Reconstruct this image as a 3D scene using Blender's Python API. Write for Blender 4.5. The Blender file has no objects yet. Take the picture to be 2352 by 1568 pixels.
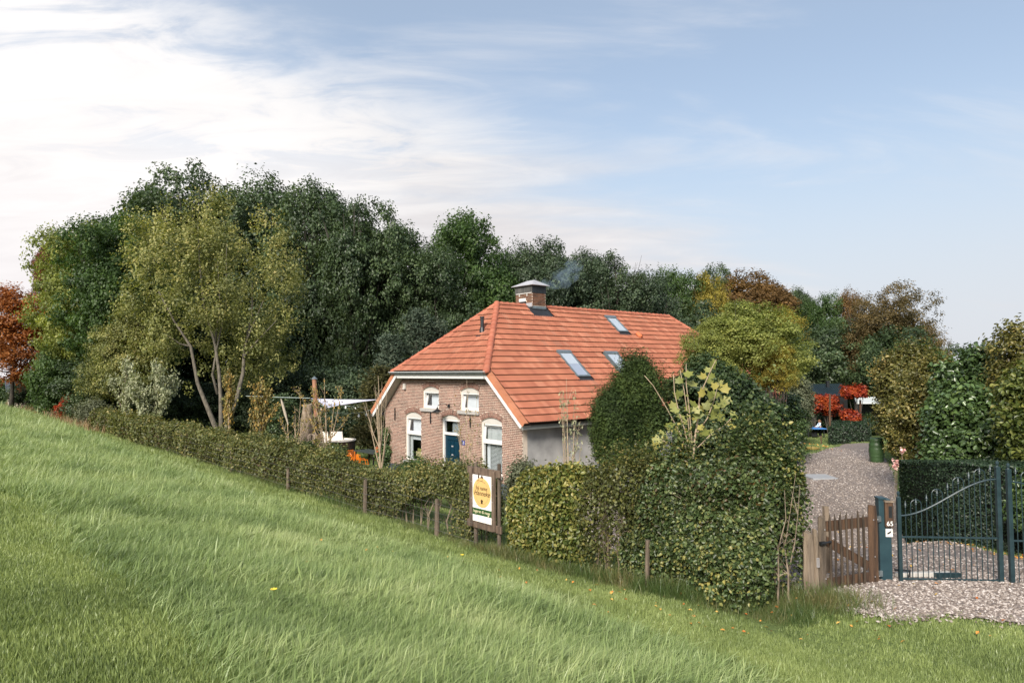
import bpy, bmesh, math, random
import numpy as np
from math import radians, sin, cos, pi, atan2, sqrt
from mathutils import Vector, Matrix
random.seed(7); rng = np.random.default_rng(11)
SC = bpy.context.scene
COL = SC.collection

# ------------------------------------------------------------------ camera
EYE = 4.65                                   # eye height above the farmyard (the camera stands on the dyke)
FPX, CX, CY = 1590.0, 1176.0, 784.0          # focal length and centre on a 2352 x 1568 frame
_p, _r = radians(2.4), radians(-0.4)
FWD = np.array([0, cos(_p), sin(_p)]); _up = np.array([0, -sin(_p), cos(_p)]); _rt = np.array([1., 0, 0])
RT = cos(_r)*_rt + sin(_r)*_up; UP = -sin(_r)*_rt + cos(_r)*_up
cd = bpy.data.cameras.new('camera'); cam = bpy.data.objects.new('camera', cd); COL.objects.link(cam)
cam.matrix_world = Matrix(((RT[0], UP[0], -FWD[0], 0), (RT[1], UP[1], -FWD[1], 0), (RT[2], UP[2], -FWD[2], EYE), (0, 0, 0, 1)))
cd.sensor_width = 36; cd.lens = FPX/2352*36; cd.clip_end = 3000; cd.clip_start = .1
SC.camera = cam

# ------------------------------------------------------------------ light
SUN_AZ = radians(248); SUN_EL = radians(34)   # azimuth measured from +X, counter-clockwise
sd = np.array([cos(SUN_AZ)*cos(SUN_EL), sin(SUN_AZ)*cos(SUN_EL), sin(SUN_EL)])
ld = bpy.data.lights.new('sun', 'SUN'); ld.energy = 3.2; ld.angle = radians(20); ld.color = (1, .93, .82)
lo = bpy.data.objects.new('sun', ld); COL.objects.link(lo)
lo.rotation_euler = Vector(sd).to_track_quat('Z', 'Y').to_euler()
SC.view_settings.view_transform = 'Standard'; SC.view_settings.look = 'None'
SC.view_settings.exposure = 1.0; SC.view_settings.gamma = 1; SC.view_settings.use_curve_mapping = False

w = bpy.data.worlds.new('World'); SC.world = w; w.use_nodes = True
N = w.node_tree.nodes; L = w.node_tree.links
for n in list(N): N.remove(n)
def nd(t, **k):
    n = N.new(t)
    for a, b in k.items(): setattr(n, a, b)
    return n
def mth(op, a, b=None, c=None, clamp=False):
    n = nd('ShaderNodeMath', operation=op, use_clamp=clamp)
    for i, x in enumerate((a, b, c)):
        if x is None: continue
        if isinstance(x, (int, float)): n.inputs[i].default_value = x
        else: L.new(x, n.inputs[i])
    return n.outputs[0]
def vdot(a, vec):
    n = nd('ShaderNodeVectorMath', operation='DOT_PRODUCT'); L.new(a, n.inputs[0]); n.inputs[1].default_value = vec
    return n.outputs['Value']
def sstep(x, a, b):
    n = nd('ShaderNodeMapRange', interpolation_type='SMOOTHSTEP'); L.new(x, n.inputs[0])
    n.inputs[1].default_value = a; n.inputs[2].default_value = b; n.inputs[3].default_value = 0; n.inputs[4].default_value = 1
    return n.outputs[0]
def wnoise(vec, scale, detail, rough=.5, dist=0.):
    n = nd('ShaderNodeTexNoise'); n.inputs['Scale'].default_value = scale; n.inputs['Detail'].default_value = detail
    n.inputs['Roughness'].default_value = rough; n.inputs['Distortion'].default_value = dist; L.new(vec, n.inputs['Vector'])
    return n.outputs['Fac']
def mixc(f, a, b):
    n = nd('ShaderNodeMix', data_type='RGBA')
    if isinstance(f, float): n.inputs[0].default_value = f
    else: L.new(f, n.inputs[0])
    for i, x in ((6, a), (7, b)):
        if isinstance(x, tuple): n.inputs[i].default_value = (*x, 1)
        else: L.new(x, n.inputs[i])
    return n.outputs[2]
tc = nd('ShaderNodeTexCoord'); D = tc.outputs['Generated']
sky = nd('ShaderNodeTexSky', sky_type='NISHITA'); sky.sun_disc = False
sky.sun_elevation = SUN_EL; sky.sun_rotation = pi/2 - SUN_AZ; sky.air_density = 1.0; sky.dust_density = 1.6; sky.ozone_density = 1.5
skyc = nd('ShaderNodeVectorMath', operation='SCALE'); L.new(sky.outputs[0], skyc.inputs[0]); skyc.inputs['Scale'].default_value = .088
sep = nd('ShaderNodeSeparateXYZ'); L.new(D, sep.inputs[0]); dz = sep.outputs[2]
# cloud sheet seen in perspective: project the direction on a high plane
iz = mth('DIVIDE', 1.0, mth('ADD', mth('MAXIMUM', dz, 0.0), .22))
pl = nd('ShaderNodeVectorMath', operation='SCALE'); L.new(D, pl.inputs[0]); L.new(iz, pl.inputs['Scale'])
mp = nd('ShaderNodeMapping'); L.new(pl.outputs[0], mp.inputs[0]); mp.inputs['Rotation'].default_value = (0, 0, radians(-38)); mp.inputs['Scale'].default_value = (.55, 1.5, 1)
def rayn(x, y):
    r = RT*(x-CX)+UP*(CY-y)+FWD*FPX
    return r/np.linalg.norm(r)
nrm = np.cross(rayn(640, 0), rayn(1640, 600)); nrm /= np.linalg.norm(nrm)
if nrm @ rayn(100, 600) < 0: nrm = -nrm
side = vdot(D, tuple(nrm))
n1 = wnoise(mp.outputs[0], 1.7, 9, .58, .5); n2 = wnoise(mp.outputs[0], 5.0, 7, .6, .9); n3 = wnoise(pl.outputs[0], 1.1, 4, .5)
edge = mth('ADD', side, mth('MULTIPLY', mth('SUBTRACT', n1, .5), .42))
edge = mth('ADD', edge, mth('MULTIPLY', mth('SUBTRACT', n2, .5), .12))
m1 = sstep(edge, -.04, .15)
hole = sstep(mth('ADD', mth('MULTIPLY', n2, .5), mth('MULTIPLY', n1, .5)), .37, .52)   # thin spots in the sheet
lowd = sstep(dz, .42, .22)
m1 = mth('MULTIPLY', m1, mth('ADD', mth('MULTIPLY', hole, .72), .28))
m1 = mth('MAXIMUM', m1, mth('MULTIPLY', sstep(edge, -.10, .14), lowd))
wisp = mth('MULTIPLY', sstep(n1, .50, .75), .40)                                       # faint wisps in the blue part
hz = sstep(dz, .42, .04)                                                              # pale haze along the horizon
mask = mth('MAXIMUM', m1, wisp)
cl_lo, cl_hi = (.385, .370, .375), (.485, .475, .472)
ccol = mixc(sstep(mth('ADD', mth('MULTIPLY', dz, .55), mth('ADD', mth('MULTIPLY', n3, .45), mth('MULTIPLY', n2, .45))), .38, .78), cl_lo, cl_hi)
base = mixc(mth('ADD', mth('MULTIPLY', hz, .50), .40), skyc.outputs[0], (.325, .37, .415))
colr = mixc(mask, base, ccol)
colr = mixc(mth('MULTIPLY', sstep(dz, .30, .02), .5), colr, (.405, .39, .405))
# the veiled brightness low on the left where the sun's glare sits behind thin cloud
gd = rayn(-150, 760); gdot = vdot(D, tuple(gd))
glow = mth('MULTIPLY', sstep(gdot, .80, 1.0), .08)
gsum = nd('ShaderNodeMix', data_type='RGBA', blend_type='ADD'); L.new(glow, gsum.inputs[0]); L.new(colr, gsum.inputs[6]); gsum.inputs[7].default_value = (1, .93, .86, 1)
bg = nd('ShaderNodeBackground'); L.new(gsum.outputs[2], bg.inputs[0]); bg.inputs[1].default_value = 1.0
wo = nd('ShaderNodeOutputWorld'); L.new(bg.outputs[0], wo.inputs[0])

# ------------------------------------------------------------------ placing helpers
UA = np.array([0.65230075, -0.75796024, 0.]); UB = np.array([0.75796024, 0.65230075, 0.])   # along / away from the farmhouse front
HC = np.array([0.3392, 24.5072, 0.0])                                                       # foot of the front right corner of the house
HROT = atan2(UA[1], UA[0])
def ray(x, y): return RT*(x-CX)+UP*(CY-y)+FWD*FPX
def at(x, y, Y):
    r = ray(x, y); p = r*(Y/r[1]); return np.array([p[0], p[1], p[2]+EYE])
def smooth(a, b, x):
    t = np.clip((x-a)/(b-a), 0, 1); return t*t*(3-2*t)
def height(x, y):
    x = np.asarray(x, float); y = np.asarray(y, float)
    t = x*UA[0]+y*UA[1]; s = x*UB[0]+y*UB[1]
    # dyke: flat crest, even slope, soft toe
    q = 3.0-.228*s
    k = .15; toe = .95
    z = toe + k*np.log1p(np.exp(np.clip((q-toe)/k, -40, 40)))
    z = np.where(s < 0, 3.0-.228*np.maximum(s, -2.0), z)
    ww = smooth(-9, -5.2, t)
    z = z+.19*ww*smooth(8.6, 10.6, s)
    ss = 9.6+4.0*ww; se = 14.5+9.0*ww
    fall = smooth(0, 1, (s-ss)/(se-ss))
    z = z*(1-fall)
    z = z - smooth(30, 62, s)*.6*smooth(-60, -30, t) + .045*np.sin(x*.9+1.3)*np.sin(y*.7)*smooth(.5, 3, np.abs(s-9)*.8)
    return z
def hgt(x, y): return float(height(x, y))
def gp(x, y, dz=0.):
    """ground point under a line of sight"""
    r = ray(x, y); t = 3.0/np.linalg.norm(r); st = .05/FPX
    for _ in range(6000):
        p = r*t
        if EYE+p[2] <= hgt(p[0], p[1])+dz: break
        t += st*max(1, p[1]*.05)
    p = r*t; return np.array([p[0], p[1], hgt(p[0], p[1])])
def ts(t, s, z=None):
    p = UA*t+UB*s
    return np.array([p[0], p[1], hgt(p[0], p[1]) if z is None else z])
def on_s(x, y, s):
    """point where a line of sight meets the vertical plane s = const (parallel to the house front)"""
    r = ray(x, y); k = s/(r@UB); p = r*k; return np.array([p[0], p[1], p[2]+EYE])

# ------------------------------------------------------------------ materials
def mat(name, col, rough=.7, var=.15, scale=6., bump=0., bscale=None, metal=0., spec=.5, col2=None, detail=5, stretch=(1, 1, 1), var_attr=None, coat=0):
    m = bpy.data.materials.new(name); m.use_nodes = True; nt = m.node_tree; b = nt.nodes['Principled BSDF']
    b.inputs['Roughness'].default_value = rough; b.inputs['Metallic'].default_value = metal; b.inputs['Specular IOR Level'].default_value = spec
    tcn = nt.nodes.new('ShaderNodeTexCoord'); mpn = nt.nodes.new('ShaderNodeMapping'); nt.links.new(tcn.outputs['Object'], mpn.inputs[0]); mpn.inputs['Scale'].default_value = stretch
    no = nt.nodes.new('ShaderNodeTexNoise'); no.inputs['Scale'].default_value = scale; no.inputs['Detail'].default_value = detail; nt.links.new(mpn.outputs[0], no.inputs['Vector'])
    rp = nt.nodes.new('ShaderNodeValToRGB'); nt.links.new(no.outputs['Fac'], rp.inputs[0])
    c2 = col2 if col2 else tuple(min(1, c*(1+var)) for c in col); c1 = col if col2 else tuple(c*(1-var) for c in col)
    rp.color_ramp.elements[0].position = .3; rp.color_ramp.elements[1].position = .7
    rp.color_ramp.elements[0].color = (*c1, 1); rp.color_ramp.elements[1].color = (*c2, 1)
    out = rp.outputs[0]
    nt.links.new(out, b.inputs['Base Color'])
    if bump:
        bn = nt.nodes.new('ShaderNodeBump'); bn.inputs['Strength'].default_value = bump; bn.inputs['Distance'].default_value = .02
        nb = nt.nodes.new('ShaderNodeTexNoise'); nb.inputs['Scale'].default_value = bscale or scale*4; nb.inputs['Detail'].default_value = 6; nt.links.new(mpn.outputs[0], nb.inputs['Vector'])
        nt.links.new(nb.outputs['Fac'], bn.inputs['Height']); nt.links.new(bn.outputs[0], b.inputs['Normal'])
    return m
def ramp(nt, src, stops, interp='LINEAR'):
    rp = nt.nodes.new('ShaderNodeValToRGB'); cr = rp.color_ramp; cr.interpolation = interp
    while len(cr.elements) < len(stops): cr.elements.new(.5)
    for e, (p, c) in zip(cr.elements, stops): e.position = p; e.color = (*c, 1)
    nt.links.new(src, rp.inputs[0]); return rp.outputs[0]
def random_mat(name, stops, rough=.8, source='object', bump=.3, bscale=60., dirt=.25, interp='LINEAR'):
    """colour picked per piece: Object Info random for single objects, attribute 'v' for joined ones"""
    m = bpy.data.materials.new(name); m.use_nodes = True; nt = m.node_tree; b = nt.nodes['Principled BSDF']
    b.inputs['Roughness'].default_value = rough; b.inputs['Specular IOR Level'].default_value = .3
    if source == 'object': src = nt.nodes.new('ShaderNodeObjectInfo').outputs['Random']
    else:
        a = nt.nodes.new('ShaderNodeAttribute'); a.attribute_name = 'v'; src = a.outputs['Fac']
    c = ramp(nt, src, stops, interp)
    g = nt.nodes.new('ShaderNodeNewGeometry'); no = nt.nodes.new('ShaderNodeTexNoise'); no.inputs['Scale'].default_value = 1.3; no.inputs['Detail'].default_value = 8; nt.links.new(g.outputs['Position'], no.inputs['Vector'])
    mr = nt.nodes.new('ShaderNodeMapRange'); nt.links.new(no.outputs['Fac'], mr.inputs[0]); mr.inputs[1].default_value = .3; mr.inputs[2].default_value = .7; mr.inputs[3].default_value = 1-dirt; mr.inputs[4].default_value = 1+dirt*.6
    vm = nt.nodes.new('ShaderNodeVectorMath'); vm.operation = 'SCALE'; nt.links.new(c, vm.inputs[0]); nt.links.new(mr.outputs[0], vm.inputs['Scale'])
    nt.links.new(vm.outputs[0], b.inputs['Base Color'])
    bn = nt.nodes.new('ShaderNodeBump'); bn.inputs['Strength'].default_value = bump; bn.inputs['Distance'].default_value = .006
    nb = nt.nodes.new('ShaderNodeTexNoise'); nb.inputs['Scale'].default_value = bscale; nb.inputs['Detail'].default_value = 4; nt.links.new(g.outputs['Position'], nb.inputs['Vector'])
    nt.links.new(nb.outputs['Fac'], bn.inputs['Height']); nt.links.new(bn.outputs[0], b.inputs['Normal'])
    return m
def leaf_mat(name, stops, trans=.35, rough=.45, spec=.5, tint=(1.15, 1.2, .55), patch=None):
    """stops: colours over the per-leaf value v; trees vary softly with the per-clump value c"""
    m = bpy.data.materials.new(name); m.use_nodes = True; nt = m.node_tree; b = nt.nodes['Principled BSDF']; o = nt.nodes['Material Output']
    b.inputs['Roughness'].default_value = rough; b.inputs['Specular IOR Level'].default_value = spec
    a = nt.nodes.new('ShaderNodeAttribute'); a.attribute_name = 'v'; a2 = nt.nodes.new('ShaderNodeAttribute'); a2.attribute_name = 'c'
    n = len(stops); c = ramp(nt, a.outputs['Fac'], [(i/(n-1) if n > 1 else 0, s) for i, s in enumerate(stops)])
    mr = nt.nodes.new('ShaderNodeMapRange'); nt.links.new(a2.outputs['Fac'], mr.inputs[0]); mr.inputs[3].default_value = .8; mr.inputs[4].default_value = 1.22
    vm = nt.nodes.new('ShaderNodeVectorMath'); vm.operation = 'SCALE'; nt.links.new(c, vm.inputs[0]); nt.links.new(mr.outputs[0], vm.inputs['Scale'])
    nt.links.new(vm.outputs[0], b.inputs['Base Color'])
    tr = nt.nodes.new('ShaderNodeBsdfTranslucent'); vt = nt.nodes.new('ShaderNodeVectorMath'); vt.operation = 'MULTIPLY'; nt.links.new(vm.outputs[0], vt.inputs[0]); vt.inputs[1].default_value = tint
    nt.links.new(vt.outputs[0], tr.inputs[0])
    mx = nt.nodes.new('ShaderNodeMixShader'); mx.inputs[0].default_value = trans; nt.links.new(b.outputs[0], mx.inputs[1]); nt.links.new(tr.outputs[0], mx.inputs[2]); nt.links.new(mx.outputs[0], o.inputs[0])
    return m
def glass_mat(name, tintc=(.85, .88, .9), opac=.14):
    m = bpy.data.materials.new(name); m.use_nodes = True; nt = m.node_tree; o = nt.nodes['Material Output']
    nt.nodes.remove(nt.nodes['Principled BSDF'])
    tr = nt.nodes.new('ShaderNodeBsdfTransparent'); tr.inputs[0].default_value = (*tintc, 1)
    gl = nt.nodes.new('ShaderNodeBsdfGlossy'); gl.inputs['Roughness'].default_value = .03
    fr = nt.nodes.new('ShaderNodeLayerWeight'); fr.inputs[0].default_value = .5
    pw = nt.nodes.new('ShaderNodeMath'); pw.operation = 'POWER'; nt.links.new(fr.outputs['Facing'], pw.inputs[0]); pw.inputs[1].default_value = 4
    mr = nt.nodes.new('ShaderNodeMapRange'); nt.links.new(pw.outputs[0], mr.inputs[0]); mr.inputs[3].default_value = opac; mr.inputs[4].default_value = 1
    mx = nt.nodes.new('ShaderNodeMixShader'); nt.links.new(mr.outputs[0], mx.inputs[0]); nt.links.new(tr.outputs[0], mx.inputs[1]); nt.links.new(gl.outputs[0], mx.inputs[2]); nt.links.new(mx.outputs[0], o.inputs[0])
    return m
M = {}
M['white'] = mat('white_paint', (.64, .63, .62), .45, .04, 9, .05)
M['cream'] = mat('cream_board', (.50, .475, .44), .6, .05, 7, .05)
M['mortar'] = mat('mortar', (.62, .52, .43), .95, .12, 14, .3, 120)
M['plaster'] = mat('grey_plaster', (.27, .265, .265), .9, .2, 1.3, .25, 14, col2=(.52, .51, .50), detail=7)
M['plinth'] = mat('dark_plinth', (.05, .06, .075), .8, .2, 5, .2)
M['soffit'] = mat('soffit_boards', (.56, .53, .48), .7, .08, 4)
M['fascia'] = mat('grey_fascia', (.30, .31, .29), .6, .08, 6)
M['zinc'] = mat('zinc', (.20, .235, .25), .42, .25, 5, .1, metal=.55)
M['zinc_light'] = mat('zinc_light', (.46, .45, .47), .5, .15, 4, .1, metal=.3)
M['lead'] = mat('lead_flashing', (.018, .02, .024), .6, .4, 7, .2)
M['black'] = mat('black_iron', (.012, .013, .015), .45, .2, 20, .1)
M['stone'] = mat('sill_stone', (.36, .345, .33), .85, .15, 12, .2)
M['door'] = mat('teal_door_paint', (.004, .028, .050), .3, .12, 8)
M['brass'] = mat('brass', (.5, .35, .12), .3, .1, 8, metal=.9)
M['glass'] = glass_mat('window_glass')
M['skyglass'] = glass_mat('skylight_glass', (.93, .96, 1), .10)
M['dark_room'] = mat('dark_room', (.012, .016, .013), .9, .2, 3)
M['curtain'] = mat('white_curtain', (.72, .74, .76), .9, .06, 3)
M['skyblind'] = mat('skylight_blind', (.50, .53, .55), .8, .03); M['skylining'] = mat('skylight_lining', (.36, .39, .45), .8, .03)
M['blind'] = mat('pale_blind', (.55, .57, .56), .7, .05, 8)
M['trough'] = mat('straw_planter', (.50, .42, .22), .9, .2, 30, .3)
M['cactus'] = mat('cactus_green', (.30, .30, .08), .8, .2, 30)
M['platebl'] = mat('enamel_blue', (.03, .055, .32), .25, .1, 9)
M['lettering_white'] = mat('lettering_white', (.85, .85, .85), .5, .02)
M['flue'] = mat('black_flue', (.015, .017, .02), .4, .2, 12)
M['wood_grey'] = mat('weathered_wood', (.045, .033, .024), .9, .3, 3, .7, 22, col2=(.15, .115, .085), detail=8, stretch=(5, 5, .7))
M['wood_brown'] = mat('brown_wood', (.03, .016, .010), .85, .3, 3, .7, 20, col2=(.12, .065, .035), detail=8, stretch=(5, 5, .6))
M['wood_dark'] = mat('dark_weathered_wood', (.022, .015, .010), .9, .3, 3, .7, 22, col2=(.085, .06, .04), detail=8, stretch=(5, 5, .7))
M['wood_post'] = mat('old_fence_post_wood', (.075, .055, .04), .9, .3, 3, .7, 20, col2=(.20, .155, .115), detail=8, stretch=(6, 6, .6))
M['wood_pale'] = mat('pale_split_wood', (.12, .088, .062), .9, .3, 3, .7, 20, col2=(.30, .235, .175), detail=8, stretch=(6, 6, .6))
M['wood_sign'] = mat('sign_frame_wood', (.05, .034, .025), .85, .3, 3, .5, 20, col2=(.18, .125, .09), detail=8, stretch=(4, 4, .8))
M['gate_metal'] = mat('blue_green_gate_paint', (.009, .024, .029), .4, .3, 8, .1, col2=(.02, .042, .05))
M['post_metal'] = mat('blue_post_paint', (.009, .030, .041), .45, .3, 4, .15, col2=(.02, .052, .065))
M['bark'] = mat('grey_bark', (.075, .065, .05), .95, .3, 5, .7, 18, col2=(.19, .165, .13), stretch=(2, 2, .6))
M['bark_dark'] = mat('dark_bark', (.028, .024, .02), .95, .3, 5, .6, 18, col2=(.07, .06, .048))
M['twig'] = mat('pale_twig', (.26, .19, .12), .85, .25, 9, col2=(.42, .33, .23))
M['twig_grey'] = mat('grey_twig', (.16, .125, .09), .85, .25, 9, col2=(.28, .22, .16))
M['orange_metal'] = mat('orange_chair_paint', (.85, .22, .015), .4, .06, 8)
M['table_top'] = mat('dark_table_top', (.035, .045, .04), .6, .2, 6)
M['tubwood'] = mat('tub_wood', (.05, .028, .016), .8, .3, 4, .3, stretch=(6, 6, .6))
M['tubwhite'] = mat('tub_white', (.74, .68, .62), .4, .05)
M['rust'] = mat('rusty_flue', (.19, .075, .04), .7, .35, 3, .2, col2=(.34, .17, .10), stretch=(1, 1, .5))
M['sail'] = mat('shade_sail', (.50, .50, .60), .8, .05, 2)
M['pampas'] = mat('pampas_plume', (.42, .36, .28), .95, .2, 30, .8)
M['rope'] = mat('rope', (.35, .42, .40), .8, .1)
M['bulb'] = mat('bulb_glass', (.8, .8, .78), .2, .05)
M['terracotta'] = mat('terracotta', (.55, .15, .06), .8, .2, 8)
M['barrel'] = mat('green_barrel', (.035, .072, .026), .45, .12, 6)
M['shed_metal'] = mat('dark_metal_roof', (.022, .04, .052), .45, .2, 3, metal=.2)
M['shed_wall'] = mat('black_shed_boards', (.012, .013, .014), .8, .3, 6)
M['pale_roof'] = mat('pale_canopy', (.55, .58, .56), .6, .08)
M['pingpong'] = mat('blue_table', (.06, .22, .55), .45, .08)
M['log'] = mat('log_wood', (.13, .09, .06), .9, .3, 4, .5, 25, col2=(.33, .26, .19))
M['logend'] = mat('log_end', (.42, .32, .24), .9, .2, 6, .2)
M['signwhite'] = mat('sign_white', (.80, .76, .72), .5, .03)
M['signgold'] = mat('sign_gold', (.62, .40, .15), .6, .05)
M['signgreen'] = mat('sign_green', (.018, .07, .015), .6, .1)
M['signink'] = mat('sign_ink', (.05, .025, .01), .7, .1)
M['cream_ink'] = mat('cream_ink', (.72, .64, .42), .7, .05)
M['slab'] = mat('concrete_slab', (.30, .31, .33), .9, .1, 6, .2)
M['hose'] = mat('yellow_hose', (.30, .22, .06), .5, .1)
M['shedwall_pale'] = mat('pale_shed_wall', (.42, .35, .29), .9, .2, 3, .2)
M['darktile'] = mat('dark_tile', (.035, .045, .06), .6, .3, 6)
M['wire'] = mat('fence_wire', (.16, .155, .14), .5, .1, metal=.6)
M['cowl'] = mat('cowl_cladding', (.045, .047, .046), .7, .3, 3, .3, col2=(.11, .105, .098), stretch=(4, 4, .5))
M['cowl_dark'] = mat('cowl_louvre', (.012, .016, .02), .6, .5, 5, .3, stretch=(5, 5, .5))
BR = [(0, (.11, .066, .054)), (.1, (.18, .100, .078)), (.4, (.225, .124, .096)), (.65, (.27, .148, .115)), (.88, (.205, .108, .083)), (1, (.14, .08, .064))]
M['brick'] = random_mat('brick_single', BR, .88, 'object', .4, 80)
M['bricks'] = random_mat('brick_joined', BR, .88, 'attr', .4, 80)
CB = [(0, (.06, .028, .016)), (.5, (.17, .08, .042)), (1, (.12, .045, .024))]
M['cbrick'] = random_mat('chimney_brick', CB, .9, 'object', .5, 70)
TI = [(0, (.28, .095, .056)), (.3, (.315, .112, .065)), (.8, (.355, .132, .077)), (.95, (.39, .16, .098)), (1, (.28, .115, .073))]
M['tile'] = random_mat('tile_single', TI, .75, 'object', .25, 45, .14)
M['tiles'] = random_mat('tile_joined', TI, .75, 'attr', .25, 45, .14)
M['verge'] = random_mat('verge_tile_orange', [(0, (.43, .17, .09)), (1, (.48, .20, .11))], .7, 'object', .2, 40, .1)
M['ridge'] = random_mat('ridge_tile_clay', [(0, (.36, .115, .07)), (1, (.42, .15, .09))], .75, 'object', .3, 30, .2)
M['underlay'] = mat('roof_underlay', (.03, .016, .012), .9, .2)

# ------------------------------------------------------------------ mesh builder
class MB:
    def __init__(s): s.v = []; s.f = []; s.a = []
    def add(s, vs, fs, val=None):
        o = len(s.v); s.v += [tuple(map(float, p)) for p in vs]; s.f += [tuple(o+i for i in f) for f in fs]
        s.a += [random.random() if val is None else val]*len(fs); return s
    def box(s, x0, x1, y0, y1, z0, z1, val=None):
        vs = [(x0, y0, z0), (x1, y0, z0), (x1, y1, z0), (x0, y1, z0), (x0, y0, z1), (x1, y0, z1), (x1, y1, z1), (x0, y1, z1)]
        return s.add(vs, [(3, 2, 1, 0), (4, 5, 6, 7), (0, 1, 5, 4), (1, 2, 6, 5), (2, 3, 7, 6), (3, 0, 4, 7)], val)
    def obox(s, c, ax, ay, az, hx, hy, hz, val=None):
        c, ax, ay, az = map(lambda q: np.array(q, float), (c, ax, ay, az)); vs = []
        for k in (-1, 1):
            for i, j in ((-1, -1), (1, -1), (1, 1), (-1, 1)): vs.append(c+ax*hx*i+ay*hy*j+az*hz*k)
        return s.add(vs, [(3, 2, 1, 0), (4, 5, 6, 7), (0, 1, 5, 4), (1, 2, 6, 5), (2, 3, 7, 6), (3, 0, 4, 7)], val)
    def beam(s, a, b, wd, th, up=(0, 0, 1), val=None):
        a, b = np.array(a, float), np.array(b, float); d = b-a; l = np.linalg.norm(d); d /= l
        x = np.cross(d, up); x /= np.linalg.norm(x); y = np.cross(x, d)
        return s.obox((a+b)/2, d, x, y, l/2, wd/2, th/2, val)
    def prism(s, poly, d, val=None):
        """poly: 3-d points, extruded by vector d"""
        n = len(poly); d = np.array(d, float); vs = [np.array(p, float) for p in poly]; vs += [p+d for p in vs]
        fs = [tuple(range(n))[::-1], tuple(range(n, 2*n))]+[(i, (i+1) % n, n+(i+1) % n, n+i) for i in range(n)]
        return s.add(vs, fs, val)
    def tube(s, pts, rad, seg=8, caps=True, val=None):
        pts = [np.array(p, float) for p in pts]; n = len(pts)
        if isinstance(rad, (int, float)): rad = [rad]*n
        vs = []; prev = None
        for i, p in enumerate(pts):
            d = pts[min(i+1, n-1)]-pts[max(i-1, 0)]; d /= (np.linalg.norm(d)+1e-9)
            if prev is None:
                a = np.array([0, 0, 1.]) if abs(d[2]) < .9 else np.array([1., 0, 0]); x = np.cross(a, d)
            else: x = prev-d*(prev@d)
            x /= (np.linalg.norm(x)+1e-9); prev = x; y = np.cross(d, x)
            for k in range(seg):
                a = 2*pi*k/seg; vs.append(p+(x*cos(a)+y*sin(a))*rad[i])
        fs = [(i*seg+k, i*seg+(k+1) % seg, (i+1)*seg+(k+1) % seg, (i+1)*seg+k) for i in range(n-1) for k in range(seg)]
        if caps: fs += [tuple(range(seg))[::-1], tuple((n-1)*seg+k for k in range(seg))]
        return s.add(vs, fs, val)
    def lathe(s, prof, seg=16, c=(0, 0, 0), sc=(1, 1), val=None):
        vs = [(c[0]+r*cos(2*pi*k/seg)*sc[0], c[1]+r*sin(2*pi*k/seg)*sc[1], c[2]+z) for r, z in prof for k in range(seg)]
        n = len(prof); fs = [(i*seg+k, i*seg+(k+1) % seg, (i+1)*seg+(k+1) % seg, (i+1)*seg+k) for i in range(n-1) for k in range(seg)]
        fs += [tuple(range(seg))[::-1], tuple((n-1)*seg+k for k in range(seg))]
        return s.add(vs, fs, val)
    def mesh(s, name, m, smooth_=False, off=None):
        me = bpy.data.meshes.new(name); v = s.v
        if off is not None: v = [(a-off[0], b-off[1], c-off[2]) for a, b, c in v]
        me.from_pydata(v, [], s.f); me.materials.append(M[m] if isinstance(m, str) else m)
        at_ = me.attributes.new('v', 'FLOAT', 'FACE'); at_.data.foreach_set('value', s.a)
        if smooth_: me.polygons.foreach_set('use_smooth', [True]*len(s.f))
        me.update(); return me
    def build(s, name, m, parent=None, smooth_=False, off=None, bevel=0):
        if off is None and parent is not None and 'worldparts' in parent: off = parent.location
        o = bpy.data.objects.new(name, s.mesh(name, m, smooth_, off)); COL.objects.link(o)
        if parent is not None: o.parent = parent
        if bevel:
            b = o.modifiers.new('edge', 'BEVEL'); b.width = bevel; b.segments = 2; b.limit_method = 'ANGLE'
        return o
def sub(part, mb, name, m, **k):
    """sub-part whose geometry is given in the coordinates of the part's own mesh"""
    o = mb.build(name, m, None, **k); o.parent = part; return o
def thing(name, label, cat, loc=(0, 0, 0), rotz=0, group=None, world=True):
    o = bpy.data.objects.new(name, None); COL.objects.link(o); o.location = loc; o.rotation_euler = (0, 0, rotz)
    o['label'] = label; o['category'] = cat; o.empty_display_size = .2
    if group: o['group'] = group
    if world and rotz == 0: o['worldparts'] = 1
    return o
def tag(o, label, cat, group=None):
    o['label'] = label; o['category'] = cat
    if group: o['group'] = group
    return o
def structure(o): o['kind'] = 'structure'; return o
def stuff(o): o['kind'] = 'stuff'; return o
def text(body, size, m, loc, rot, parent, name='lettering', extrude=.001, font=None, align='CENTER', shear=0):
    c = bpy.data.curves.new(name, 'FONT'); c.body = body; c.size = size; c.extrude = extrude; c.align_x = align; c.align_y = 'CENTER'; c.shear = shear
    c.materials.append(M[m]); tmp = bpy.data.objects.new(name, c); COL.objects.link(tmp); dg = bpy.context.evaluated_depsgraph_get()
    me = bpy.data.meshes.new_from_object(tmp.evaluated_get(dg)); me.name = name; bpy.data.objects.remove(tmp); bpy.data.curves.remove(c)
    o = bpy.data.objects.new(name, me); COL.objects.link(o); o.location = loc; o.rotation_euler = rot; o.parent = parent
    return o

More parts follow.
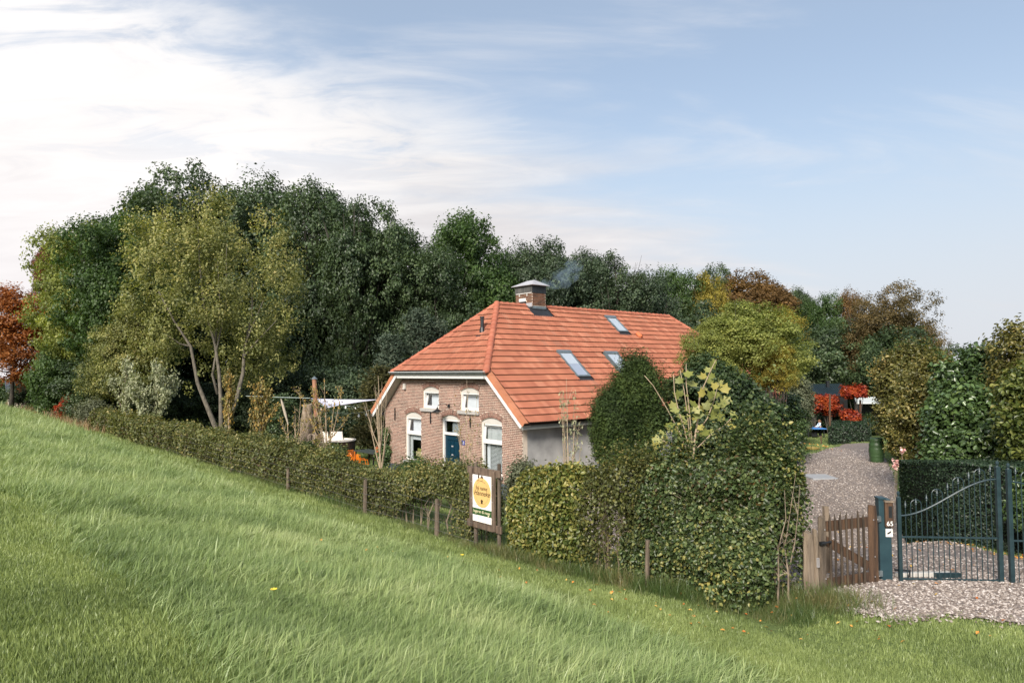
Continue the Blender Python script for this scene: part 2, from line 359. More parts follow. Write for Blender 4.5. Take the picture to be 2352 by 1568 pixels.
# ------------------------------------------------------------------ foliage builders (numpy)
def leaves_mesh(name, m, P, Nn, L_, W_, vv, cc, shape=4, tdir=None):
    """one folded leaf at each point P with normal Nn"""
    n = len(P); Nn = Nn/np.linalg.norm(Nn, axis=1, keepdims=True)
    r = rng.normal(size=(n, 3)) if tdir is None else tdir+rng.normal(size=(n, 3))*.35
    T = r-Nn*np.sum(r*Nn, 1, keepdims=True); T /= (np.linalg.norm(T, axis=1, keepdims=True)+1e-9); B = np.cross(Nn, T)
    L_ = np.broadcast_to(L_, (n,))[:, None]; W_ = np.broadcast_to(W_, (n,))[:, None]
    if shape == 4:
        V = np.stack([P-T*L_*.5, P+B*W_*.5+Nn*W_*.18-T*L_*.05, P+T*L_*.5-Nn*L_*.08, P-B*W_*.5+Nn*W_*.18-T*L_*.05], 1).reshape(-1, 3)
        F = np.arange(4*n).reshape(n, 4); nv = 4; loops = F.ravel(); starts = np.arange(n)*4; tot = np.full(n, 4); rep = 1
    else:   # two halves folded along the midrib
        V = np.stack([P-T*L_*.5, P+T*L_*.5-Nn*L_*.12, P+B*W_*.5+Nn*W_*.22-T*L_*.18, P+B*W_*.42+Nn*W_*.16+T*L_*.18, P-B*W_*.5+Nn*W_*.22-T*L_*.18, P-B*W_*.42+Nn*W_*.16+T*L_*.18], 1).reshape(-1, 3)
        b = (np.arange(n)*6)[:, None]; loops = np.concatenate([b+np.array([[0, 2, 3, 1]]), b+np.array([[0, 1, 5, 4]])], 1).ravel()
        starts = np.arange(2*n)*4; tot = np.full(2*n, 4); rep = 2
    me = bpy.data.meshes.new(name); me.vertices.add(len(V)); me.vertices.foreach_set('co', V.ravel().astype(np.float32))
    me.loops.add(len(loops)); me.loops.foreach_set('vertex_index', loops.astype(np.int32))
    me.polygons.add(len(starts)); me.polygons.foreach_set('loop_start', starts.astype(np.int32)); me.polygons.foreach_set('loop_total', tot.astype(np.int32))
    me.update(calc_edges=True)
    for nm, arr in (('v', vv), ('c', cc)):
        a = me.attributes.new(nm, 'FLOAT', 'FACE'); a.data.foreach_set('value', np.repeat(np.clip(arr, 0, 1), rep).astype(np.float32))
    me.materials.append(m); return me
def unit(n):
    d = rng.normal(size=(n, 3)); return d/np.linalg.norm(d, axis=1, keepdims=True)
def lump(P, seed, f):
    """smooth pseudo-noise in about -1..1"""
    g = np.random.default_rng(seed); o = 0
    for _ in range(6):
        k = g.normal(size=3)*f; o = o+np.sin(P@k+g.uniform(0, 6.28))
    return o/3.5
def crown(name, m, R, zc, lobes=12, clumps=16, per=110, cr=.9, leaf=.2, seed=1, lobe_r=.42, up=.0, flat=.7, hang=0, vbias=0., shape=4, low=-.75, fill=.25, elong=.55, top_c=0, box=2., wr=.62):
    """crown = lobes spread in an ellipsoid, leaf clumps over each lobe, leaves in each clump"""
    global rng
    keep = rng; rng = np.random.default_rng(seed)
    R = np.array(R, float); g = rng
    d = unit(lobes*6); d = d[d[:, 2] > low][:lobes]; d = d*((np.abs(d)**box).sum(1, keepdims=True)**(-1/box))
    rad = g.uniform(.35, .72, len(d))[:, None]; lc = d*R*rad
    lr = np.mean(R)*lobe_r*g.uniform(.75, 1.25, len(d))
    lc = np.vstack([lc, [[0, 0, R[2]*.62]], [[0, 0, 0]]]); lr = np.append(lr, [np.mean(R)*lobe_r*.9, np.mean(R)*lobe_r*1.25])
    C = []; O = []
    for c, r in zip(lc, lr):
        u = unit(clumps); oc = c/(np.linalg.norm(c/R)+.3)/np.mean(R)
        u = u+oc*.8; u /= np.linalg.norm(u, axis=1, keepdims=True)
        C.append(c+u*r*np.array([1, 1, .9])*g.uniform(.72, 1.08, (clumps, 1))); O.append(u)
    C = np.vstack(C); O = np.vstack(O)
    if fill:
        k = int(len(C)*fill); q = unit(k)*g.uniform(.2, .8, (k, 1))*R; C = np.vstack([C, q]); O = np.vstack([O, unit(k)])
    inside = C[:, 2] > low*R[2]*1.05; C = C[inside]; O = O[inside]
    n = len(C); ci = np.repeat(np.arange(n), per); s = unit(n*per)*g.uniform(0, 1, (n*per, 1))**.42
    s = s*np.array([1, 1, flat]); csz = g.uniform(.65, 1.3, n)[ci][:, None]*cr
    P = C[ci]+s*csz
    if up:
        ax = O[ci]*.5+np.array([0, 0, 1.])*up; P = P+ax*np.abs(g.normal(size=(n*per, 1)).clip(-1.6, 1.6))*csz*elong
    if hang: P[:, 2] -= np.abs(g.normal(size=n*per))*hang
    Nn = O[ci]*.55+np.array([0, 0, .55])+g.normal(size=(n*per, 3))*.55+s*.5
    cv = g.uniform(0, 1, n)
    v = g.beta(2, 2, n*per)*.55+cv[ci]*.3+.12*P[:, 2]/R[2]*0+vbias+.15*(lump(P, seed+5, 1.2/np.mean(R)*2.2))
    if top_c: v = v+top_c*np.clip(P[:, 2]/R[2], 0, 1)
    sz = g.uniform(.65, 1.25, n*per)*leaf
    P[:, 2] += zc
    me = leaves_mesh(name, m, P, Nn, sz, sz*wr, v, cv[ci], shape)
    rng = keep; return me
def limbs(mb, base, top, r0, n, R, zc, seed, seg=7, wob=.06):
    g = random.Random(seed); h = top
    pts = []; rad = []
    for i in range(7):
        f = i/6; pts.append((g.uniform(-1, 1)*wob*h*f*.5, g.uniform(-1, 1)*wob*h*f*.5, -.3+(h+.3)*f)); rad.append(r0*(1-f*.8)*(1.25 if i == 0 else 1))
    mb.tube(pts, rad, seg)
    for k in range(n):
        f = g.uniform(.22, .85); i = f*6; a = np.array(pts[int(i)]); b = np.array(pts[min(6, int(i)+1)]); s = a+(b-a)*(i-int(i))
        an = k*2.4+g.uniform(-.4, .4); rr = g.uniform(.55, .85)
        e = np.array([R[0]*rr*cos(an), R[1]*rr*sin(an), zc+R[2]*g.uniform(-.35, .6)]); mid = s+(e-s)*.5+np.array([0, 0, -.05*h])
        r = r0*(1-f*.8)*.5; mb.tube([s, mid, e], [r, r*.6, r*.18], 5)
        for _ in range(2):
            e2 = e+np.array([g.uniform(-1, 1)*R[0]*.25, g.uniform(-1, 1)*R[1]*.25, g.uniform(0, 1)*R[2]*.25]); mb.tube([mid, (mid+e2)/2+np.array([0, 0, .1]), e2], [r*.5, r*.3, r*.1], 4)
LEAF = {
 'oak': leaf_mat('leaf_dark_oak', [(.028, .046, .024), (.048, .078, .034), (.080, .118, .048), (.135, .168, .068)], .32, .5, .45),
 'oak_blue': leaf_mat('leaf_blue_green', [(.024, .040, .024), (.040, .064, .034), (.065, .095, .046), (.10, .13, .058)], .22, .55, .4),
 'green': leaf_mat('leaf_mid_green', [(.030, .060, .018), (.055, .10, .028), (.085, .14, .04), (.15, .19, .06)], .4, .5, .4),
 'yellowgreen': leaf_mat('leaf_yellow_green', [(.11, .14, .035), (.20, .235, .06), (.31, .325, .09), (.44, .40, .12)], .42, .55, .35),
 'beech': leaf_mat('leaf_beech_olive', [(.075, .10, .035), (.16, .18, .06), (.26, .265, .09), (.38, .34, .13), (.47, .33, .13)], .4, .55, .4),
 'yellow': leaf_mat('leaf_yellow', [(.13, .12, .022), (.26, .22, .04), (.40, .31, .06), (.5, .36, .09)], .4, .6, .3),
 'rust': leaf_mat('leaf_rust', [(.05, .032, .014), (.12, .070, .025), (.20, .115, .04), (.28, .16, .055)], .35, .6, .3),
 'birch': leaf_mat('leaf_birch_brown', [(.05, .045, .02), (.11, .085, .035), (.19, .135, .055), (.27, .18, .08)], .35, .6, .3),
 'orange': leaf_mat('leaf_orange_oak', [(.13, .045, .015), (.28, .10, .028), (.42, .17, .045), (.50, .24, .08)], .4, .55, .35, (1.2, .9, .5)),
 'redbrown': leaf_mat('leaf_red_brown', [(.06, .02, .012), (.14, .045, .018), (.24, .08, .03)], .3, .55, .35, (1.2, .9, .5)),
 'red': leaf_mat('leaf_scarlet', [(.12, .014, .012), (.28, .035, .016), (.44, .09, .022), (.52, .19, .04)], .4, .5, .35, (1.2, .8, .5)),
 'conifer': leaf_mat('needles_dark', [(.014, .026, .008), (.030, .052, .013), (.058, .088, .02), (.11, .14, .035)], .12, .65, .25),
 'bluefir': leaf_mat('needles_grey_green', [(.030, .05, .035), (.05, .075, .05), (.085, .11, .075), (.12, .145, .10)], .15, .65, .25),
 'olive': leaf_mat('leaf_olive', [(.03, .033, .012), (.06, .06, .02), (.10, .09, .028)], .2, .6, .3),
 'hedge': leaf_mat('leaf_hedge', [(.05, .035, .014), (.055, .06, .018), (.085, .10, .03), (.15, .16, .05), (.25, .20, .06)], .35, .45, .45),
 'hedge_olive': leaf_mat('leaf_hedge_olive', [(.10, .055, .022), (.06, .068, .024), (.10, .12, .040), (.18, .19, .065), (.33, .27, .10)], .35, .5, .4),
 'hawthorn': leaf_mat('leaf_hawthorn', [(.17, .08, .025), (.030, .042, .014), (.045, .072, .024), (.075, .115, .040), (.15, .19, .07), (.36, .31, .09)], .34, .42, .5),
 'ivy': leaf_mat('leaf_ivy', [(.03, .05, .014), (.07, .10, .022), (.14, .165, .04), (.27, .26, .075), (.42, .34, .10)], .35, .42, .5),
 'laurel': leaf_mat('leaf_laurel', [(.028, .05, .018), (.055, .095, .03), (.095, .15, .045), (.18, .22, .07)], .2, .3, .6),
 'beech_bush': leaf_mat('leaf_beech_bush', [(.06, .045, .015), (.09, .095, .025), (.16, .15, .04), (.28, .22, .07), (.42, .26, .11)], .35, .42, .5),
 'box': leaf_mat('leaf_box', [(.010, .022, .010), (.018, .036, .016), (.03, .055, .022)], .12, .5, .4),
 'boxbrown': leaf_mat('leaf_box_brown', [(.03, .024, .012), (.07, .045, .02), (.12, .07, .03)], .2, .6, .3),
 'willow': leaf_mat('leaf_willow_pale', [(.20, .22, .13), (.32, .34, .21), (.45, .45, .31)], .35, .6, .3),
 'willow_yellow': leaf_mat('leaf_willow_yellow', [(.14, .145, .06), (.24, .21, .085), (.36, .28, .10), (.46, .27, .07)], .35, .6, .3),
 'shrub_grey': leaf_mat('leaf_grey_shrub', [(.08, .09, .055), (.14, .155, .095), (.22, .23, .15)], .3, .65, .25),
 'tulip': leaf_mat('leaf_big_yellow', [(.17, .19, .045), (.24, .255, .07), (.31, .32, .12), (.34, .30, .08)], .35, .5, .35, (1.1, 1.1, .5)),
 'spire': leaf_mat('leaf_layered_green', [(.018, .032, .014), (.030, .055, .019), (.058, .088, .028), (.15, .14, .048)], .3, .5, .4),
}
def obj_from(me, name, parent=None, loc=(0, 0, 0), scale=(1, 1, 1), rz=0):
    o = bpy.data.objects.new(name, me); COL.objects.link(o); o.location = loc; o.scale = scale; o.rotation_euler = (0, 0, rz)
    if parent is not None: o.parent = parent
    return o

# ------------------------------------------------------------------ ground
def grid_axis(lo, hi, n, c, k):
    u = np.linspace(-1, 1, n); f = np.sinh(k*u)/np.sinh(k)
    return c+np.where(f < 0, f*(c-lo), f*(hi-c))
gx = grid_axis(-500, 500, 230, 0, 5.2); gy = grid_axis(-60, 900, 260, 9, 5.0)
X, Y = np.meshgrid(gx, gy); Z = height(X, Y)
Vg = np.stack([X, Y, Z], -1).reshape(-1, 3); nx, ny = len(gx), len(gy)
me = bpy.data.meshes.new('ground'); idx = np.arange(nx*ny).reshape(ny, nx)
Fg = np.stack([idx[:-1, :-1], idx[:-1, 1:], idx[1:, 1:], idx[1:, :-1]], -1).reshape(-1, 4)
me.from_pydata(Vg.tolist(), [], Fg.tolist()); me.polygons.foreach_set('use_smooth', [True]*len(Fg))
def ground_mat():
    m = bpy.data.materials.new('turf'); m.use_nodes = True; nt = m.node_tree; b = nt.nodes['Principled BSDF']; b.inputs['Roughness'].default_value = .95; b.inputs['Specular IOR Level'].default_value = .2
    g = nt.nodes.new('ShaderNodeNewGeometry')
    def noi(s, d=6): 
        n = nt.nodes.new('ShaderNodeTexNoise'); n.inputs['Scale'].default_value = s; n.inputs['Detail'].default_value = d; nt.links.new(g.outputs['Position'], n.inputs['Vector']); return n.outputs['Fac']
    c1 = ramp(nt, noi(.35), [(.3, (.05, .08, .025)), (.5, (.09, .13, .038)), (.72, (.14, .175, .06))])
    c2 = ramp(nt, noi(14, 8), [(.3, (.04, .05, .018)), (.5, (.09, .13, .04)), (.7, (.16, .20, .07))])
    mx = nt.nodes.new('ShaderNodeMix'); mx.data_type = 'RGBA'; mx.inputs[0].default_value = .55; nt.links.new(c1, mx.inputs[6]); nt.links.new(c2, mx.inputs[7])
    nt.links.new(mx.outputs[2], b.inputs['Base Color'])
    bn = nt.nodes.new('ShaderNodeBump'); bn.inputs['Strength'].default_value = .8; bn.inputs['Distance'].default_value = .05; nt.links.new(noi(30, 6), bn.inputs['Height']); nt.links.new(bn.outputs[0], b.inputs['Normal'])
    return m
me.materials.append(ground_mat()); go = bpy.data.objects.new('ground', me); COL.objects.link(go); structure(go)

from mathutils.geometry import delaunay_2d_cdt
def fill_poly(poly, step):
    """triangulated sheet over the ground inside a polygon"""
    pts = []
    for i, p in enumerate(poly):
        q = poly[(i+1) % len(poly)]; n = max(1, int(math.dist(p, q)/step))
        for k in range(n):
            f = k/n; pts.append((p[0]+(q[0]-p[0])*f, p[1]+(q[1]-p[1])*f))
    nb = len(pts); P = np.array(pts)
    xs = np.arange(P[:, 0].min(), P[:, 0].max(), step); ys = np.arange(P[:, 1].min(), P[:, 1].max(), step)
    inn = [(x, y) for x in xs for y in ys if inside(pts, x, y)]
    vs, es, fs, *_ = delaunay_2d_cdt([Vector(p) for p in pts+inn], [(i, (i+1) % nb) for i in range(nb)], [], 1, 1e-4)
    return [tuple(v) for v in vs], [tuple(f) for f in fs]
def inside(poly, x, y):
    c = False; j = len(poly)-1
    for i in range(len(poly)):
        xi, yi = poly[i][:2]; xj, yj = poly[j][:2]
        if (yi > y) != (yj > y) and x < (xj-xi)*(y-yi)/(yj-yi)+xi: c = not c
        j = i
    return c
def wobble(poly, amp, step=.5, seed=3):
    g = random.Random(seed); out = []
    for i, p in enumerate(poly):
        q = poly[(i+1) % len(poly)]; n = max(1, int(math.dist(p, q)/step))
        for k in range(n): f = k/n; out.append((p[0]+(q[0]-p[0])*f+g.uniform(-amp, amp), p[1]+(q[1]-p[1])*f+g.uniform(-amp, amp)))
    return out
DRIVE = wobble([(4.75, 10.75), (4.85, 10.1), (5.3, 9.75), (6.2, 9.85), (7.0, 9.55), (8.2, 9.2), (10, 8.9), (16, 8.4), (16, 12.4), (11, 13.2), (9.6, 13.7), (9.7, 16.4), (11.1, 19.8), (12.6, 22.6), (16.6, 30.5),
    (19.6, 36.8), (24.4, 47), (21.6, 45.2), (17.2, 39.3), (13.9, 36), (7.4, 30.4), (.75, 24.6), (.9, 21.5), (3.2, 14.5), (4.3, 11.6)], .09)
vs, fs = fill_poly(DRIVE, .5)
me = bpy.data.meshes.new('driveway'); me.from_pydata([(x, y, hgt(x, y)+.035) for x, y in vs], [], fs)
gm = mat('gravel', (.10, .08, .07), .95, .3, 11, 1.0, 40, col2=(.30, .25, .225), detail=14); me.materials.append(gm)
dv = bpy.data.objects.new('driveway', me); COL.objects.link(dv); structure(dv)

# ------------------------------------------------------------------ the farmhouse (local x along the front, y into the depth, z up)
farm = thing('farmhouse', 'red brick farmhouse with orange tiled half-hipped roof and grey plastered side', 'house', tuple(HC), HROT, world=False)
W, LEN = 9.39, 17.7
SL = math.atan(4.705/5.26)                        # roof pitch
UE, ZE, UR, ZR = .57, 2.795, -4.69, 7.5           # eave edge and ridge of the tile plane
SLL = math.hypot(UE-UR, ZR-ZE)
BHIP = 2.75                                       # slope length where the half hips start
OPEN = [  # kind, centre, half width, bottom, spring, apex, outer apex
 ('window', -5.72, .585, 3.10, 3.86, 4.005, 4.225), ('window', -3.06, .585, 3.10, 3.86, 4.005, 4.225),
 ('window', -7.05, .61, .82, 2.75, 2.905, 3.12), ('window', -1.72, .61, .82, 2.75, 2.905, 3.12), ('door', -4.31, .595, .06, 2.74, 2.895, 3.12)]
def arc_top(hw, zs, za, x):
    h = za-zs; R = (hw*hw+h*h)/(2*h); return za-R+math.sqrt(max(0, R*R-x*x))
def outer(o, x):    # outer curve of the brick arch
    k, uc, hw, zb, zs, za, zo = o; d = zo-za; h = za-zs; R = (hw*hw+h*h)/(2*h); zc = za-R; Ro = R+d
    return zc+math.sqrt(max(0, Ro*Ro-x*x))
def u_lim(z):
    r = min(0, .30-(z-2.64)/1.01); return -W-r, r
def spans(z, arch=False):
    a, b = u_lim(z); sp = [(a, b)]
    for o in OPEN:
        k, uc, hw, zb, zs, za, zo = o; d = zo-za; h = za-zs; R = (hw*hw+h*h)/(2*h); zc = za-R; Ro = R+d if arch else R+.02
        if z < zb: continue
        if z <= zs or z < zc+Ro:
            w1 = hw
            if z > zs:
                w1 = math.sqrt(max(0, Ro*Ro-(z-zc)**2))
                if arch:      # skewback lines
                    w1 = min(w1, hw*(1+(z-zs)/(zs-zc)*1.0)+.0)
                else: w1 = min(w1, hw)
            if w1 <= 0: continue
            ns = []
            for (p, q) in sp:
                if q <= uc-w1 or p >= uc+w1: ns.append((p, q)); continue
                if p < uc-w1: ns.append((p, uc-w1))
                if q > uc+w1: ns.append((uc+w1, q))
            sp = ns
    return sp
CH = .0625
mb = MB(); z = .55; nrow = int((4.33-.55)/CH)
for i in range(nrow*2):
    z0 = .55+i*CH/2
    for p, q in spans(z0+CH/4): mb.box(p, q, 0.0, .24, z0, z0+CH/2)
front = mb.build('front_wall', 'mortar', farm)
bricks = []
for i in range(nrow):
    zc_ = .55+(i+.5)*CH; sp = spans(zc_, True)
    hdr = i % 2 == 1; x = -W-.2+(.055 if (i//2) % 2 else 0)*(not hdr)+(.0525 if hdr else 0)
    g = random.Random(i)
    while x < .1:
        l = .1 if (hdr and g.random() < .86) else .21
        if not hdr and g.random() < .05: l = .1
        a, b = x, x+l; x += l+.014
        for p, q in sp:
            aa, bb = max(a, p), min(b, q)
            if bb-aa > .035: bricks.append((aa, bb, zc_, g.uniform(.003, .008), g.random()))
def cam_d(u, v, z_):
    p = HC+UA*u+UB*v; return math.dist((p[0], p[1], z_), (0, 0, EYE))
bricks.sort(key=lambda q: cam_d((q[0]+q[1])/2, 0, q[2]) if (q[2] > 1.05) else 99)
ucube = MB().box(-.5, .5, -.5, .5, -.5, .5).mesh('brick', 'brick')
for k, (a, b, zc_, pr, v) in enumerate(bricks[:300]):
    o = obj_from(ucube, 'brick', front, ((a+b)/2, .02-pr/2, zc_), (b-a, .04+pr, .0465))
mb = MB()
for (a, b, zc_, pr, v) in bricks[300:]: mb.box(a, b, -pr, .02, zc_-.0233, zc_+.0233, v)
stuff(mb.build('bricks', 'bricks', front))
# arches of upright bricks
for o_ in OPEN:
    k, uc, hw, zb, zs, za, zo = o_; h = za-zs; R = (hw*hw+h*h)/(2*h); zc = za-R; a0 = math.asin(hw/R); d = zo-za; n = int(2*a0*(R+d/2)/.062)
    ab = MB().box(-.5, .5, -.5, .5, -.5, .5).mesh('arch_brick', 'brick') if 'AB' not in globals() else AB; AB = ab
    mm = MB(); pts = [(uc+R*sin(-a0+2*a0*i/16), zc+R*cos(-a0+2*a0*i/16)) for i in range(17)]; pts2 = [(uc+(R+d)*sin(-a0+2*a0*i/16), zc+(R+d)*cos(-a0+2*a0*i/16)) for i in range(17)]
    for i in range(16):
        (x0, z0), (x1, z1), (x2, z2), (x3, z3) = pts[i], pts[i+1], pts2[i+1], pts2[i]
        mm.prism([(x0, -.002, z0), (x1, -.002, z1), (x2, -.002, z2), (x3, -.002, z3)], (0, .2, 0))
    sub(front, mm, 'arch_mortar', 'mortar')
    for i in range(n):
        an = -a0+2*a0*(i+.5)/n
        segs = [(R+.005, d-.01)] if i % 2 == 0 else [(R+.005, d/2-.01), (R+d/2+.005, d/2-.01)]
        for r0, ln in segs:
            rc = r0+ln/2; ob = obj_from(ab, 'arch_brick', front, (uc+rc*sin(an), .012, zc+rc*cos(an)), (2*a0*(R+d/2)/n-.011, .04, ln)); ob.rotation_euler = (0, an, 0)
mb = MB().box(-W+.005, -.005, -.035, .2, 0, .55); mb.build('plinth', 'plinth', farm)
MB().box(-.25, .0, .245, LEN, -.1, 2.95).build('side_wall', 'plaster', farm)
MB().box(-W, -W+.25, .245, LEN, -.1, 2.95).build('far_side_wall', 'bricks', farm)
mb = MB(); mb.prism([(-.25, LEN-.25, -.1), (-W+.25, LEN-.25, -.1), (-W+.25, LEN-.25, 2.9), (-W+1.4, LEN-.25, 4.3), (-1.4, LEN-.25, 4.3), (-.25, LEN-.25, 2.9)], (0, .25, 0)); mb.build('rear_wall', 'bricks', farm)

# roof: dark underlay slab with tiles laid on it
c_, s_ = cos(SL), sin(SL)
PHI = radians(42.2); HV0, HZ0 = -.45, 4.62
def hipv(b): return -.42+(b-BHIP)/(SLL-BHIP)*3.17
def vlim(b):
    if b < BHIP: return -.42, 18.1
    k = (b-BHIP)/(SLL-BHIP); return -.42+k*3.17, 18.1-k*3.2
def rp(a, b, h): return (UE-c_*b+s_*h, a, ZE+s_*b+c_*h)          # right plane
mb = MB()
zb_ = -.03
poly = [(-.40, .05), (18.08, .05), (18.08, BHIP), (14.9, SLL), (2.75, SLL), (-.40, BHIP)]
for sgn in (1, -1):
    P = [rp(a, b, zb_) for a, b in poly]
    if sgn < 0: P = [(2*UR-x, y, z_) for x, y, z_ in P][::-1]
    mb.prism(P, (0, 0, -.05))
fh = [(-1.45, HV0+.03, HZ0-.03), (-7.93, HV0+.03, HZ0-.03), (UR, 2.75, ZR-.04)]
mb.prism(fh[::-1], (0, 0, -.05))
mb.prism([(-1.45, 18.1, HZ0), (-7.93, 18.1, HZ0), (UR, 14.9, ZR)], (0, 0, -.05))
roof = mb.build('roof', 'underlay', farm)
TW, TL, ROW = .21, .405, .352
def tile_geo(nose=.066):
    xs = np.linspace(0, TW, 13); vs = []; fs = []
    prof = [.042*(1-math.exp(-min(abs(x-.0525), abs(x-.1575))**2/.017**2)) for x in xs]
    n = len(xs)
    for b, hb in ((0, nose), (TL, .012)):
        for x, p in zip(xs, prof): vs.append((x+.001*(x == 0), b, hb+p))
    for x, p in zip(xs, prof): vs.append((x, .004, nose+p-.040))
    for i in range(n-1):
        fs.append((i, i+1, n+i+1, n+i)); fs.append((2*n+i, 2*n+i+1, i+1, i))
    return vs, fs
tv, tf = tile_geo()
NOSE = [i for i, f in enumerate(tf) if max(f) >= 26]            # front faces of a tile: mossy, with the row shade painted in
M['moss_shade'] = mat('mossy_shaded_tile_edge', (.035, .024, .014), .95, .4, 3, .2, col2=(.075, .05, .025))
tmesh = MB().add(tv, tf, .5).mesh('roof_tile', 'tile'); tmesh.materials.append(M['moss_shade'])
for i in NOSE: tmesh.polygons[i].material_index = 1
SKYL = [(3.93, 4.72, 2.28, 3.88), (6.85, 7.70, 2.28, 3.86), (9.24, 9.98, 5.42, 6.62)]     # v0, v1, b0, b1
FLASH = (4.33, 5.62, 6.33, 7.04)
tiles = []; cut = MB()
def frame_right(a, b): return Matrix(((0, -c_, s_, UE-c_*b), (1, 0, 0, a), (0, s_, c_, ZE+s_*b), (0, 0, 0, 1)))
def frame_left(a, b): return Matrix(((0, c_, -s_, 2*UR-UE+c_*b), (-1, 0, 0, a), (0, s_, c_, ZE+s_*b), (0, 0, 0, 1)))
cp, sp_ = cos(PHI), sin(PHI)
def frame_hip(a, b): return Matrix(((1, 0, 0, a), (0, cp, -sp_, HV0+cp*b), (0, sp_, cp, HZ0+sp_*b), (0, 0, 0, 1)))
def clip_tile(Mx, planes):
    bm = bmesh.new(); vv = [bm.verts.new(p) for p in tv]
    for f in tf: bm.faces.new([vv[i] for i in f])
    for co, no in planes: bmesh.ops.bisect_plane(bm, geom=bm.verts[:]+bm.edges[:]+bm.faces[:], plane_co=co, plane_no=no, clear_outer=True)
    vs = [Mx @ v.co for v in bm.verts]; bm.verts.index_update(); fs = [[v.index for v in f.verts] for f in bm.faces]; bm.free(); return vs, fs
HL = SLL-BHIP
for i in range(20):
    b = i*ROW; jn = int((18.1+.25)/TW)
    for j in range(jn):
        a = -.25+j*TW; lo0, hi0 = vlim(b); lo1, hi1 = vlim(min(SLL, b+ROW))
        if b > SLL-.1: continue
        if a+TW < min(lo0, lo1)-.02 or a > max(hi0, hi1): continue
        cx_, cb = a+TW/2, b+ROW/2
        if any(v0-.07 < cx_ < v1+.07 and b0-.12 < cb < b1+.07 for v0, v1, b0, b1 in SKYL): continue
        if FLASH[0] < cx_ < FLASH[1] and cb > FLASH[2]: continue
        planes = []
        if a < max(lo0, lo1)+.02 and b+ROW > BHIP: planes.append(((lo0-a, 0, 0), (-1, 3.17/HL, 0)))
        if a+TW > min(hi0, hi1) and b+ROW > BHIP: planes.append(((hi0-a, 0, 0), (1, 3.2/HL, 0)))
        Mx = frame_right(a, b)
        if planes and b >= BHIP-.01:
            vs_, fs_ = clip_tile(Mx, planes)
            if fs_: cut.add(vs_, fs_)
        elif not planes or a > lo0: tiles.append((cam_d(UE-c_*b, a, ZE+s_*b), Mx))
leftm = MB()
for i in range(20):
    b = i*ROW
    for j in range(int(18.1/TW)):
        a = -.25+TW+j*TW; lo0, hi0 = vlim(b+ROW/2)
        if a-TW/2 < lo0 or a > hi0: continue
        leftm.add([frame_left(a, b) @ Vector(p) for p in tv], tf)
nh = int(4.32/ROW)+1; HT = 4.32
def hlim(b): k = b/HT; return -7.93+k*3.24, -1.45-k*3.24
for i in range(nh):
    b = i*ROW
    for j in range(32):
        a = -7.98+j*TW; lo0, hi0 = hlim(b)
        if a+TW < lo0 or a > hi0: continue
        lo1, hi1 = hlim(min(HT, b+ROW)); Mx = frame_hip(a, b)
        if a < lo1+.02 or a+TW > hi1-.02:
            vs_, fs_ = clip_tile(Mx, [((lo0-a, 0, 0), (-1, 3.24/HT, 0)), ((hi0-a, 0, 0), (1, 3.24/HT, 0))])
            if fs_: cut.add(vs_, fs_)
        else: tiles.append((cam_d(a, HV0+cp*b, HZ0+sp_*b)+.8, Mx))
tiles.sort(key=lambda q: q[0])
for d, Mx in tiles[:300]:
    o = obj_from(tmesh, 'roof_tile', roof); o.matrix_local = Mx @ Matrix.Translation((0, random.uniform(-.006, .006), random.uniform(0, .004)))
jm = MB()
for d, Mx in tiles[300:]:
    k = random.uniform(-.006, .006); jm.add([Mx @ Vector((p[0], p[1]+k, p[2])) for p in tv], tf)
jm.v += []; o_ = len(jm.v); jm.v += cut.v; jm.f += [tuple(i+o_ for i in f) for f in cut.f]; jm.a += cut.a
o_ = len(jm.v); jm.v += leftm.v; jm.f += [tuple(i+o_ for i in f) for f in leftm.f]; jm.a += leftm.a
jo = stuff(jm.build('roof_tiles', 'tiles', roof)); jo.data.materials.append(M['moss_shade'])
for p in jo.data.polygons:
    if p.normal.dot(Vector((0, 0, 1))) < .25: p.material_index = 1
# verge tiles with their side flange
def verge_geo():
    m_ = MB(); m_.box(-.175, .0, 0, ROW+.02, .02, .066); m_.box(-.19, -.172, -.004, ROW+.02, -.105, .068); return m_
vm_ = verge_geo().mesh('verge_tile', 'verge')
for i in range(8):
    for fr in (frame_right, frame_left):
        o = obj_from(vm_, 'verge_tile', roof); o.matrix_local = fr(-.25, i*ROW) @ Matrix.Rotation(radians(-1.4), 4, 'X') @ Matrix.Diagonal((1 if fr is frame_right else -1, 1, 1, 1))
# ridge and hip caps
def cap_geo(L_=.37, r=.125):
    m_ = MB(); vs = []; seg = 8
    for f, rr in ((0, r*1.12), (.16, r*1.14), (.18, r*1.02), (1, r*.97)):
        for k in range(seg+1): a = pi*k/seg-.0; vs.append((cos(a)*rr, f*L_, sin(a)*rr*.95-.03))
    n = seg+1; fs = [(i*n+k+1, i*n+k, (i+1)*n+k, (i+1)*n+k+1) for i in range(3) for k in range(seg)]
    vs += [(cos(pi*k/seg)*r*.98, 0, sin(pi*k/seg)*r*.83-.03) for k in range(seg+1)]
    fs += [(k, k+1, 4*n+k+1, 4*n+k) for k in range(seg)]
    return m_.add(vs, fs)
cm_ = cap_geo().mesh('ridge_tile', 'ridge')
def caps(p0, p1, skip=None, step=.33):
    p0, p1 = Vector(p0), Vector(p1); d = (p1-p0); n = round(d.length/step); d.normalize(); st = (p1-p0).length/n
    x = d.cross(Vector((0, 0, 1))).normalized(); zz = x.cross(d)
    for i in range(n):
        p = p0+d*st*i
        if skip and skip[0] < p.y+.1 < skip[1]: continue
        o = obj_from(cm_, 'ridge_tile', roof); o.matrix_local = Matrix(((x.x, d.x, zz.x, p.x), (x.y, d.y, zz.y, p.y), (x.z, d.z, zz.z, p.z), (0, 0, 0, 1)))
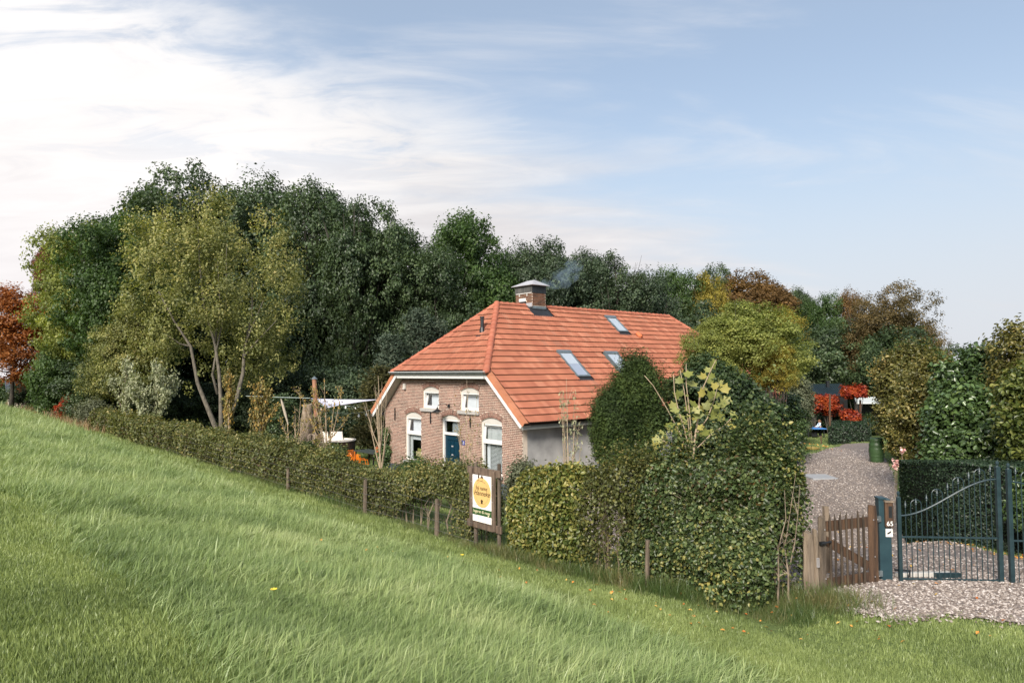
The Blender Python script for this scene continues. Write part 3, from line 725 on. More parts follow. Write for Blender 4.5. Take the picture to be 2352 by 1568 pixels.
caps((-1.43, -.46, 4.66), (UR, 2.75, ZR+.045)); caps((-7.95, -.46, 4.66), (UR, 2.75, ZR+.045))
caps((UR, 14.9, ZR+.045), (UR, 2.7, ZR+.045), (4.5, 5.42)); caps((-1.45, 18.1, 4.66), (UR, 14.9, ZR+.045))
for (u, v, z_) in ((-1.43, -.46, 4.63), (-7.95, -.46, 4.63), (UR, 2.74, ZR+.04)):
    m_ = MB(); m_.lathe([(.13, -.07), (.145, 0), (.12, .07), (.07, .115), (0.01, .13)], 12, (u, v, z_)); sub(roof, m_, 'hip_end_cap', 'ridge', smooth_=True)
# boards, soffit, gutter
for sgn in (1, -1):
    def mx(u): return u if sgn > 0 else 2*UR-u
    nx_, nz_ = s_, c_
    P0 = (.364, 2.638); P1 = (-1.36, 4.18)
    def off(p, k): return (p[0]+nx_*k, p[1]+nz_*k)
    e0, e1 = (.364, 2.638), (-1.66, 4.36+.085); k = .17
    # bottom tip cut level
    q = [e0, e1, (-1.52, 4.62), off(e0, k)]
    P = [(mx(u), -.42, z_) for u, z_ in q]
    if sgn < 0: P = P[::-1]
    MB().prism(P, (0, .035, 0)).build('bargeboard', 'white', farm)
    q2 = [(.40, 2.66), (-1.66, 4.50), (-1.60, 4.56), (.46, 2.73)]
    P = [(mx(u), -.383, z_) for u, z_ in q2]; P = P if sgn > 0 else P[::-1]
    MB().prism(P, (0, .40, 0)).build('verge_soffit', 'soffit', farm)
    if sgn > 0:
        MB().box(.40, .43, -.38, 18.0, 2.60, 2.76).build('eave_board', 'fascia', farm); MB().box(-.02, .40, .02, 18.0, 2.62, 2.65).build('eave_soffit', 'fascia', farm)
MB().box(-7.72, -1.66, -.42, -.385, 4.36, 4.505).build('front_board', 'white', farm)
MB().box(-7.85, -1.54, -.46, -.40, 4.505, 4.53).build('front_board_cap', 'white', farm)
MB().box(-7.72, -1.66, -.38, .0, 4.335, 4.365).build('front_soffit', 'soffit', farm)
gt = MB(); n = 8
vs = []; 
for u in (-8.12, -1.37):
    for k in range(n+1): a = pi+pi*k/n; vs.append((u, -.52+.075*cos(a), 4.615+.085*sin(a)))
fs = [(k, k+1, n+1+k+1, n+1+k) for k in range(n)]+[tuple(range(n+1)), tuple(range(n+1, 2*n+2))[::-1]]
gt.add(vs, fs); gutter = gt.build('gutter', 'zinc', farm)
mb = MB(); mb.tube([(-8.12, -.6, 4.62), (-1.37, -.6, 4.62)], .012, 6); sub(gutter, mb, 'gutter_bead', 'white')
for i in range(13):
    mb = MB(); u = -7.9+i*.53; mb.tube([(u, -.52+.082*cos(a), 4.615+.092*sin(a)) for a in np.linspace(pi, 2*pi, 7)], .009, 4); sub(gutter, mb, 'gutter_bracket', 'zinc')
# second gutter end seen at the far left eave
mb = MB(); mb.tube([(-W-.55, -.35, 2.66), (-W-.55, 12, 2.66)], .07, 8); mb.build('side_gutter', 'zinc_light', farm)
# chimney
cu0, cu1, cv0, cv1 = -5.585, -4.45, 4.61, 5.41
mb = MB().box(cu0, cu1, cv0, cv1, 6.5, 8.14); chim = mb.build('chimney', 'mortar', farm)
cbm = MB().box(-.5, .5, -.5, .5, -.5, .5).mesh('brick', 'cbrick')
z = 7.05; i = 0
while z < 8.1:
    x = cu0-(.11 if i % 2 else 0)
    while x < cu1-.03:
        a, b = max(x, cu0), min(x+.21, cu1)
        if b-a > .04 and not (-5.32 < (a+b)/2 < -4.85 and 7.6 < z < 7.82): obj_from(cbm, 'brick', chim, ((a+b)/2, cv0, z+.026), (b-a, .02, .05))
        x += .221
    x = cv0-(0 if i % 2 else .11)
    while x < cv1-.03 and z > 7.5:
        a, b = max(x, cv0), min(x+.21, cv1)
        if b-a > .04: obj_from(cbm, 'brick', chim, (cu1, (a+b)/2, z+.026), (.02, b-a, .05))
        x += .221
    z += .0635; i += 1
sub(chim, MB().box(cu0-.02, cu1+.005, cv0-.03, cv1+.02, 8.12, 8.50), 'cowl_sides', 'cowl')
sub(chim, MB().box(cu1+.005, cu1+.02, cv0-.02, cv1+.02, 8.12, 8.49), 'cowl_louvre', 'cowl_dark')
mb = MB(); ov = .15; zt, zp = 8.49, 8.76
A = [(cu0-ov, cv0-ov, zt), (cu1+ov, cv0-ov, zt), (cu1+ov, cv1+ov, zt), (cu0-ov, cv1+ov, zt), (cu0+.35, (cv0+cv1)/2, zp), (cu1-.30, (cv0+cv1)/2, zp)]
mb.add(A, [(0, 1, 5, 4), (1, 2, 5), (2, 3, 4, 5), (3, 0, 4)]); mb.add([(x, y, z_-.02) for x, y, z_ in A[:4]]+[A[0], A[1], A[2], A[3]], [(3, 2, 1, 0), (0, 1, 5, 4), (1, 2, 6, 5), (2, 3, 7, 6), (3, 0, 4, 7)])
sub(chim, mb, 'cowl_roof', 'zinc_light')
sub(chim, MB().box(-5.32, -4.87, cv0-.04, cv0-.012, 7.77, 7.91), 'white_patch', 'white'); sub(chim, MB().box(-5.36, -4.86, cv0-.02, cv0-.012, 7.58, 7.77), 'dark_hatch', 'lead')
sub(chim, MB().box(-4.84, cu1-.01, cv0-.035, cv0-.012, 7.5, 7.68), 'lead_patch', 'zinc_light')
mb = MB(); [mb.box(a, a+.05, cv0-.03, cv0-.01, 8.0, 8.14) for a in (-5.33, -4.82)]; mb.box(cu0+.05, cu1-.02, cv0-.035, cv0-.012, 8.11, 8.15); sub(chim, mb, 'cowl_clips', 'cream')
sub(chim, MB().box(cu1, cu1+.03, cv0, cv1+.02, 7.42, 7.53), 'zinc_strip', 'zinc')
sub(chim, MB().box(cu1, cu1+.022, cv0-.02, cv1+.015, 7.1, 7.42), 'lead_upstand', 'lead'); sub(chim, MB().box(cu0, cu1+.01, cv0-.022, cv0-.012, 7.1, 7.5), 'front_flashing', 'lead')
mb = MB(); P = [rp(a, b, .055) for a, b in ((FLASH[0]-.03, FLASH[2]), (FLASH[1], FLASH[2]), (FLASH[1], 7.0), (FLASH[0]-.03, 7.0))]; mb.prism(P, (0, 0, -.03)); sub(chim, mb, 'lead_apron', 'lead')
# skylights
for k, (v0, v1, b0, b1) in enumerate(SKYL):
    fr = MB()
    def bar(a0, a1, bb0, bb1, h0, h1, m_): 
        P = [rp(a, b, h0) for a, b in ((a0, bb0), (a1, bb0), (a1, bb1), (a0, bb1))]; m_.prism(P, tuple(np.array(rp(0, 0, h1))-np.array(rp(0, 0, h0))))
    fr = MB(); bar(v0, v1, b0, b1, -.02, .045, fr); sk = fr.build('skylight', 'zinc', farm)
    fr = MB(); bar(v0, v0+.07, b0, b1, .045, .125, fr); bar(v1-.07, v1, b0, b1, .045, .125, fr); bar(v0+.07, v1-.07, b0, b0+.08, .045, .12, fr); bar(v0-.01, v1+.01, b1-.13, b1+.02, .045, .15, fr); sub(sk, fr, 'skylight_frame', 'zinc')
    fr = MB(); fr.add([rp(a, b, .10) for a, b in ((v0+.07, b0+.08), (v1-.07, b0+.08), (v1-.07, b1-.13), (v0+.07, b1-.13))], [(0, 1, 2, 3)]); sub(sk, fr, 'pane', 'skyglass')
    fr = MB(); bar(v0+.07, v1-.07, (b0+b1)/2 if k == 0 else b0+.1, b1-.13, .07, .092, fr); sub(sk, fr, 'blind', 'skyblind')
    fr = MB(); bar(v0+.07, v1-.07, b0+.08, (b0+b1)/2, .07, .085, fr); sub(sk, fr, 'inner_lining', 'skylining')
    fr = MB(); bar(v0-.06, v1+.06, b0-.22, b0, .03, .062, fr); sub(sk, fr, 'lead_apron', 'lead')
mb = MB(); p = np.array(rp(10.5, 5.0, .05)); q = np.array(rp(10.5, 5.32, .12)); mb.tube([p+np.array([s_, 0, c_])*.08, q], [.11, .11], 10); mb.build('vent_tile', 'terracotta', farm, smooth_=True)
mb = MB(); f = frame_hip(-3.86, 2.35); b0_ = f @ Vector((0, 0, .03)); mb.tube([b0_, b0_+Vector((0, 0, .2))], [.12, .085], 12); mb.tube([b0_+Vector((0, 0, .18)), b0_+Vector((0, 0, .60))], .075, 12); mb.tube([b0_+Vector((0, 0, .58)), b0_+Vector((0, 0, .64))], .095, 12)
mb.obox(f @ Vector((0, -.12, .06)), (1, 0, 0), (0, cp, sp_), (0, -sp_, cp), .14, .18, .012); mb.build('flue_pipe', 'flue', farm, smooth_=False)
# windows and door
def arch_board(o_, zt, y0, parent):
    k, uc, hw, zb, zs, za, zo = o_; P = [(uc-hw+.005, y0, zt), (uc+hw-.005, y0, zt)]
    for i in range(13):
        x = hw-.005-(2*hw-.01)*i/12; P.append((uc+x, y0, arc_top(hw, zs, za, x)))
    mb = MB().prism(P, (0, .05, 0)); sub(parent, mb, 'arch_board', 'cream')
def sash(parent, u0, u1, z0, z1, y, tilt=0, wd=.06):
    """a sash hinged at its lower edge, optionally leaning in"""
    def T(p): 
        yy, zz = p[1]-y, p[2]-z0; return (p[0], y+yy*cos(tilt)+zz*sin(tilt), z0+zz*cos(tilt)-yy*sin(tilt))
    fr = MB(); fr.box(u0, u0+wd, y, y+.05, z0, z1); fr.box(u1-wd, u1, y, y+.05, z0, z1); fr.box(u0+wd, u1-wd, y, y+.05, z0, z0+wd*1.1); fr.box(u0+wd, u1-wd, y, y+.05, z1-wd, z1)
    fr.v = [T(p) for p in fr.v]; sub(parent, fr, 'sash', 'white')
    g_ = MB().add([T(p) for p in ((u0+wd, y+.02, z0+wd), (u1-wd, y+.02, z0+wd), (u1-wd, y+.02, z1-wd), (u0+wd, y+.02, z1-wd))], [(0, 1, 2, 3)]); sub(parent, g_, 'pane', 'glass')
for wi, o_ in enumerate(OPEN[:4]):
    k, uc, hw, zb, zs, za, zo = o_; zt = 3.79 if zb > 3 else 2.665; y0 = .085; t = .055
    fr = MB(); fr.box(uc-hw, uc-hw+t, y0-.03, y0+.08, zb, zt); fr.box(uc+hw-t, uc+hw, y0-.03, y0+.08, zb, zt); fr.box(uc-hw+t, uc+hw-t, y0-.03, y0+.08, zb, zb+t*.9); fr.box(uc-hw+t, uc+hw-t, y0-.03, y0+.08, zt-t, zt)
    if zb < 3: fr.box(uc-hw+t, uc+hw-t, y0-.045, y0+.08, 1.93, 2.02)
    win = fr.build('window', 'white', farm); arch_board(o_, zt, y0-.035, win)
    sub(win, MB().box(uc-hw-.09, uc+hw+.05, -.09, .05, zb-.125, zb), 'stone_sill', 'stone')
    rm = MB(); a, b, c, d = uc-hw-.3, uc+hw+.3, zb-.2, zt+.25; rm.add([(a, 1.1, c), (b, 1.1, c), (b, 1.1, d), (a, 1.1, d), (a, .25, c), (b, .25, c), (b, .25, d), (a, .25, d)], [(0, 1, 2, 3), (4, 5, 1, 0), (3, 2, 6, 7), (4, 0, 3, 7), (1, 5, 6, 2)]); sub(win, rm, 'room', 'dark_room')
    if zb > 3:
        sash(win, uc-hw+t, uc+hw-t, zb+t, zt-t, y0, .22 if wi == 0 else .16)
        cu = MB(); cu.box(uc-hw+t+(.18 if wi == 0 else .0), uc+hw-t, y0+.21, y0+.23, zb+.05, zt-.03); sub(win, cu, 'curtain', 'curtain')
    else:
        sash(win, uc-hw+t, uc+hw-t, 2.02, zt-t, y0, .16 if wi == 2 else .10)
        g_ = MB().add([(uc-hw+t, y0+.02, zb+t), (uc+hw-t, y0+.02, zb+t), (uc+hw-t, y0+.02, 1.93), (uc-hw+t, y0+.02, 1.93)], [(0, 1, 2, 3)]); sub(win, g_, 'pane', 'glass')
        if wi == 3:
            for z_ in np.arange(zb+.1, 1.92, .048):
                m_ = MB().obox((uc+.12, y0+.13, z_), (1, 0, 0), (0, .85, .5), (0, -.5, .85), hw-.2, .022, .0015); sub(win, m_, 'blind_slat', 'blind')
            m_ = MB(); [m_.box(u, u+.012, y0+.10, y0+.105, zb+.08, 2.6) for u in (uc-.28, uc+.10, uc+.2)]; sub(win, m_, 'blind_cord', 'blind')
            cu = MB().box(uc-hw+t, uc+hw-t, y0+.17, y0+.18, 2.03, zt-.05); sub(win, cu, 'curtain', 'blind')
            cu = MB().box(uc-hw+t, uc-hw+t+.17, y0+.16, y0+.19, zb, 1.95); sub(win, cu, 'curtain', 'curtain')
        else:
            cu = MB().box(uc-hw+t+.18, uc+hw-t, y0+.17, y0+.18, 2.03, zt-.05); sub(win, cu, 'curtain', 'curtain')
            cu = MB().box(uc-hw+t+.12, uc+hw-t, y0+.14, y0+.18, 1.70, 1.88); sub(win, cu, 'roller_blind', 'curtain')
            cu = MB(); cu.box(uc-hw+t, uc-hw+t+.20, y0+.12, y0+.14, zb, 1.93); sub(win, cu, 'curtain', 'blind')
            sub(win, MB().box(uc-.02, uc+.46, y0+.07, y0+.2, 1.02, 1.22), 'plant_trough', 'trough')
            cc_ = MB(); [cc_.lathe([(.02, 0), (.035, .05), (.03, .11), (.005, .14)], 8, (uc+.06+.09*i, y0+.13, 1.21)) for i in range(4)]; sub(win, cc_, 'cactus', 'cactus')
k, uc, hw, zb, zs, za, zo = OPEN[4]; y0 = .085; t = .07; zt = 2.71
fr = MB(); fr.box(uc-hw, uc-hw+t, y0-.03, y0+.1, zb, zt); fr.box(uc+hw-t, uc+hw, y0-.03, y0+.1, zb, zt); fr.box(uc-hw+t, uc+hw-t, y0-.03, y0+.1, zt-t, zt); fr.box(uc-hw+t, uc+hw-t, y0-.045, y0+.1, 2.09, 2.187)
dfm = fr.build('door_surround', 'white', farm); arch_board(OPEN[4], zt, y0-.035, dfm)
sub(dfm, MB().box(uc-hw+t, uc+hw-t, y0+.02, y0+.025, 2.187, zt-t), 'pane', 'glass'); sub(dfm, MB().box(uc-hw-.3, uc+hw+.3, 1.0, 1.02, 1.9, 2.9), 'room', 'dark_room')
sub(dfm, MB().box(uc-.18, uc+.3, y0+.14, y0+.16, 2.1, 2.7), 'curtain', 'blind')
sub(dfm, MB().box(uc-hw-.1, uc+hw+.1, -.28, .1, -.08, .06), 'door_step', 'stone')
dl = MB().box(uc-hw+t, uc+hw-t, y0+.03, y0+.07, .06, 2.09).build('door', 'door', farm)
for (a, b, c, d) in ((-.40, -.14, 1.12, 1.86), (-.085, .085, .99, 1.86), (.14, .40, 1.12, 1.86), (-.36, -.06, .2, .68), (.06, .36, .2, .68)):
    m_ = MB(); m_.box(uc+a, uc+b, y0+.015, y0+.03, c, d); m_.box(uc+a+.04, uc+b-.04, y0+.004, y0+.015, c+.04, d-.04); sub(dl, m_, 'door_panel', 'door')
m_ = MB(); m_.box(uc-.36, uc+.36, y0-.01, y0+.03, 1.885, 1.93); sub(dl, m_, 'door_moulding', 'door')
m_ = MB(); m_.box(uc-.46, uc+.46, y0-.03, y0+.03, .84, .885); sub(dl, m_, 'weather_board', 'white')
m_ = MB(); m_.box(uc-.15, uc+.15, y0-.005, y0+.03, .93, 1.0); sub(dl, m_, 'letter_plate', 'trough')
m_ = MB(); [m_.box(uc-.05, uc+.05, y0-.015, y0+.01, zz, zz+.05) for zz in (1.62, 1.28)]; sub(dl, m_, 'knocker', 'zinc_light')
m_ = MB(); m_.tube([(uc-.43, y0+.03, 1.12), (uc-.43, y0-.05, 1.12)], [.012, .03], 8); sub(dl, m_, 'door_knob', 'brass')
for u in (-8.52, -5.70, -2.99):
    m_ = MB(); m_.box(u-.022, u+.022, -.045, -.008, 2.48, 3.02); m_.box(u-.035, u+.035, -.05, -.008, 2.70, 2.76); m_.build('wall_anchor', 'black', farm)
m_ = MB(); m_.tube([(-4.40, -.01, 3.25), (-4.40, -.05, 3.25)], .07, 12); m_.tube([(-4.40, -.04, 3.25), (-4.44, -.16, 3.33), (-4.50, -.30, 3.35), (-4.56, -.42, 3.30), (-4.58, -.46, 3.20)], .014, 6); m_.build('wall_lamp', 'black', farm)
m_ = MB(); m_.lathe([(.03, 3.20), (.045, 3.13), (.10, 3.10), (.19, 3.045), (.20, 3.03), (.03, 3.06)], 14, (-4.58, -.46, 0)); m_.build('lamp_shade', 'black', farm)
m_ = MB(); m_.box(-7.75, -7.60, -.1, -.008, 3.90, 4.12); m_.box(-7.74, -7.61, -.12, -.008, 3.86, 3.92); m_.build('alarm_box', 'cream', farm, bevel=.01)
npl = MB().box(-3.56, -3.36, -.022, -.008, 1.77, 1.95).build('number_plate', 'platebl', farm)
text('65', .15, 'lettering_white', (-3.46, -.025, 1.855), (pi/2, 0, 0), npl)

# ------------------------------------------------------------------ trees
PROTO = {}
def proto(key, mat_, **k): PROTO[key] = (crown('crown', LEAF[mat_], **k), k['R'], k['zc'])
proto('oakA', 'oak', R=(5, 5, 7.5), zc=0, box=3.4, lobes=26, clumps=24, per=58, cr=.85, leaf=.25, seed=21, lobe_r=.40, fill=.25)
proto('oakB', 'oak', R=(5, 5, 7.5), zc=0, box=3.4, lobes=30, clumps=20, per=58, cr=.8, leaf=.25, seed=22, lobe_r=.36, fill=.25)
proto('oakC', 'oak', R=(5, 5, 7.5), zc=0, box=3.4, lobes=24, clumps=24, per=56, cr=.9, leaf=.25, seed=23, lobe_r=.42, fill=.25, up=.25)
proto('tallA', 'oak', R=(4.4, 4.4, 7.5), zc=0, box=3.4, lobes=30, clumps=18, per=56, cr=.75, leaf=.23, seed=24, lobe_r=.34, fill=.3, up=.2)
proto('airy', 'green', R=(5, 5, 7), zc=0, box=3.4, lobes=30, clumps=18, per=56, cr=.75, leaf=.24, seed=25, lobe_r=.36, fill=.22, up=.3)
proto('soft', 'yellowgreen', R=(4.6, 4.6, 4.6), zc=0, box=3.4, lobes=26, clumps=22, per=60, cr=.75, leaf=.20, seed=26, lobe_r=.4, fill=.2, flat=.5, hang=.15)
proto('plume', 'birch', R=(3.4, 3.4, 6.4), zc=0, box=3.4, lobes=24, clumps=18, per=56, cr=.6, leaf=.18, seed=27, lobe_r=.36, fill=.3, up=.7)
proto('bushdark', 'oak', R=(4, 3, 3.2), zc=0, box=3.4, lobes=14, clumps=18, per=60, cr=.75, leaf=.22, seed=28, lobe_r=.5, low=-1, fill=.3)
def tree(px, hw, ytop, Y, key, leafm, label, cat='tree', group=None, zbot=None, trunk=True, trunk_m='bark_dark', ry=None, rz=None, name=None):
    me_, R, _ = PROTO[key]; c = at(px, 850, Y); top = at(px, ytop, Y)[2]; g = hgt(c[0], c[1]); rad = hw/FPX*Y
    zb = g+.8 if zbot is None else zbot; rzs = (top-zb)/2/(R[2]*1.08); zc = zb+(top-zb)*.52
    o = thing(name or ('shrub' if cat in ('shrub', 'bush') else 'tree'), label, cat, (c[0], c[1], g), 0, group)
    ang = random.uniform(0, 6.28) if rz is None else rz
    co = obj_from(me_, 'crown', o, (0, 0, zc-g), (rad/R[0]/1.04, (ry or rad)/R[1], rzs), ang)
    if leafm: co.material_slots[0].link = 'OBJECT'; co.material_slots[0].material = LEAF[leafm]
    co['kind'] = 'stuff' if False else 'thing'; del co['kind']
    if trunk:
        mb = MB(); limbs(mb, 0, (top-g)*.86, max(.1, (top-g)*.017), 14, (rad*.9, rad*.9, (top-zb)/2), zc-g, int(px)+int(Y)); mb.build('trunk', trunk_m, o, off=(0, 0, 0), smooth_=True)
    return o
BT = 'broadleaf trees behind the farmhouse'
TREES = [
 (190, 112, 490, 53, 'airy', 'yellowgreen', 'yellow-green topped tree at the left end of the wood, above the orange oak', None),
 (270, 125, 470, 50, 'airy', 'green', 'light green tree right of the yellow-green one at the left of the wood', None),
 (345, 125, 388, 63, 'oakA', 'oak', 'dark round-topped oak at the upper left shoulder of the wood', None),
 (455, 130, 362, 62, 'oakB', 'oak', 'highest dark oak, behind the yellowing multi-stemmed tree', None),
 (590, 125, 366, 65, 'oakC', 'oak', 'broad dark oak just right of the highest one, behind the pale stems', None),
 (715, 105, 374, 60, 'oakA', 'oak', 'dark oak with a stepped crown right of the yellowing tree', None),
 (820, 95, 428, 57, 'oakB', 'oak', 'dark oak above the stove pipe and shade sail', None),
 (925, 95, 484, 62, 'oakA', 'oak', 'narrower dark tree between the big oaks and the lighter green tree', None),
 (1080, 135, 466, 64, 'airy', 'green', 'lighter green loose tree with sky gaps left of the chimney', None),
 (1005, 90, 540, 58, 'oakC', 'oak', 'lower dark tree in front of the lighter green one left of the ridge', None),
 (1190, 80, 535, 67, 'oakC', 'oak_blue', 'dark blue-green tree standing right behind the chimney', None),
 (1272, 82, 522, 64, 'oakB', 'oak_blue', 'dark blue-green tree behind the chimney smoke', None),
 (1345, 70, 545, 69, 'oakA', 'oak_blue', 'dark blue-green tree behind the middle of the ridge', None),
 (1412, 80, 552, 65, 'tallA', 'oak_blue', 'spiky topped dark tree behind the upper skylight', None),
 (1492, 85, 605, 66, 'oakC', 'oak_blue', 'lower dark tree sloping down behind the right end of the ridge', None),
 (1552, 80, 600, 80, 'airy', 'green', 'pale green tree beyond the right end of the ridge', None),
 (1635, 62, 592, 88, 'oakB', 'oak', 'small dark topped tree beyond the yellow one', None),
 (1620, 62, 612, 78, 'soft', 'yellow', 'bright yellow tree beyond the right end of the roof', None),
 (1745, 105, 602, 84, 'oakB', 'rust', 'rust-brown tree behind the yellow-green one beyond the roof', None),
 (1800, 60, 690, 74, 'oakC', 'yellow', 'golden brown lower tree right of the rust-brown crown', None),
 (1835, 45, 640, 92, 'oakA', 'oak', 'dark tree with a loose edge beside the rust-brown one', None),
 (1895, 62, 662, 78, 'airy', 'green', 'green tree above the black garden shed', None),
 (1955, 45, 650, 82, 'oakC', 'rust', 'brown tree between the green tree and the birches', None),
 (1990, 55, 668, 72, 'plume', 'birch', 'smaller bronze birch right of the shed', None),
 (2068, 84, 626, 70, 'plume', 'birch', 'tall bronze birch against the sky on the right', None),
 (2135, 42, 735, 66, 'plume', 'birch', 'thin low bronze birch at the right end of the tree line', None),
 (1706, 132, 682, 31.5, 'soft', 'yellowgreen', 'full yellow-green tree standing right behind the farmhouse', None),
 (1788, 48, 762, 30.3, 'soft', 'yellow', 'hanging golden tree in front of the yellow-green one', None),
 (1632, 74, 722, 31, 'soft', 'yellowgreen', 'smaller yellow-green tree touching the rear hip of the roof', None),
]
for i, (px, hw, yt, Y_, key, lm, lab, grp) in enumerate(TREES):
    if lm in ('oak', 'oak_blue') and px < 1500: hw *= 1.16
    tree(px, hw, yt, Y_, key, lm, lab, group='trees of the wood around the farm', zbot=3.2 if Y_ < 34 else None)
tree(285, 95, 700, 46.5, 'soft', 'beech', 'low yellow-olive tree to the left below the multi-stemmed one', group='trees of the wood around the farm')
# orange oak at the left edge
tree(28, 120, 640, 60, 'airy', 'orange', 'orange autumn oak at the left edge of the view', zbot=.8, group='trees of the wood around the farm')
tree(118, 48, 515, 68, 'oakB', 'redbrown', 'red-brown tree peeping out behind the light green tree', zbot=6, group='trees of the wood around the farm')
# dark undergrowth
UND = [(110, 860, 66, 'oak', 'dark shrub beside the small tiled shed'), (165, 850, 58, 'green', 'green bush under the orange oak'), (170, 760, 55, 'green', 'green bush between the orange oak and the wood'), (300, 740, 60, 'oak', 'dark bush in the gap under the light green tree'), (420, 760, 64, 'oak', 'dark bush deep behind the silvery saplings'), (235, 830, 49, 'oak', 'dark bush behind the silvery saplings'),
 (330, 850, 56, 'oak', 'dark bush further back behind the silvery saplings'), (430, 880, 53, 'oak_blue', 'black-green bush left of the pale stems'), (540, 870, 55, 'oak_blue', 'black-green bush behind the pale stems'),
 (640, 860, 52, 'oak_blue', 'black-green bush right of the pale stems'), (740, 850, 50, 'oak_blue', 'dark bush behind the stove pipe'), (830, 850, 47, 'oak_blue', 'dark bush behind the shade sail'), (920, 830, 50, 'oak', 'dark bush left of the roof'),
 (690, 700, 57, 'oak', 'dark holly-like bush high behind the shade sail'), (830, 640, 60, 'oak', 'tall dark bush under the oaks'), (540, 760, 62, 'oak', 'tall dark bush deep in the wood behind the stems'), (1000, 700, 66, 'oak', 'tall dark bush behind the front hip'),
 (1120, 690, 72, 'oak', 'tall dark bush behind the roof apex'), (1560, 700, 74, 'oak', 'dark bush beyond the end of the ridge'), (1480, 690, 70, 'oak_blue', 'dark bush behind the right part of the ridge'),
 (1830, 760, 70, 'oak', 'dark bush left of the garden shed'), (1900, 760, 76, 'oak_blue', 'dark bush behind the garden shed'), (1975, 750, 74, 'oak', 'dark bush right behind the garden shed'), (2050, 760, 66, 'oak', 'dark bush under the bronze birches'), (2130, 800, 60, 'green', 'dark green bush at the foot of the right birch'), (2250, 800, 75, 'oak', 'far bush behind the laurels'), (2340, 830, 80, 'oak', 'far bush at the right edge')]
for px, yt, Y_, lm, lab in UND: tree(px, 85 if yt > 780 else 95, yt, Y_, 'bushdark', lm, lab, 'bush', 'dark undergrowth below the wood', zbot=hgt(*at(px, 850, Y_)[:2])-.3, trunk=False)
# the yellowing multi-stemmed tree
YB = 44.0
tb = at(510, 1012, YB); g0 = hgt(tb[0], tb[1]); yt_ = thing('tree', 'yellowing multi-stemmed tree with pale grey stems in front of the wood', 'tree', (tb[0], tb[1], g0))
STEMS = [([(510, 1020), (503, 1000), (476, 934), (454, 880), (438, 795), (400, 737), (362, 665)], .20),
 ([(511, 1020), (508, 1000), (507, 912), (503, 853), (494, 790), (467, 696), (458, 600), (455, 520)], .17), ([(513, 1018), (520, 985), (546, 907), (559, 853), (561, 804), (579, 723), (579, 650)], .21),
 ([(559, 822), (588, 786), (636, 735)], .09), ([(500, 905), (488, 860), (498, 800), (520, 700), (520, 560)], .10), ([(438, 795), (415, 790), (370, 760)], .08), ([(561, 804), (575, 760), (605, 690)], .09), ([(494, 790), (505, 700), (500, 600)], .08)]
for k, (pl_, r) in enumerate(STEMS):
    mb = MB(); n = len(pl_); dy = (k % 3-1)*.8
    mb.tube([at(x, y, YB+dy*i/n) for i, (x, y) in enumerate(pl_)], [r*(1-.85*i/(n-1)) for i in range(n)], 8); mb.build('stem', 'bark', yt_, smooth_=True)
me_ = crown('crown', LEAF['beech'], R=(8.0, 5.0, 8.2), zc=0, lobes=44, clumps=16, per=46, cr=.58, leaf=.165, seed=41, lobe_r=.19, up=1.1, low=-.72, fill=.25, elong=.75, top_c=.15, flat=.45)
cc = at(478, 708, YB); obj_from(me_, 'crown', yt_, (cc[0]-tb[0]-.3, 1.1, cc[2]-g0+.25), (1, 1, 1.13))
# conifers left of the roof
def cone(px, hw, yt, Y_, leafm, label, seed, zb=None, cat='conifer'):
    c = at(px, 850, Y_); top = at(px, yt, Y_)[2]; g = hgt(c[0], c[1]); H = top-g; R_ = hw/FPX*Y_
    o = thing('conifer', label, cat, (c[0], c[1], g)); n = int(210*H/6); rg = np.random.default_rng(seed)
    f = rg.uniform(0.02, 1, n)**.8; f = 1-f*.97; a = rg.uniform(0, 6.28, n); rr = R_*(1-f)**.75*rg.uniform(.6, 1.08, n)+.05
    C = np.stack([np.cos(a)*rr, np.sin(a)*rr, f*H], 1); per = 60; O = np.stack([np.cos(a), np.sin(a), np.full(n, .5)], 1)
    ci = np.repeat(np.arange(n), per); sp = np.abs(rg.normal(size=(n*per, 1)))*.42
    P = C[ci]+O[ci]*sp*.5+rg.normal(size=(n*per, 3))*np.array([.22, .22, .10]); v = rg.uniform(0, .7, n*per)+rg.uniform(0, .3, n)[ci]
    obj_from(leaves_mesh('crown', LEAF[leafm], P, rg.normal(size=(n*per, 3))+np.array([0, 0, .7]), .20, .07, v, rg.uniform(0, 1, n)[ci], 4, O[ci]), 'crown', o)
    mb = MB(); mb.tube([(0, 0, -.2), (0, 0, H*.9)], [.16, .03], 7); mb.build('trunk', 'bark_dark', o, off=(0, 0, 0))
cone(957, 50, 700, 42, 'bluefir', 'grey-green fir behind the left end of the roof', 51)
cone(1003, 38, 728, 43, 'bluefir', 'smaller grey-green fir close to the roof hip', 52)
cone(897, 34, 765, 41, 'bluefir', 'bluish small fir left of the grey-green one', 53)
cone(868, 50, 838, 38, 'olive', 'olive-brown juniper just left of the verge of the roof', 54, cat='juniper')
cone(645, 30, 905, 41, 'oak', 'low dark yew between the saplings and the stove pipe', 55, cat='yew')

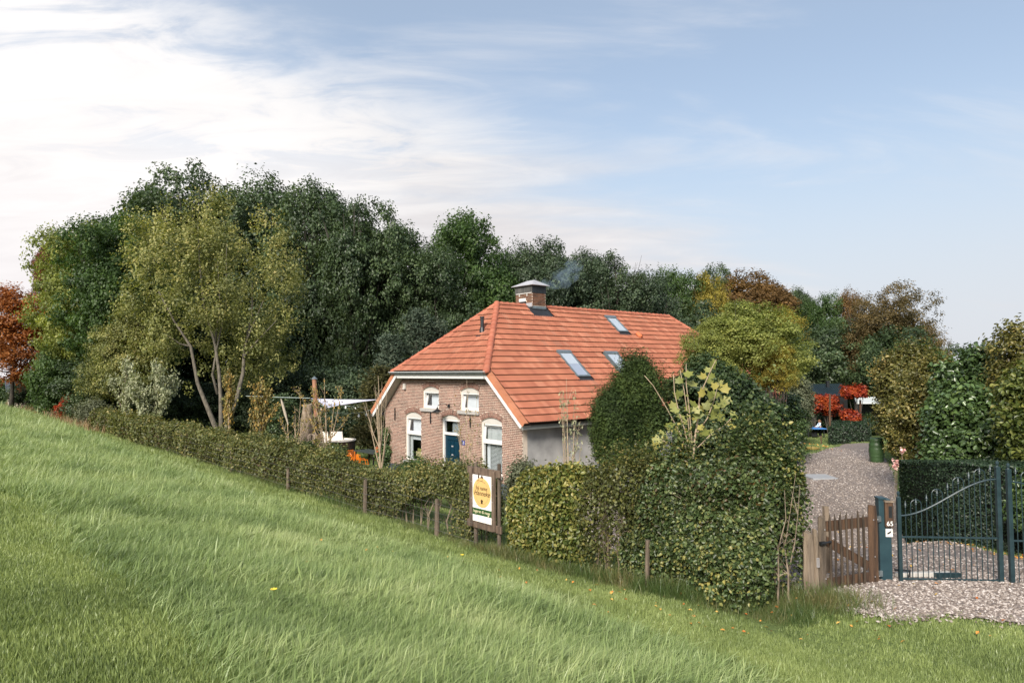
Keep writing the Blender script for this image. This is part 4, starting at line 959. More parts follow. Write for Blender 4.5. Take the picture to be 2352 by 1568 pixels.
def bush(px, hw, yt, Y_, leafm, label, seed, depth=None, zb=None, leaf=.07, shape=4, cr=.32, lobes=14, clumps=18, per=70, lobe_r=.42, up=.3, cat='shrub', group=None, name='shrub', low=-1., stem=True, flat=.7, fill=.3, hang=0, **k):
    c = at(px, 850, Y_); top = at(px, yt, Y_)[2]; g = hgt(c[0], c[1]); rad = hw/FPX*Y_*.82; zb = g if zb is None else zb; H = (top-zb)*.97
    o = thing(name, label, cat, (c[0], c[1], g), 0, group)
    me_ = crown('foliage', LEAF[leafm], R=(rad, depth or rad, H/2), zc=zb-g+H/2, lobes=lobes, clumps=clumps, per=per, cr=cr, leaf=leaf, seed=seed, lobe_r=lobe_r, up=up, low=low, shape=shape, flat=flat, fill=fill, hang=hang, **k)
    obj_from(me_, 'foliage', o)
    if stem:
        mb = MB(); gg = random.Random(seed)
        for i in range(7):
            e = (gg.uniform(-.7, .7)*rad, gg.uniform(-.7, .7)*rad, zb-g+H*gg.uniform(.5, .85)); mb.tube([(e[0]*.1, e[1]*.1, -.2), (e[0]*.5, e[1]*.5, e[2]*.45), e], [.05, .03, .01], 5)
        mb.build('stems', 'bark_dark', o, off=(0, 0, 0))
    return o
# in front of the side wall
bush(1408, 58, 872, 23.0, 'conifer', 'lower dark yew against the grey side wall, left of the taller one', 61, leaf=.12, wr=.22, cr=.24, lobes=44, clumps=22, per=95, lobe_r=.20, up=1.5, elong=.8, cat='yew', name='yew', zb=.2)
bush(1462, 72, 806, 23.6, 'conifer', 'tall dark yew with pointed tips in front of the roof', 62, leaf=.12, wr=.22, cr=.26, lobes=54, clumps=22, per=95, lobe_r=.19, up=1.6, elong=.9, cat='yew', name='yew', zb=.2)
bush(1618, 128, 785, 25.0, 'spire', 'wide leafy green bush behind the big-leaved sapling', 63, leaf=.13, shape=6, cr=.40, lobes=44, clumps=22, per=56, lobe_r=.22, flat=.30, up=.5, zb=.3, depth=2.0)
bush(1700, 88, 835, 24.0, 'spire', 'green bush with drooping tips right of the big-leaved sapling', 64, leaf=.13, shape=6, cr=.38, lobes=34, clumps=20, per=52, lobe_r=.24, flat=.30, zb=.3, hang=.1)
bush(1752, 56, 900, 21.0, 'spire', 'dark green fern-like bush just above the right end of the big hedge', 65, leaf=.13, shape=6, cr=.32, lobes=16, clumps=18, per=52, lobe_r=.36, flat=.4, zb=.4, hang=.1)
# right hand shrubs
bush(2082, 84, 758, 34, 'beech_bush', 'copper-edged beech beside the green barrel', 71, leaf=.14, shape=6, cr=.42, lobes=44, clumps=18, per=34, lobe_r=.2, cat='beech', up=.9, name='beech')
bush(2062, 36, 900, 33, 'beech_bush', 'low yellowing beech behind the barrel at the drive edge', 72, leaf=.13, shape=6, cr=.4, lobes=16, clumps=18, per=36, lobe_r=.34, cat='beech', zb=.1, name='beech')
bush(2148, 112, 778, 24.5, 'beech_bush', 'copper and green beech behind the clipped hedge', 73, leaf=.12, shape=6, cr=.36, lobes=50, clumps=18, per=34, lobe_r=.2, up=.8, cat='beech', name='beech')
bush(2225, 140, 850, 19.0, 'laurel', 'glossy laurel right behind the clipped hedge', 74, leaf=.14, shape=6, cr=.30, lobes=46, clumps=18, per=32, lobe_r=.2, up=.8, cat='laurel', name='laurel')
bush(2248, 150, 762, 21.5, 'laurel', 'taller glossy laurel rising behind the other shrubs', 75, leaf=.15, shape=6, cr=.32, lobes=50, clumps=18, per=32, lobe_r=.2, up=.8, cat='laurel', name='laurel')
bush(2390, 130, 800, 16.0, 'ivy', 'light green shrub cut by the right edge of the view', 76, leaf=.12, shape=6, cr=.26, lobes=40, clumps=18, per=32, lobe_r=.2, up=.9, zb=1.2)
bush(2345, 125, 690, 19.5, 'beech_bush', 'loose tall shrub with orange leaf tips at the right edge', 77, leaf=.10, shape=6, cr=.30, lobes=44, clumps=12, per=28, lobe_r=.22, up=1.3, fill=.15)
bush(2390, 60, 1055, 13.2, 'laurel', 'low green shrub behind the second gate leaf', 78, leaf=.08, shape=6, cr=.22, lobes=12, clumps=14, per=34, lobe_r=.36, up=.5)
# garden beyond the drive
bush(1832, 32, 862, 44, 'shrub_grey', 'silver-grey shrub left of the garden shed', 81, leaf=.13, cr=.4, lobes=14, clumps=14, per=46, up=.7)
bush(1815, 38, 900, 34, 'laurel', 'dark green shrub beside the little tiled roof', 82, leaf=.12, cr=.35, lobes=12, clumps=14, per=44)
for k, (px, yt, hw, Y_, zb_, lab) in enumerate([(1866, 905, 16, 53, 1.2, 'orange and scarlet shrub nearest the silver-grey shrub'), (1902, 908, 24, 54, 1.2, 'crimson shrub in front of the black shed'), (1962, 892, 34, 52, 2.6, 'scarlet canopy of leaves over the pale garden roof'), (1950, 945, 18, 51, .6, 'low scarlet shrub right of the centre post')]):
    bush(px, hw, yt, Y_, 'red', lab, 83+k, leaf=.17, cr=.32, lobes=10, clumps=12, per=30, zb=zb_, flat=.4, cat='red shrub', hang=.1, depth=1.0)
for k, (px, yt, hw, Y_, lab) in enumerate([(1880, 948, 42, 56, 'green fern-like shrub behind the child'), (1935, 950, 40, 55, 'green shrub right of the child'), (1985, 958, 34, 54, 'green shrub behind the far clipped hedge')]):
    bush(px, hw, yt, Y_, 'spire', lab, 90+k, leaf=.16, cr=.4, lobes=12, clumps=14, per=40, flat=.4)
bush(163, 28, 905, 50, 'red', 'scarlet and orange shrub on the far left of the hedge', 95, leaf=.16, cr=.3, lobes=9, clumps=10, per=26, cat='red shrub', fill=.1)
bush(215, 45, 925, 45, 'shrub_grey', 'grey-green shrub at the far left end of the hedge', 96, leaf=.12, cr=.4, lobes=12, clumps=14, per=44)
bush(-5, 30, 880, 80, 'green', 'green bush behind the small tiled shed', 97, leaf=.2, cr=.6, lobes=12, clumps=14, per=40)
# low bushes between hedge and farmhouse front
for k, (px, yt, hw, Y_, lm, lab) in enumerate([(760, 1030, 46, 30, 'laurel', 'dark leafy bush below the white tub'), (690, 1020, 45, 31, 'green', 'soft green bush below the log pile'), (930, 1076, 36, 26, 'green', 'green bush at the left foot of the house'),
    (958, 1062, 55, 22, 'green', 'grey-green bush in front of the left window'), (1065, 1072, 38, 22, 'shrub_grey', 'wispy bush in front of the door'), (1205, 1062, 45, 19, 'shrub_grey', 'wispy grey-green bush at the right corner of the front'), (888, 985, 14, 31.5, 'laurel', 'climber growing up the left corner of the house')]):
    bush(px, hw, yt, Y_, lm, lab, 100+k, leaf=.075, cr=.26, lobes=12, clumps=14, per=60, up=.8)

# ------------------------------------------------------------------ saplings with upright rods
def sapling(px, yb, yt, Y_, label, seed, leafm=None, rods=6, spread=20, leafn=350, l0=.25, l1=1., leaf=.09, r=.03, lean=0, wood='twig', top_bias=1., name='sapling', cat='sapling', group=None):
    """rods rise from a short stem; px/yb/yt give the foot and tip seen from the road"""
    b = at(px, yb, Y_); g = hgt(b[0], b[1]); top = at(px+lean, yt, Y_)[2]; H = top-g; o = thing(name, label, cat, (b[0], b[1], g), 0, group); gg = random.Random(seed); mb = MB(); pts = []
    S = spread/FPX*Y_*1.35; dx = lean/FPX*Y_
    for k in range(rods):
        a = gg.uniform(0, 6.28); rr = S*gg.uniform(.25, 1)*(0 if k == 0 else 1); h = H*(1 if k == 0 else gg.uniform(.6, .96)); sp0 = H*gg.uniform(.12, .4)*(0 if k == 0 else 1)
        P = []
        for i in range(7):
            f = i/6; q = sp0+(h-sp0)*f; w_ = f**.85; P.append((dx*q/H+cos(a)*rr*w_+gg.uniform(-1, 1)*.02, sin(a)*rr*w_+gg.uniform(-1, 1)*.02, q-(.1 if k == 0 and i == 0 else 0)))
        r0 = r*(1 if k == 0 else .55); mb.tube(P, [r0*(1-.85*i/6) for i in range(7)], 5)
        for j in range(5):
            i = gg.randint(2, 5); p = np.array(P[i]); q = p+np.array([gg.uniform(-1, 1)*S*.4, gg.uniform(-1, 1)*S*.4, H*gg.uniform(.04, .12)]); mb.tube([p, q], [r0*.3, r0*.08], 4); pts.append((p, q, i/6))
        for i in range(6): pts.append((np.array(P[i]), np.array(P[i+1]), (i+1)/6))
    mb.build('stem', wood, o, off=(0, 0, 0))
    if leafm and leafn:
        sel = [q for q in pts if q[2] >= l0]; n = leafn; rg = np.random.default_rng(seed)
        wts = np.array([q[2]**top_bias for q in sel]); ix = rg.choice(len(sel), n, p=wts/wts.sum()); f = rg.uniform(0, 1, (n, 1))
        A = np.array([q[0] for q in sel])[ix]; B_ = np.array([q[1] for q in sel])[ix]; P = A+(B_-A)*f+rg.normal(size=(n, 3))*leaf*.55
        obj_from(leaves_mesh('leaves', LEAF[leafm], P, rg.normal(size=(n, 3)), leaf, leaf*.42, rg.uniform(0, 1, n), rg.uniform(0, 1, n), 6, np.tile([[0, 0, .9]], (n, 1))), 'leaves', o)
    return o
WS = 'willow saplings along the hedge'
sapling(352, 975, 828, 36, 'pale silvery sapling, the fuller right one of the pair at the left', 1, 'willow', 13, 46, 3600, .12, 1, .19, .05, 4, 'twig_grey', .5, group=WS)
sapling(290, 975, 818, 37, 'taller greyish sapling left of the silvery one', 2, 'willow', 8, 28, 1500, .2, 1, .17, .05, 0, 'twig_grey', .5, group=WS)
sapling(527, 1025, 845, 30, 'slim columnar yellow-green sapling before the pale stems', 3, 'willow_yellow', 5, 12, 1000, .3, 1, .14, .05, -4, 'twig', .6, group=WS)
sapling(598, 1025, 868, 29, 'vase-shaped yellow-leaved sapling right of the pale stems', 4, 'willow_yellow', 9, 30, 1500, .32, 1, .14, .045, 2, group=WS)
sapling(680, 1035, 920, 27.5, 'nearly bare many-stemmed sapling before the split log', 5, 'willow_yellow', 8, 34, 130, .5, 1, .10, .04, 10, group=WS)
sapling(752, 1052, 868, 26, 'tall sparse yellow-leaved sapling beside the stove pipe', 6, 'willow_yellow', 10, 44, 560, .4, 1, .10, .045, -8, group=WS)
sapling(875, 1062, 862, 25, 'bare branching sapling in front of the left corner of the house', 7, None, 10, 30, 0, r=.045, lean=-6, group=WS)
sapling(1068, 1085, 872, 19.5, 'thin bare sapling before the house front, right of the door', 8, 'willow_yellow', 8, 30, 110, .5, 1, .07, .025, 6, group=WS)
sapling(1306, 1090, 868, 17.5, 'pale thin sapling before the grey side wall', 9, 'willow', 9, 34, 260, .25, 1, .085, .03, -2, 'twig', .8, group=WS)
# pampas plume
b = at(662, 1005, 29); g = hgt(b[0], b[1]); pm = thing('pampas_grass', 'pampas plume leaning left of the bare sapling', 'pampas grass', (b[0], b[1], g)); mb = MB()
mb.tube([b-np.array([-.1, 0, b[2]-g]), at(660, 970, 29), at(650, 930, 29)], [.02, .015, .01], 5); mb.build('stalk', 'twig', pm)
mb = MB(); mb.tube([at(662, 975, 29), at(655, 950, 29), at(648, 925, 29), at(645, 915, 29)], [.02, .055, .05, .01], 8); mb.build('plume', 'pampas', pm)
# the big-leaved sapling
TB = at(1588, 1060, 16.5); g = hgt(TB[0], TB[1]); tl = thing('sapling', 'young tree with large yellow-green lobed leaves above the big hedge', 'sapling', (TB[0], TB[1], g))
RODS = [[(1588, 1100), (1597, 1000), (1604, 960), (1607, 905)], [(1588, 1060), (1560, 990), (1530, 935), (1500, 885), (1480, 862)], [(1588, 1050), (1572, 985), (1558, 940), (1549, 900), (1547, 860)], [(1588, 1050), (1580, 960), (1572, 900), (1562, 850)],
  [(1590, 1020), (1583, 940), (1576, 880), (1576, 835)], [(1597, 1000), (1625, 960), (1640, 920), (1650, 880)], [(1604, 930), (1615, 890), (1635, 845), (1645, 825)], [(1590, 1040), (1630, 1000), (1665, 975), (1680, 960)], [(1588, 1060), (1560, 1030), (1520, 1010)]]
for k, r_ in enumerate(RODS):
    mb = MB(); n = len(r_); dy = [0, -.3, .2, -.2, .3, .3, -.1, -.3, -.4][k]
    mb.tube([at(x, y, 16.5+dy*i/n) for i, (x, y) in enumerate(r_)], [(.035 if k == 0 else .018)*(1-.6*i/(n-1)) for i in range(n)], 6); mb.build('stem', 'twig', tl, smooth_=True)
def lobed(m_, size):
    out = [(0, -.5), (.18, -.42), (.5, -.38), (.40, -.12), (.52, .18), (.25, .16), (.12, .30), (0, .52), (-.12, .30), (-.25, .16), (-.52, .18), (-.40, -.12), (-.5, -.38), (-.18, -.42)]
    vs = [(0, -.02, -.06)]+[(x, y, .10*abs(x)-.12*y*y) for x, y in out]; mb = MB(); mb.add(vs, [(0, i+1, (i+1) % 14+1) for i in range(14)])
    mb.v = [(x*size, y*size, z*size) for x, y, z in mb.v]; me = mb.mesh('leaf', m_, True); a = me.attributes.new('c', 'FLOAT', 'FACE'); a.data.foreach_set('value', [.6]*14); return me
lf = []
for k in range(5):
    me = lobed(LEAF['tulip'], 1); me.attributes['v'].data.foreach_set('value', [k/4]*14); lf.append(me)
LP = [(1636, 836), (1640, 828), (1625, 848), (1605, 865), (1614, 862), (1635, 862), (1628, 872), (1650, 872), (1655, 878), (1640, 885), (1560, 872), (1583, 858), (1590, 880), (1618, 892), (1665, 890), (1630, 905), (1645, 905), (1655, 912), (1635, 915), (1612, 900), (1560, 902), (1552, 908), (1660, 925), (1668, 918), (1658, 935), (1640, 935), (1648, 930), (1625, 930), (1600, 940), (1607, 935), (1590, 925), (1580, 938), (1550, 940), (1545, 930), (1625, 955), (1635, 950), (1655, 955), (1562, 955), (1570, 965), (1595, 962), (1603, 950), (1690, 958), (1682, 948), (1672, 972), (1680, 978), (1540, 975), (1552, 985), (1520, 992), (1525, 1000), (1610, 980), (1618, 992), (1645, 985), (1635, 990), (1510, 1008), (1505, 1022), (1560, 1005), (1585, 1000)]
gg = random.Random(5)
for k, (x, y) in enumerate(LP):
    p = at(x, y, 16.5+gg.uniform(-.45, .45)); sz = gg.uniform(.17, .29); o = obj_from(lf[k % 5], 'leaf', tl, (p[0]-TB[0], p[1]-TB[1], p[2]-g), (sz, sz, sz)); o.rotation_euler = (gg.uniform(.5, 1.5), gg.uniform(-.5, .5), gg.uniform(-1.2, 1.2))

# ------------------------------------------------------------------ hedges
def station(x, s, ytop, zb=0.0):
    p = on_s(x, ytop, s); return (p@UA, s, p[2])            # along, away, top height
def hedge(name, label, cat, ST, width, n, leaf, leafm, seed, bottom=.35, holes=.0, stems=40, shape=4, bulge=.18, stem_m='twig_grey', group=None, low=0., tuft=.1, origin=None):
    """ST: stations (t, s of the front face, top z); leaves near the faces of a lumpy box, stems inside"""
    global rng
    rng = np.random.default_rng(seed); T = np.array([q[0] for q in ST]); S = np.array([q[1] for q in ST]); ZT = np.array([q[2] for q in ST])
    o_ = np.argsort(T); T, S, ZT = T[o_], S[o_], ZT[o_]
    t = rng.uniform(T[0], T[-1], n) if not callable(leaf) else T[-1]-(T[-1]-T[0])*rng.uniform(0, 1, n)**1.7
    s0 = np.interp(t, T, S); zt = np.interp(t, T, ZT)
    q = np.stack([t*1.0, np.zeros(n), np.zeros(n)], 1)
    x = t*UA[0]+(s0+width/2)*UB[0]; y = t*UA[1]+(s0+width/2)*UB[1]; zg = height(x, y); H = zt-zg
    face = rng.choice(4, n, p=[.46, .26, .08, .20]); f = np.where(face == 1, 1, rng.uniform(0, 1, n)**.85); w_ = rng.uniform(0, 1, n)
    cx_ = np.where(face == 0, 0., np.where(face == 2, 1., w_)); f = np.where(face == 3, rng.uniform(.1, 1, n), f)
    # rounded shoulders
    rnd = np.clip((f-.8)/.2, 0, 1)**2*.16
    cx_ = np.clip(cx_, rnd, 1-rnd); dn = np.clip(1-4*(w_-.5)**2, 0, 1)
    P0 = np.stack([t*2.2, cx_*width*2.2, f*H*2.2], 1); lb = lump(P0, seed, .55)*.55+lump(P0, seed+1, 1.6)*.35+lump(P0, seed+9, 4.5)*.25
    dep = np.abs(rng.normal(size=n))*.09
    cs = cx_*width+np.where(face == 0, -lb*bulge+dep, 0)+np.where(face == 2, lb*bulge-dep, 0)
    endf = np.minimum(np.clip((t-T[0])/.4, 0, 1), np.clip((T[-1]-t)/.4, 0, 1))**.5
    z = zg+f*H*(.86+.14*endf)+np.where(face == 1, lb*bulge*.9-dep+np.maximum(0, rng.normal(size=n))*tuft*(lb > .0), 0)
    keep = rng.uniform(0, 1, n) < np.where(f < bottom, .10+.9*(f/bottom)**1.2, 1)
    if holes: keep &= ~((lump(P0*np.array([1, .3, 1]), seed+7, .75) > 1.05-holes*(1.2-f)))
    keep &= (f*H > low)
    P = np.stack([t*UA[0]+(s0+cs)*UB[0], t*UA[1]+(s0+cs)*UB[1], z], 1)+rng.normal(size=(n, 3))*.03
    out = np.where(face[:, None] == 1, np.array([[0, 0, 1.]]), np.where(face[:, None] == 2, UB[None], -UB[None]))
    Nn = out*.7+np.array([0, 0, .35])+rng.normal(size=(n, 3))*.6
    v = rng.uniform(0, 1, n)*.76+.24*(.5+.5*lump(P0, seed+3, .5))+.10*(face == 1)+.10*np.clip(f-.6, 0, 1)  # leaves turn paler towards the top: sky light put into their colour
    c = .5+.35*lump(P0, seed+4, 1.6)+rng.uniform(-.2, .2, n)
    lz = (leaf(t) if callable(leaf) else leaf)*rng.uniform(.65, 1.3, n)
    k = keep; b = UA*T[len(T)//2]+UB*S[len(T)//2]; gb = hgt(b[0], b[1])
    o = thing(name, label, cat, (b[0], b[1], gb), 0, group)
    P = P-np.array([b[0], b[1], gb])
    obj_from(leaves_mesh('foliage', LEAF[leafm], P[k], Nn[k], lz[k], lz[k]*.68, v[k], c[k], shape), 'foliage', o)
    mb = MB(); g = random.Random(seed)
    for i in range(stems):
        tt = T[0]+(T[-1]-T[0])*(i+g.random())/stems; ss = np.interp(tt, T, S)+width*g.uniform(.2, .65); top = np.interp(tt, T, ZT)
        p = ts(tt, ss); h = top-p[2]; a = g.uniform(-.12, .12); pts = [p-np.array([0, 0, .1])]
        for j in range(1, 5): pts.append(p+UA*(a*j*h*.3+g.uniform(-.05, .05))+UB*g.uniform(-.06, .06)*j+np.array([0, 0, h*.22*j]))
        r = g.uniform(.008, .022); mb.tube(pts, [r, r*.8, r*.6, r*.4, r*.2], 5)
        for j in range(5):
            q = pts[g.randint(1, 3)]; e = q+UA*g.uniform(-.35, .35)+UB*g.uniform(-.3, .2)+np.array([0, 0, g.uniform(-.05, .4)]); mb.tube([q, (q+e)/2+np.array([0, 0, .04]), e], [r*.45, r*.3, r*.12], 4)
    mb.build('stems', stem_m, o)
    return o
# long field hedge beside the fence, then the clipped ivy-covered piece, the thin piece and the tall one
LH = [station(205, 8.0, 940), station(330, 8.3, 968), station(480, 8.45, 998), station(600, 8.5, 1022), station(700, 8.55, 1040), station(800, 8.6, 1078), station(880, 8.6, 1090), station(940, 8.6, 1084), station(1000, 8.6, 1084), station(1076, 8.65, 1092)]
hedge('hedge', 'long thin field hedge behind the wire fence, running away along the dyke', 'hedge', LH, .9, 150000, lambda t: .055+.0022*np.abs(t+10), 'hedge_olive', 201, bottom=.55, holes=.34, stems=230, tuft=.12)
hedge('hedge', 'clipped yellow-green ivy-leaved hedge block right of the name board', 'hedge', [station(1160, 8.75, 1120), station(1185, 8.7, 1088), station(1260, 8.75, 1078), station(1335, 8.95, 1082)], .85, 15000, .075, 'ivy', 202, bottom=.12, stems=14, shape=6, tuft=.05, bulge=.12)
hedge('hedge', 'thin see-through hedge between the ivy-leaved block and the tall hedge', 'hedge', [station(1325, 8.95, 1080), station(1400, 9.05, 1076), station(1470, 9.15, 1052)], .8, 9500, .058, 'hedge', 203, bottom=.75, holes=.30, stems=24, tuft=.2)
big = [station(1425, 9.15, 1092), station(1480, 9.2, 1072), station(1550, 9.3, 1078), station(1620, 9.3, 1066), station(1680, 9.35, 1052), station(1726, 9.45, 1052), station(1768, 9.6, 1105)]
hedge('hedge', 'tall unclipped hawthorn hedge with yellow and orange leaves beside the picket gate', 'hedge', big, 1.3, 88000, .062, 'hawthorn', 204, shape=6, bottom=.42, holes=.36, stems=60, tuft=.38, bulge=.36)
# little leafy sprays sticking out of the top of the tall hedge
# dark clipped hedge right of the drive
def block_hedge(label, poly, z1, leafm, n, leaf, seed, name='clipped_hedge', jitter=.05):
    """closed footprint with a top height given at each corner"""
    rg = np.random.default_rng(seed); k = len(poly); segl = [math.dist(poly[i], poly[(i+1) % k]) for i in range(k)]; cum = np.cumsum(segl)/sum(segl); c = np.mean(np.array(poly), 0)
    P = []; Nn = []
    nt = int(n*.4); ii = rg.integers(0, k, nt); a = rg.uniform(0, 1, nt); r = np.sqrt(rg.uniform(0, 1, nt)); pa = np.array(poly)[ii]; pb = np.array(poly)[(ii+1) % k]; za = np.array(z1)[ii]; zb = np.array(z1)[(ii+1) % k]
    xy = c+(pa+(pb-pa)*a[:, None]-c)*r[:, None]; zt = (za+(zb-za)*a)*r+np.mean(z1)*(1-r); P.append(np.column_stack([xy, zt-np.abs(rg.normal(size=nt))*jitter])); Nn.append(np.tile([[0, 0, 1.]], (nt, 1)))
    m = n-nt; u = rg.uniform(0, 1, m); ii = np.searchsorted(cum, u); prev = np.where(ii > 0, cum[ii-1], 0); a = (u-prev)/(cum[ii]-prev); pa = np.array(poly)[ii]; pb = np.array(poly)[(ii+1) % k]; xy = pa+(pb-pa)*a[:, None]
    zt = np.array(z1)[ii]+(np.array(z1)[(ii+1) % k]-np.array(z1)[ii])*a; zg = height(xy[:, 0], xy[:, 1]); f = rg.uniform(0, 1, m); inn = (c-xy); inn /= np.linalg.norm(inn, axis=1, keepdims=True)
    d = np.abs(rg.normal(size=m))*jitter+lump(np.column_stack([xy*1.5, f*3]), seed, .8)*.04+np.clip(f-.85, 0, 1)*.5; P.append(np.column_stack([xy+inn*d[:, None], zg+f*(zt-zg)])); Nn.append(np.column_stack([-inn, np.full(m, .3)]))
    P = np.vstack(P); Nn = np.vstack(Nn)+rg.normal(size=(n, 3))*.6; g = hgt(*c); o = thing(name, label, 'clipped hedge', (c[0], c[1], g))
    obj_from(leaves_mesh('foliage', LEAF[leafm], P-np.array([c[0], c[1], g]), Nn, leaf*rg.uniform(.6, 1.2, n), leaf*.6, rg.uniform(0, 1, n), .5+.4*lump(P*1.2, seed+2, 1), 4), 'foliage', o)
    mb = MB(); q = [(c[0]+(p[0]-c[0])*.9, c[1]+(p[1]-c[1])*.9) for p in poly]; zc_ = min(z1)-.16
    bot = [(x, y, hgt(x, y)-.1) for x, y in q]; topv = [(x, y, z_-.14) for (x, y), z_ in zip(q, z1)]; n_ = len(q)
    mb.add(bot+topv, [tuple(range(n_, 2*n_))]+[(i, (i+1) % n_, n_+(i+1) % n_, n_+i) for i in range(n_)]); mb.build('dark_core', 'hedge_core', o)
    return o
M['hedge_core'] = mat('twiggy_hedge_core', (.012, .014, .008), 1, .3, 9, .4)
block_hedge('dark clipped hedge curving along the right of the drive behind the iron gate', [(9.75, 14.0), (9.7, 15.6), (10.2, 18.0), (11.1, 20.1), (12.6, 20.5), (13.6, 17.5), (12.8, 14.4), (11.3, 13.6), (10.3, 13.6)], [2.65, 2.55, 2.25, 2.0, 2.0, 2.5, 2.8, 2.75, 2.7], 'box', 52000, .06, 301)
p1, p2, p3, p4 = gp(1900, 1022), gp(1955, 1020), at(1965, 990, 60), at(1905, 990, 56)
def xy(p): return (p[0], p[1])
block_hedge('low clipped hedge at the far end of the drive, in front of the red shrubs', [xy(at(1903, 990, 44.5)), xy(at(1952, 990, 45.5)), xy(at(1953, 990, 50)), xy(at(1905, 990, 50))], [.9]*4, 'box', 5000, .13, 302)
block_hedge('second low clipped hedge, further back and to the right of the first', [xy(at(1955, 990, 47)), xy(at(2000, 990, 48)), xy(at(2000, 990, 53)), xy(at(1957, 990, 53))], [.85]*4, 'box', 5000, .13, 304)

# ------------------------------------------------------------------ wire fence
fn = thing('wire_fence', 'wire fence on split wooden posts in front of the long hedge', 'fence', tuple(ts(-15.8, 8.5)))
for (x, s, top) in ((1003, 8.50, .80), (838, 8.50, .86), (662, 8.5, .66), (530, 8.48, .8), (425, 8.45, .6)):
    q = on_s(x, 1150, s); t_ = q@UA; b = ts(t_, s); mb = MB(); gx_ = random.uniform(-.03, .03)
    mb.tube([b-np.array([0, 0, .3]), b+np.array([0, 0, .4])+UA*gx_, b+np.array([0, 0, top])+UA*gx_*2], [.058, .052, .048], 7); mb.build('post', 'wood_post', fn)
for hh in (.18, .36, .54, .72, .92):
    mb = MB(); mb.tube([ts(t_, 8.36)+np.array([0, 0, hh+.015*sin(t_*1.3)]) for t_ in np.arange(-38, -10.4, .8)], .0035, 4); mb.build('wire', 'wire', fn)
for t_ in np.arange(-20, -10.5, .22):
    mb = MB(); b = ts(t_, 8.36); mb.tube([b+np.array([0, 0, .16]), b+np.array([0, 0, .92])], .0022, 3); mb.build('wire', 'wire', fn)
q = on_s(1484, 1290, 9.16); b = ts(q@UA, 9.16); mb = MB(); mb.tube([b-np.array([0, 0, .2]), b+np.array([0.02, 0, .4]), b+np.array([.03, 0, .8])], [.04, .038, .035], 7)
tag(mb.build('fence_post', 'wood_post'), 'single split post standing in the thin part of the hedge', 'post')

# ------------------------------------------------------------------ name board beside the hedge
SB = 8.52
def sgn_pt(x, y, s=SB): return on_s(x, y, s)
def tz(x, y, s=SB): q = on_s(x, y, s); return q@UA, q[2]
tl0, ztl = tz(1086.5, 1089); tr0, ztr = tz(1129.5, 1095); _, zbl = tz(1084.5, 1194); _, zbr = tz(1127, 1203)
ZT_, ZB_ = (ztl+ztr)/2, (zbl+zbr)/2
sb0 = UA*((tl0+tr0)/2)+UB*SB; g_s = hgt(sb0[0], sb0[1])
sign = thing('name_board', 'white and gold name board in a rough wooden frame between the two hedges', 'sign', (sb0[0], sb0[1], g_s), HROT, world=False)
hw_ = (tr0-tl0)/2; zt_, zb_s = ZT_-g_s, ZB_-g_s
print('SIGN', tl0, tr0, ZT_, ZB_, g_s)
for sx in (-1, 1):
    mb = MB(); x = sx*(hw_+.055); mb.obox((x, -.0, (zt_+zb_s)/2+.0), (1, 0, 0), (0, 1, 0), (0, 0, 1), .045, .022, (zt_-zb_s)/2+.12); mb.build('frame_board', 'wood_sign', sign, bevel=.004)
for zz, ex in ((zt_+.075, .22), (zb_s-.075, .24)):
    mb = MB(); mb.obox((.0, .04, zz), (1, 0, 0), (0, 1, 0), (0, 0, 1), hw_+ex, .02, .07); mb.build('frame_board', 'wood_sign', sign, bevel=.004)
for sx, hh in ((-1, zt_+.22), (1, zt_+.26)):
    mb = MB(); x = sx*(hw_+.07)+.02; mb.tube([(x, .105, -.3), (x-.0, .105, hh*.5), (x+.01, .105, hh)], [.042, .04, .036], 8); mb.build('post', 'wood_grey', sign)
pan = MB().box(-hw_, hw_, -.012, .018, zb_s, zt_).build('panel', 'signwhite', sign)
PH = zt_-zb_s
def el(cx_, cz, rx, rz_, n=48): return [(cx_+rx*cos(2*pi*i/n), cz+rz_*sin(2*pi*i/n)) for i in range(n)]
def flat(poly, y, th, name, m):
    mb = MB().prism([(x, y, z_) for x, z_ in poly], (0, th, 0)); return sub(pan, mb, name, m)
cz = zt_-PH*.365; RR = hw_*.955
flat(el(0, cz, RR, RR*1.02), -.0145, .002, 'gold_disc', 'signgold')
ring = MB(); a, b = el(0, cz, RR*.76, RR*.78, 64), el(0, cz, RR*.75, RR*.77, 64)
ring.add([(x, -.0165, z_) for x, z_ in a]+[(x, -.0165, z_) for x, z_ in b], [(i, (i+1) % 64, 64+(i+1) % 64, 64+i) for i in range(64)]); sub(pan, ring, 'thin_ring', 'signink')
flat([(-hw_, zb_s+PH*.145), (hw_, zb_s+PH*.145), (hw_, zb_s+PH*.285), (-hw_, zb_s+PH*.285)], -.0145, .002, 'green_band', 'signgreen')
R90 = (pi/2, 0, 0)
text('bij tante', hw_*.36, 'signink', (0, -.018, cz+RR*.30), R90, pan)
text('Hanneke', hw_*.47, 'signink', (0, -.018, cz-RR*.05), R90, pan, shear=.35)
text('logeren & meer', hw_*.285, 'cream_ink', (0, -.018, zb_s+PH*.222), R90, pan)
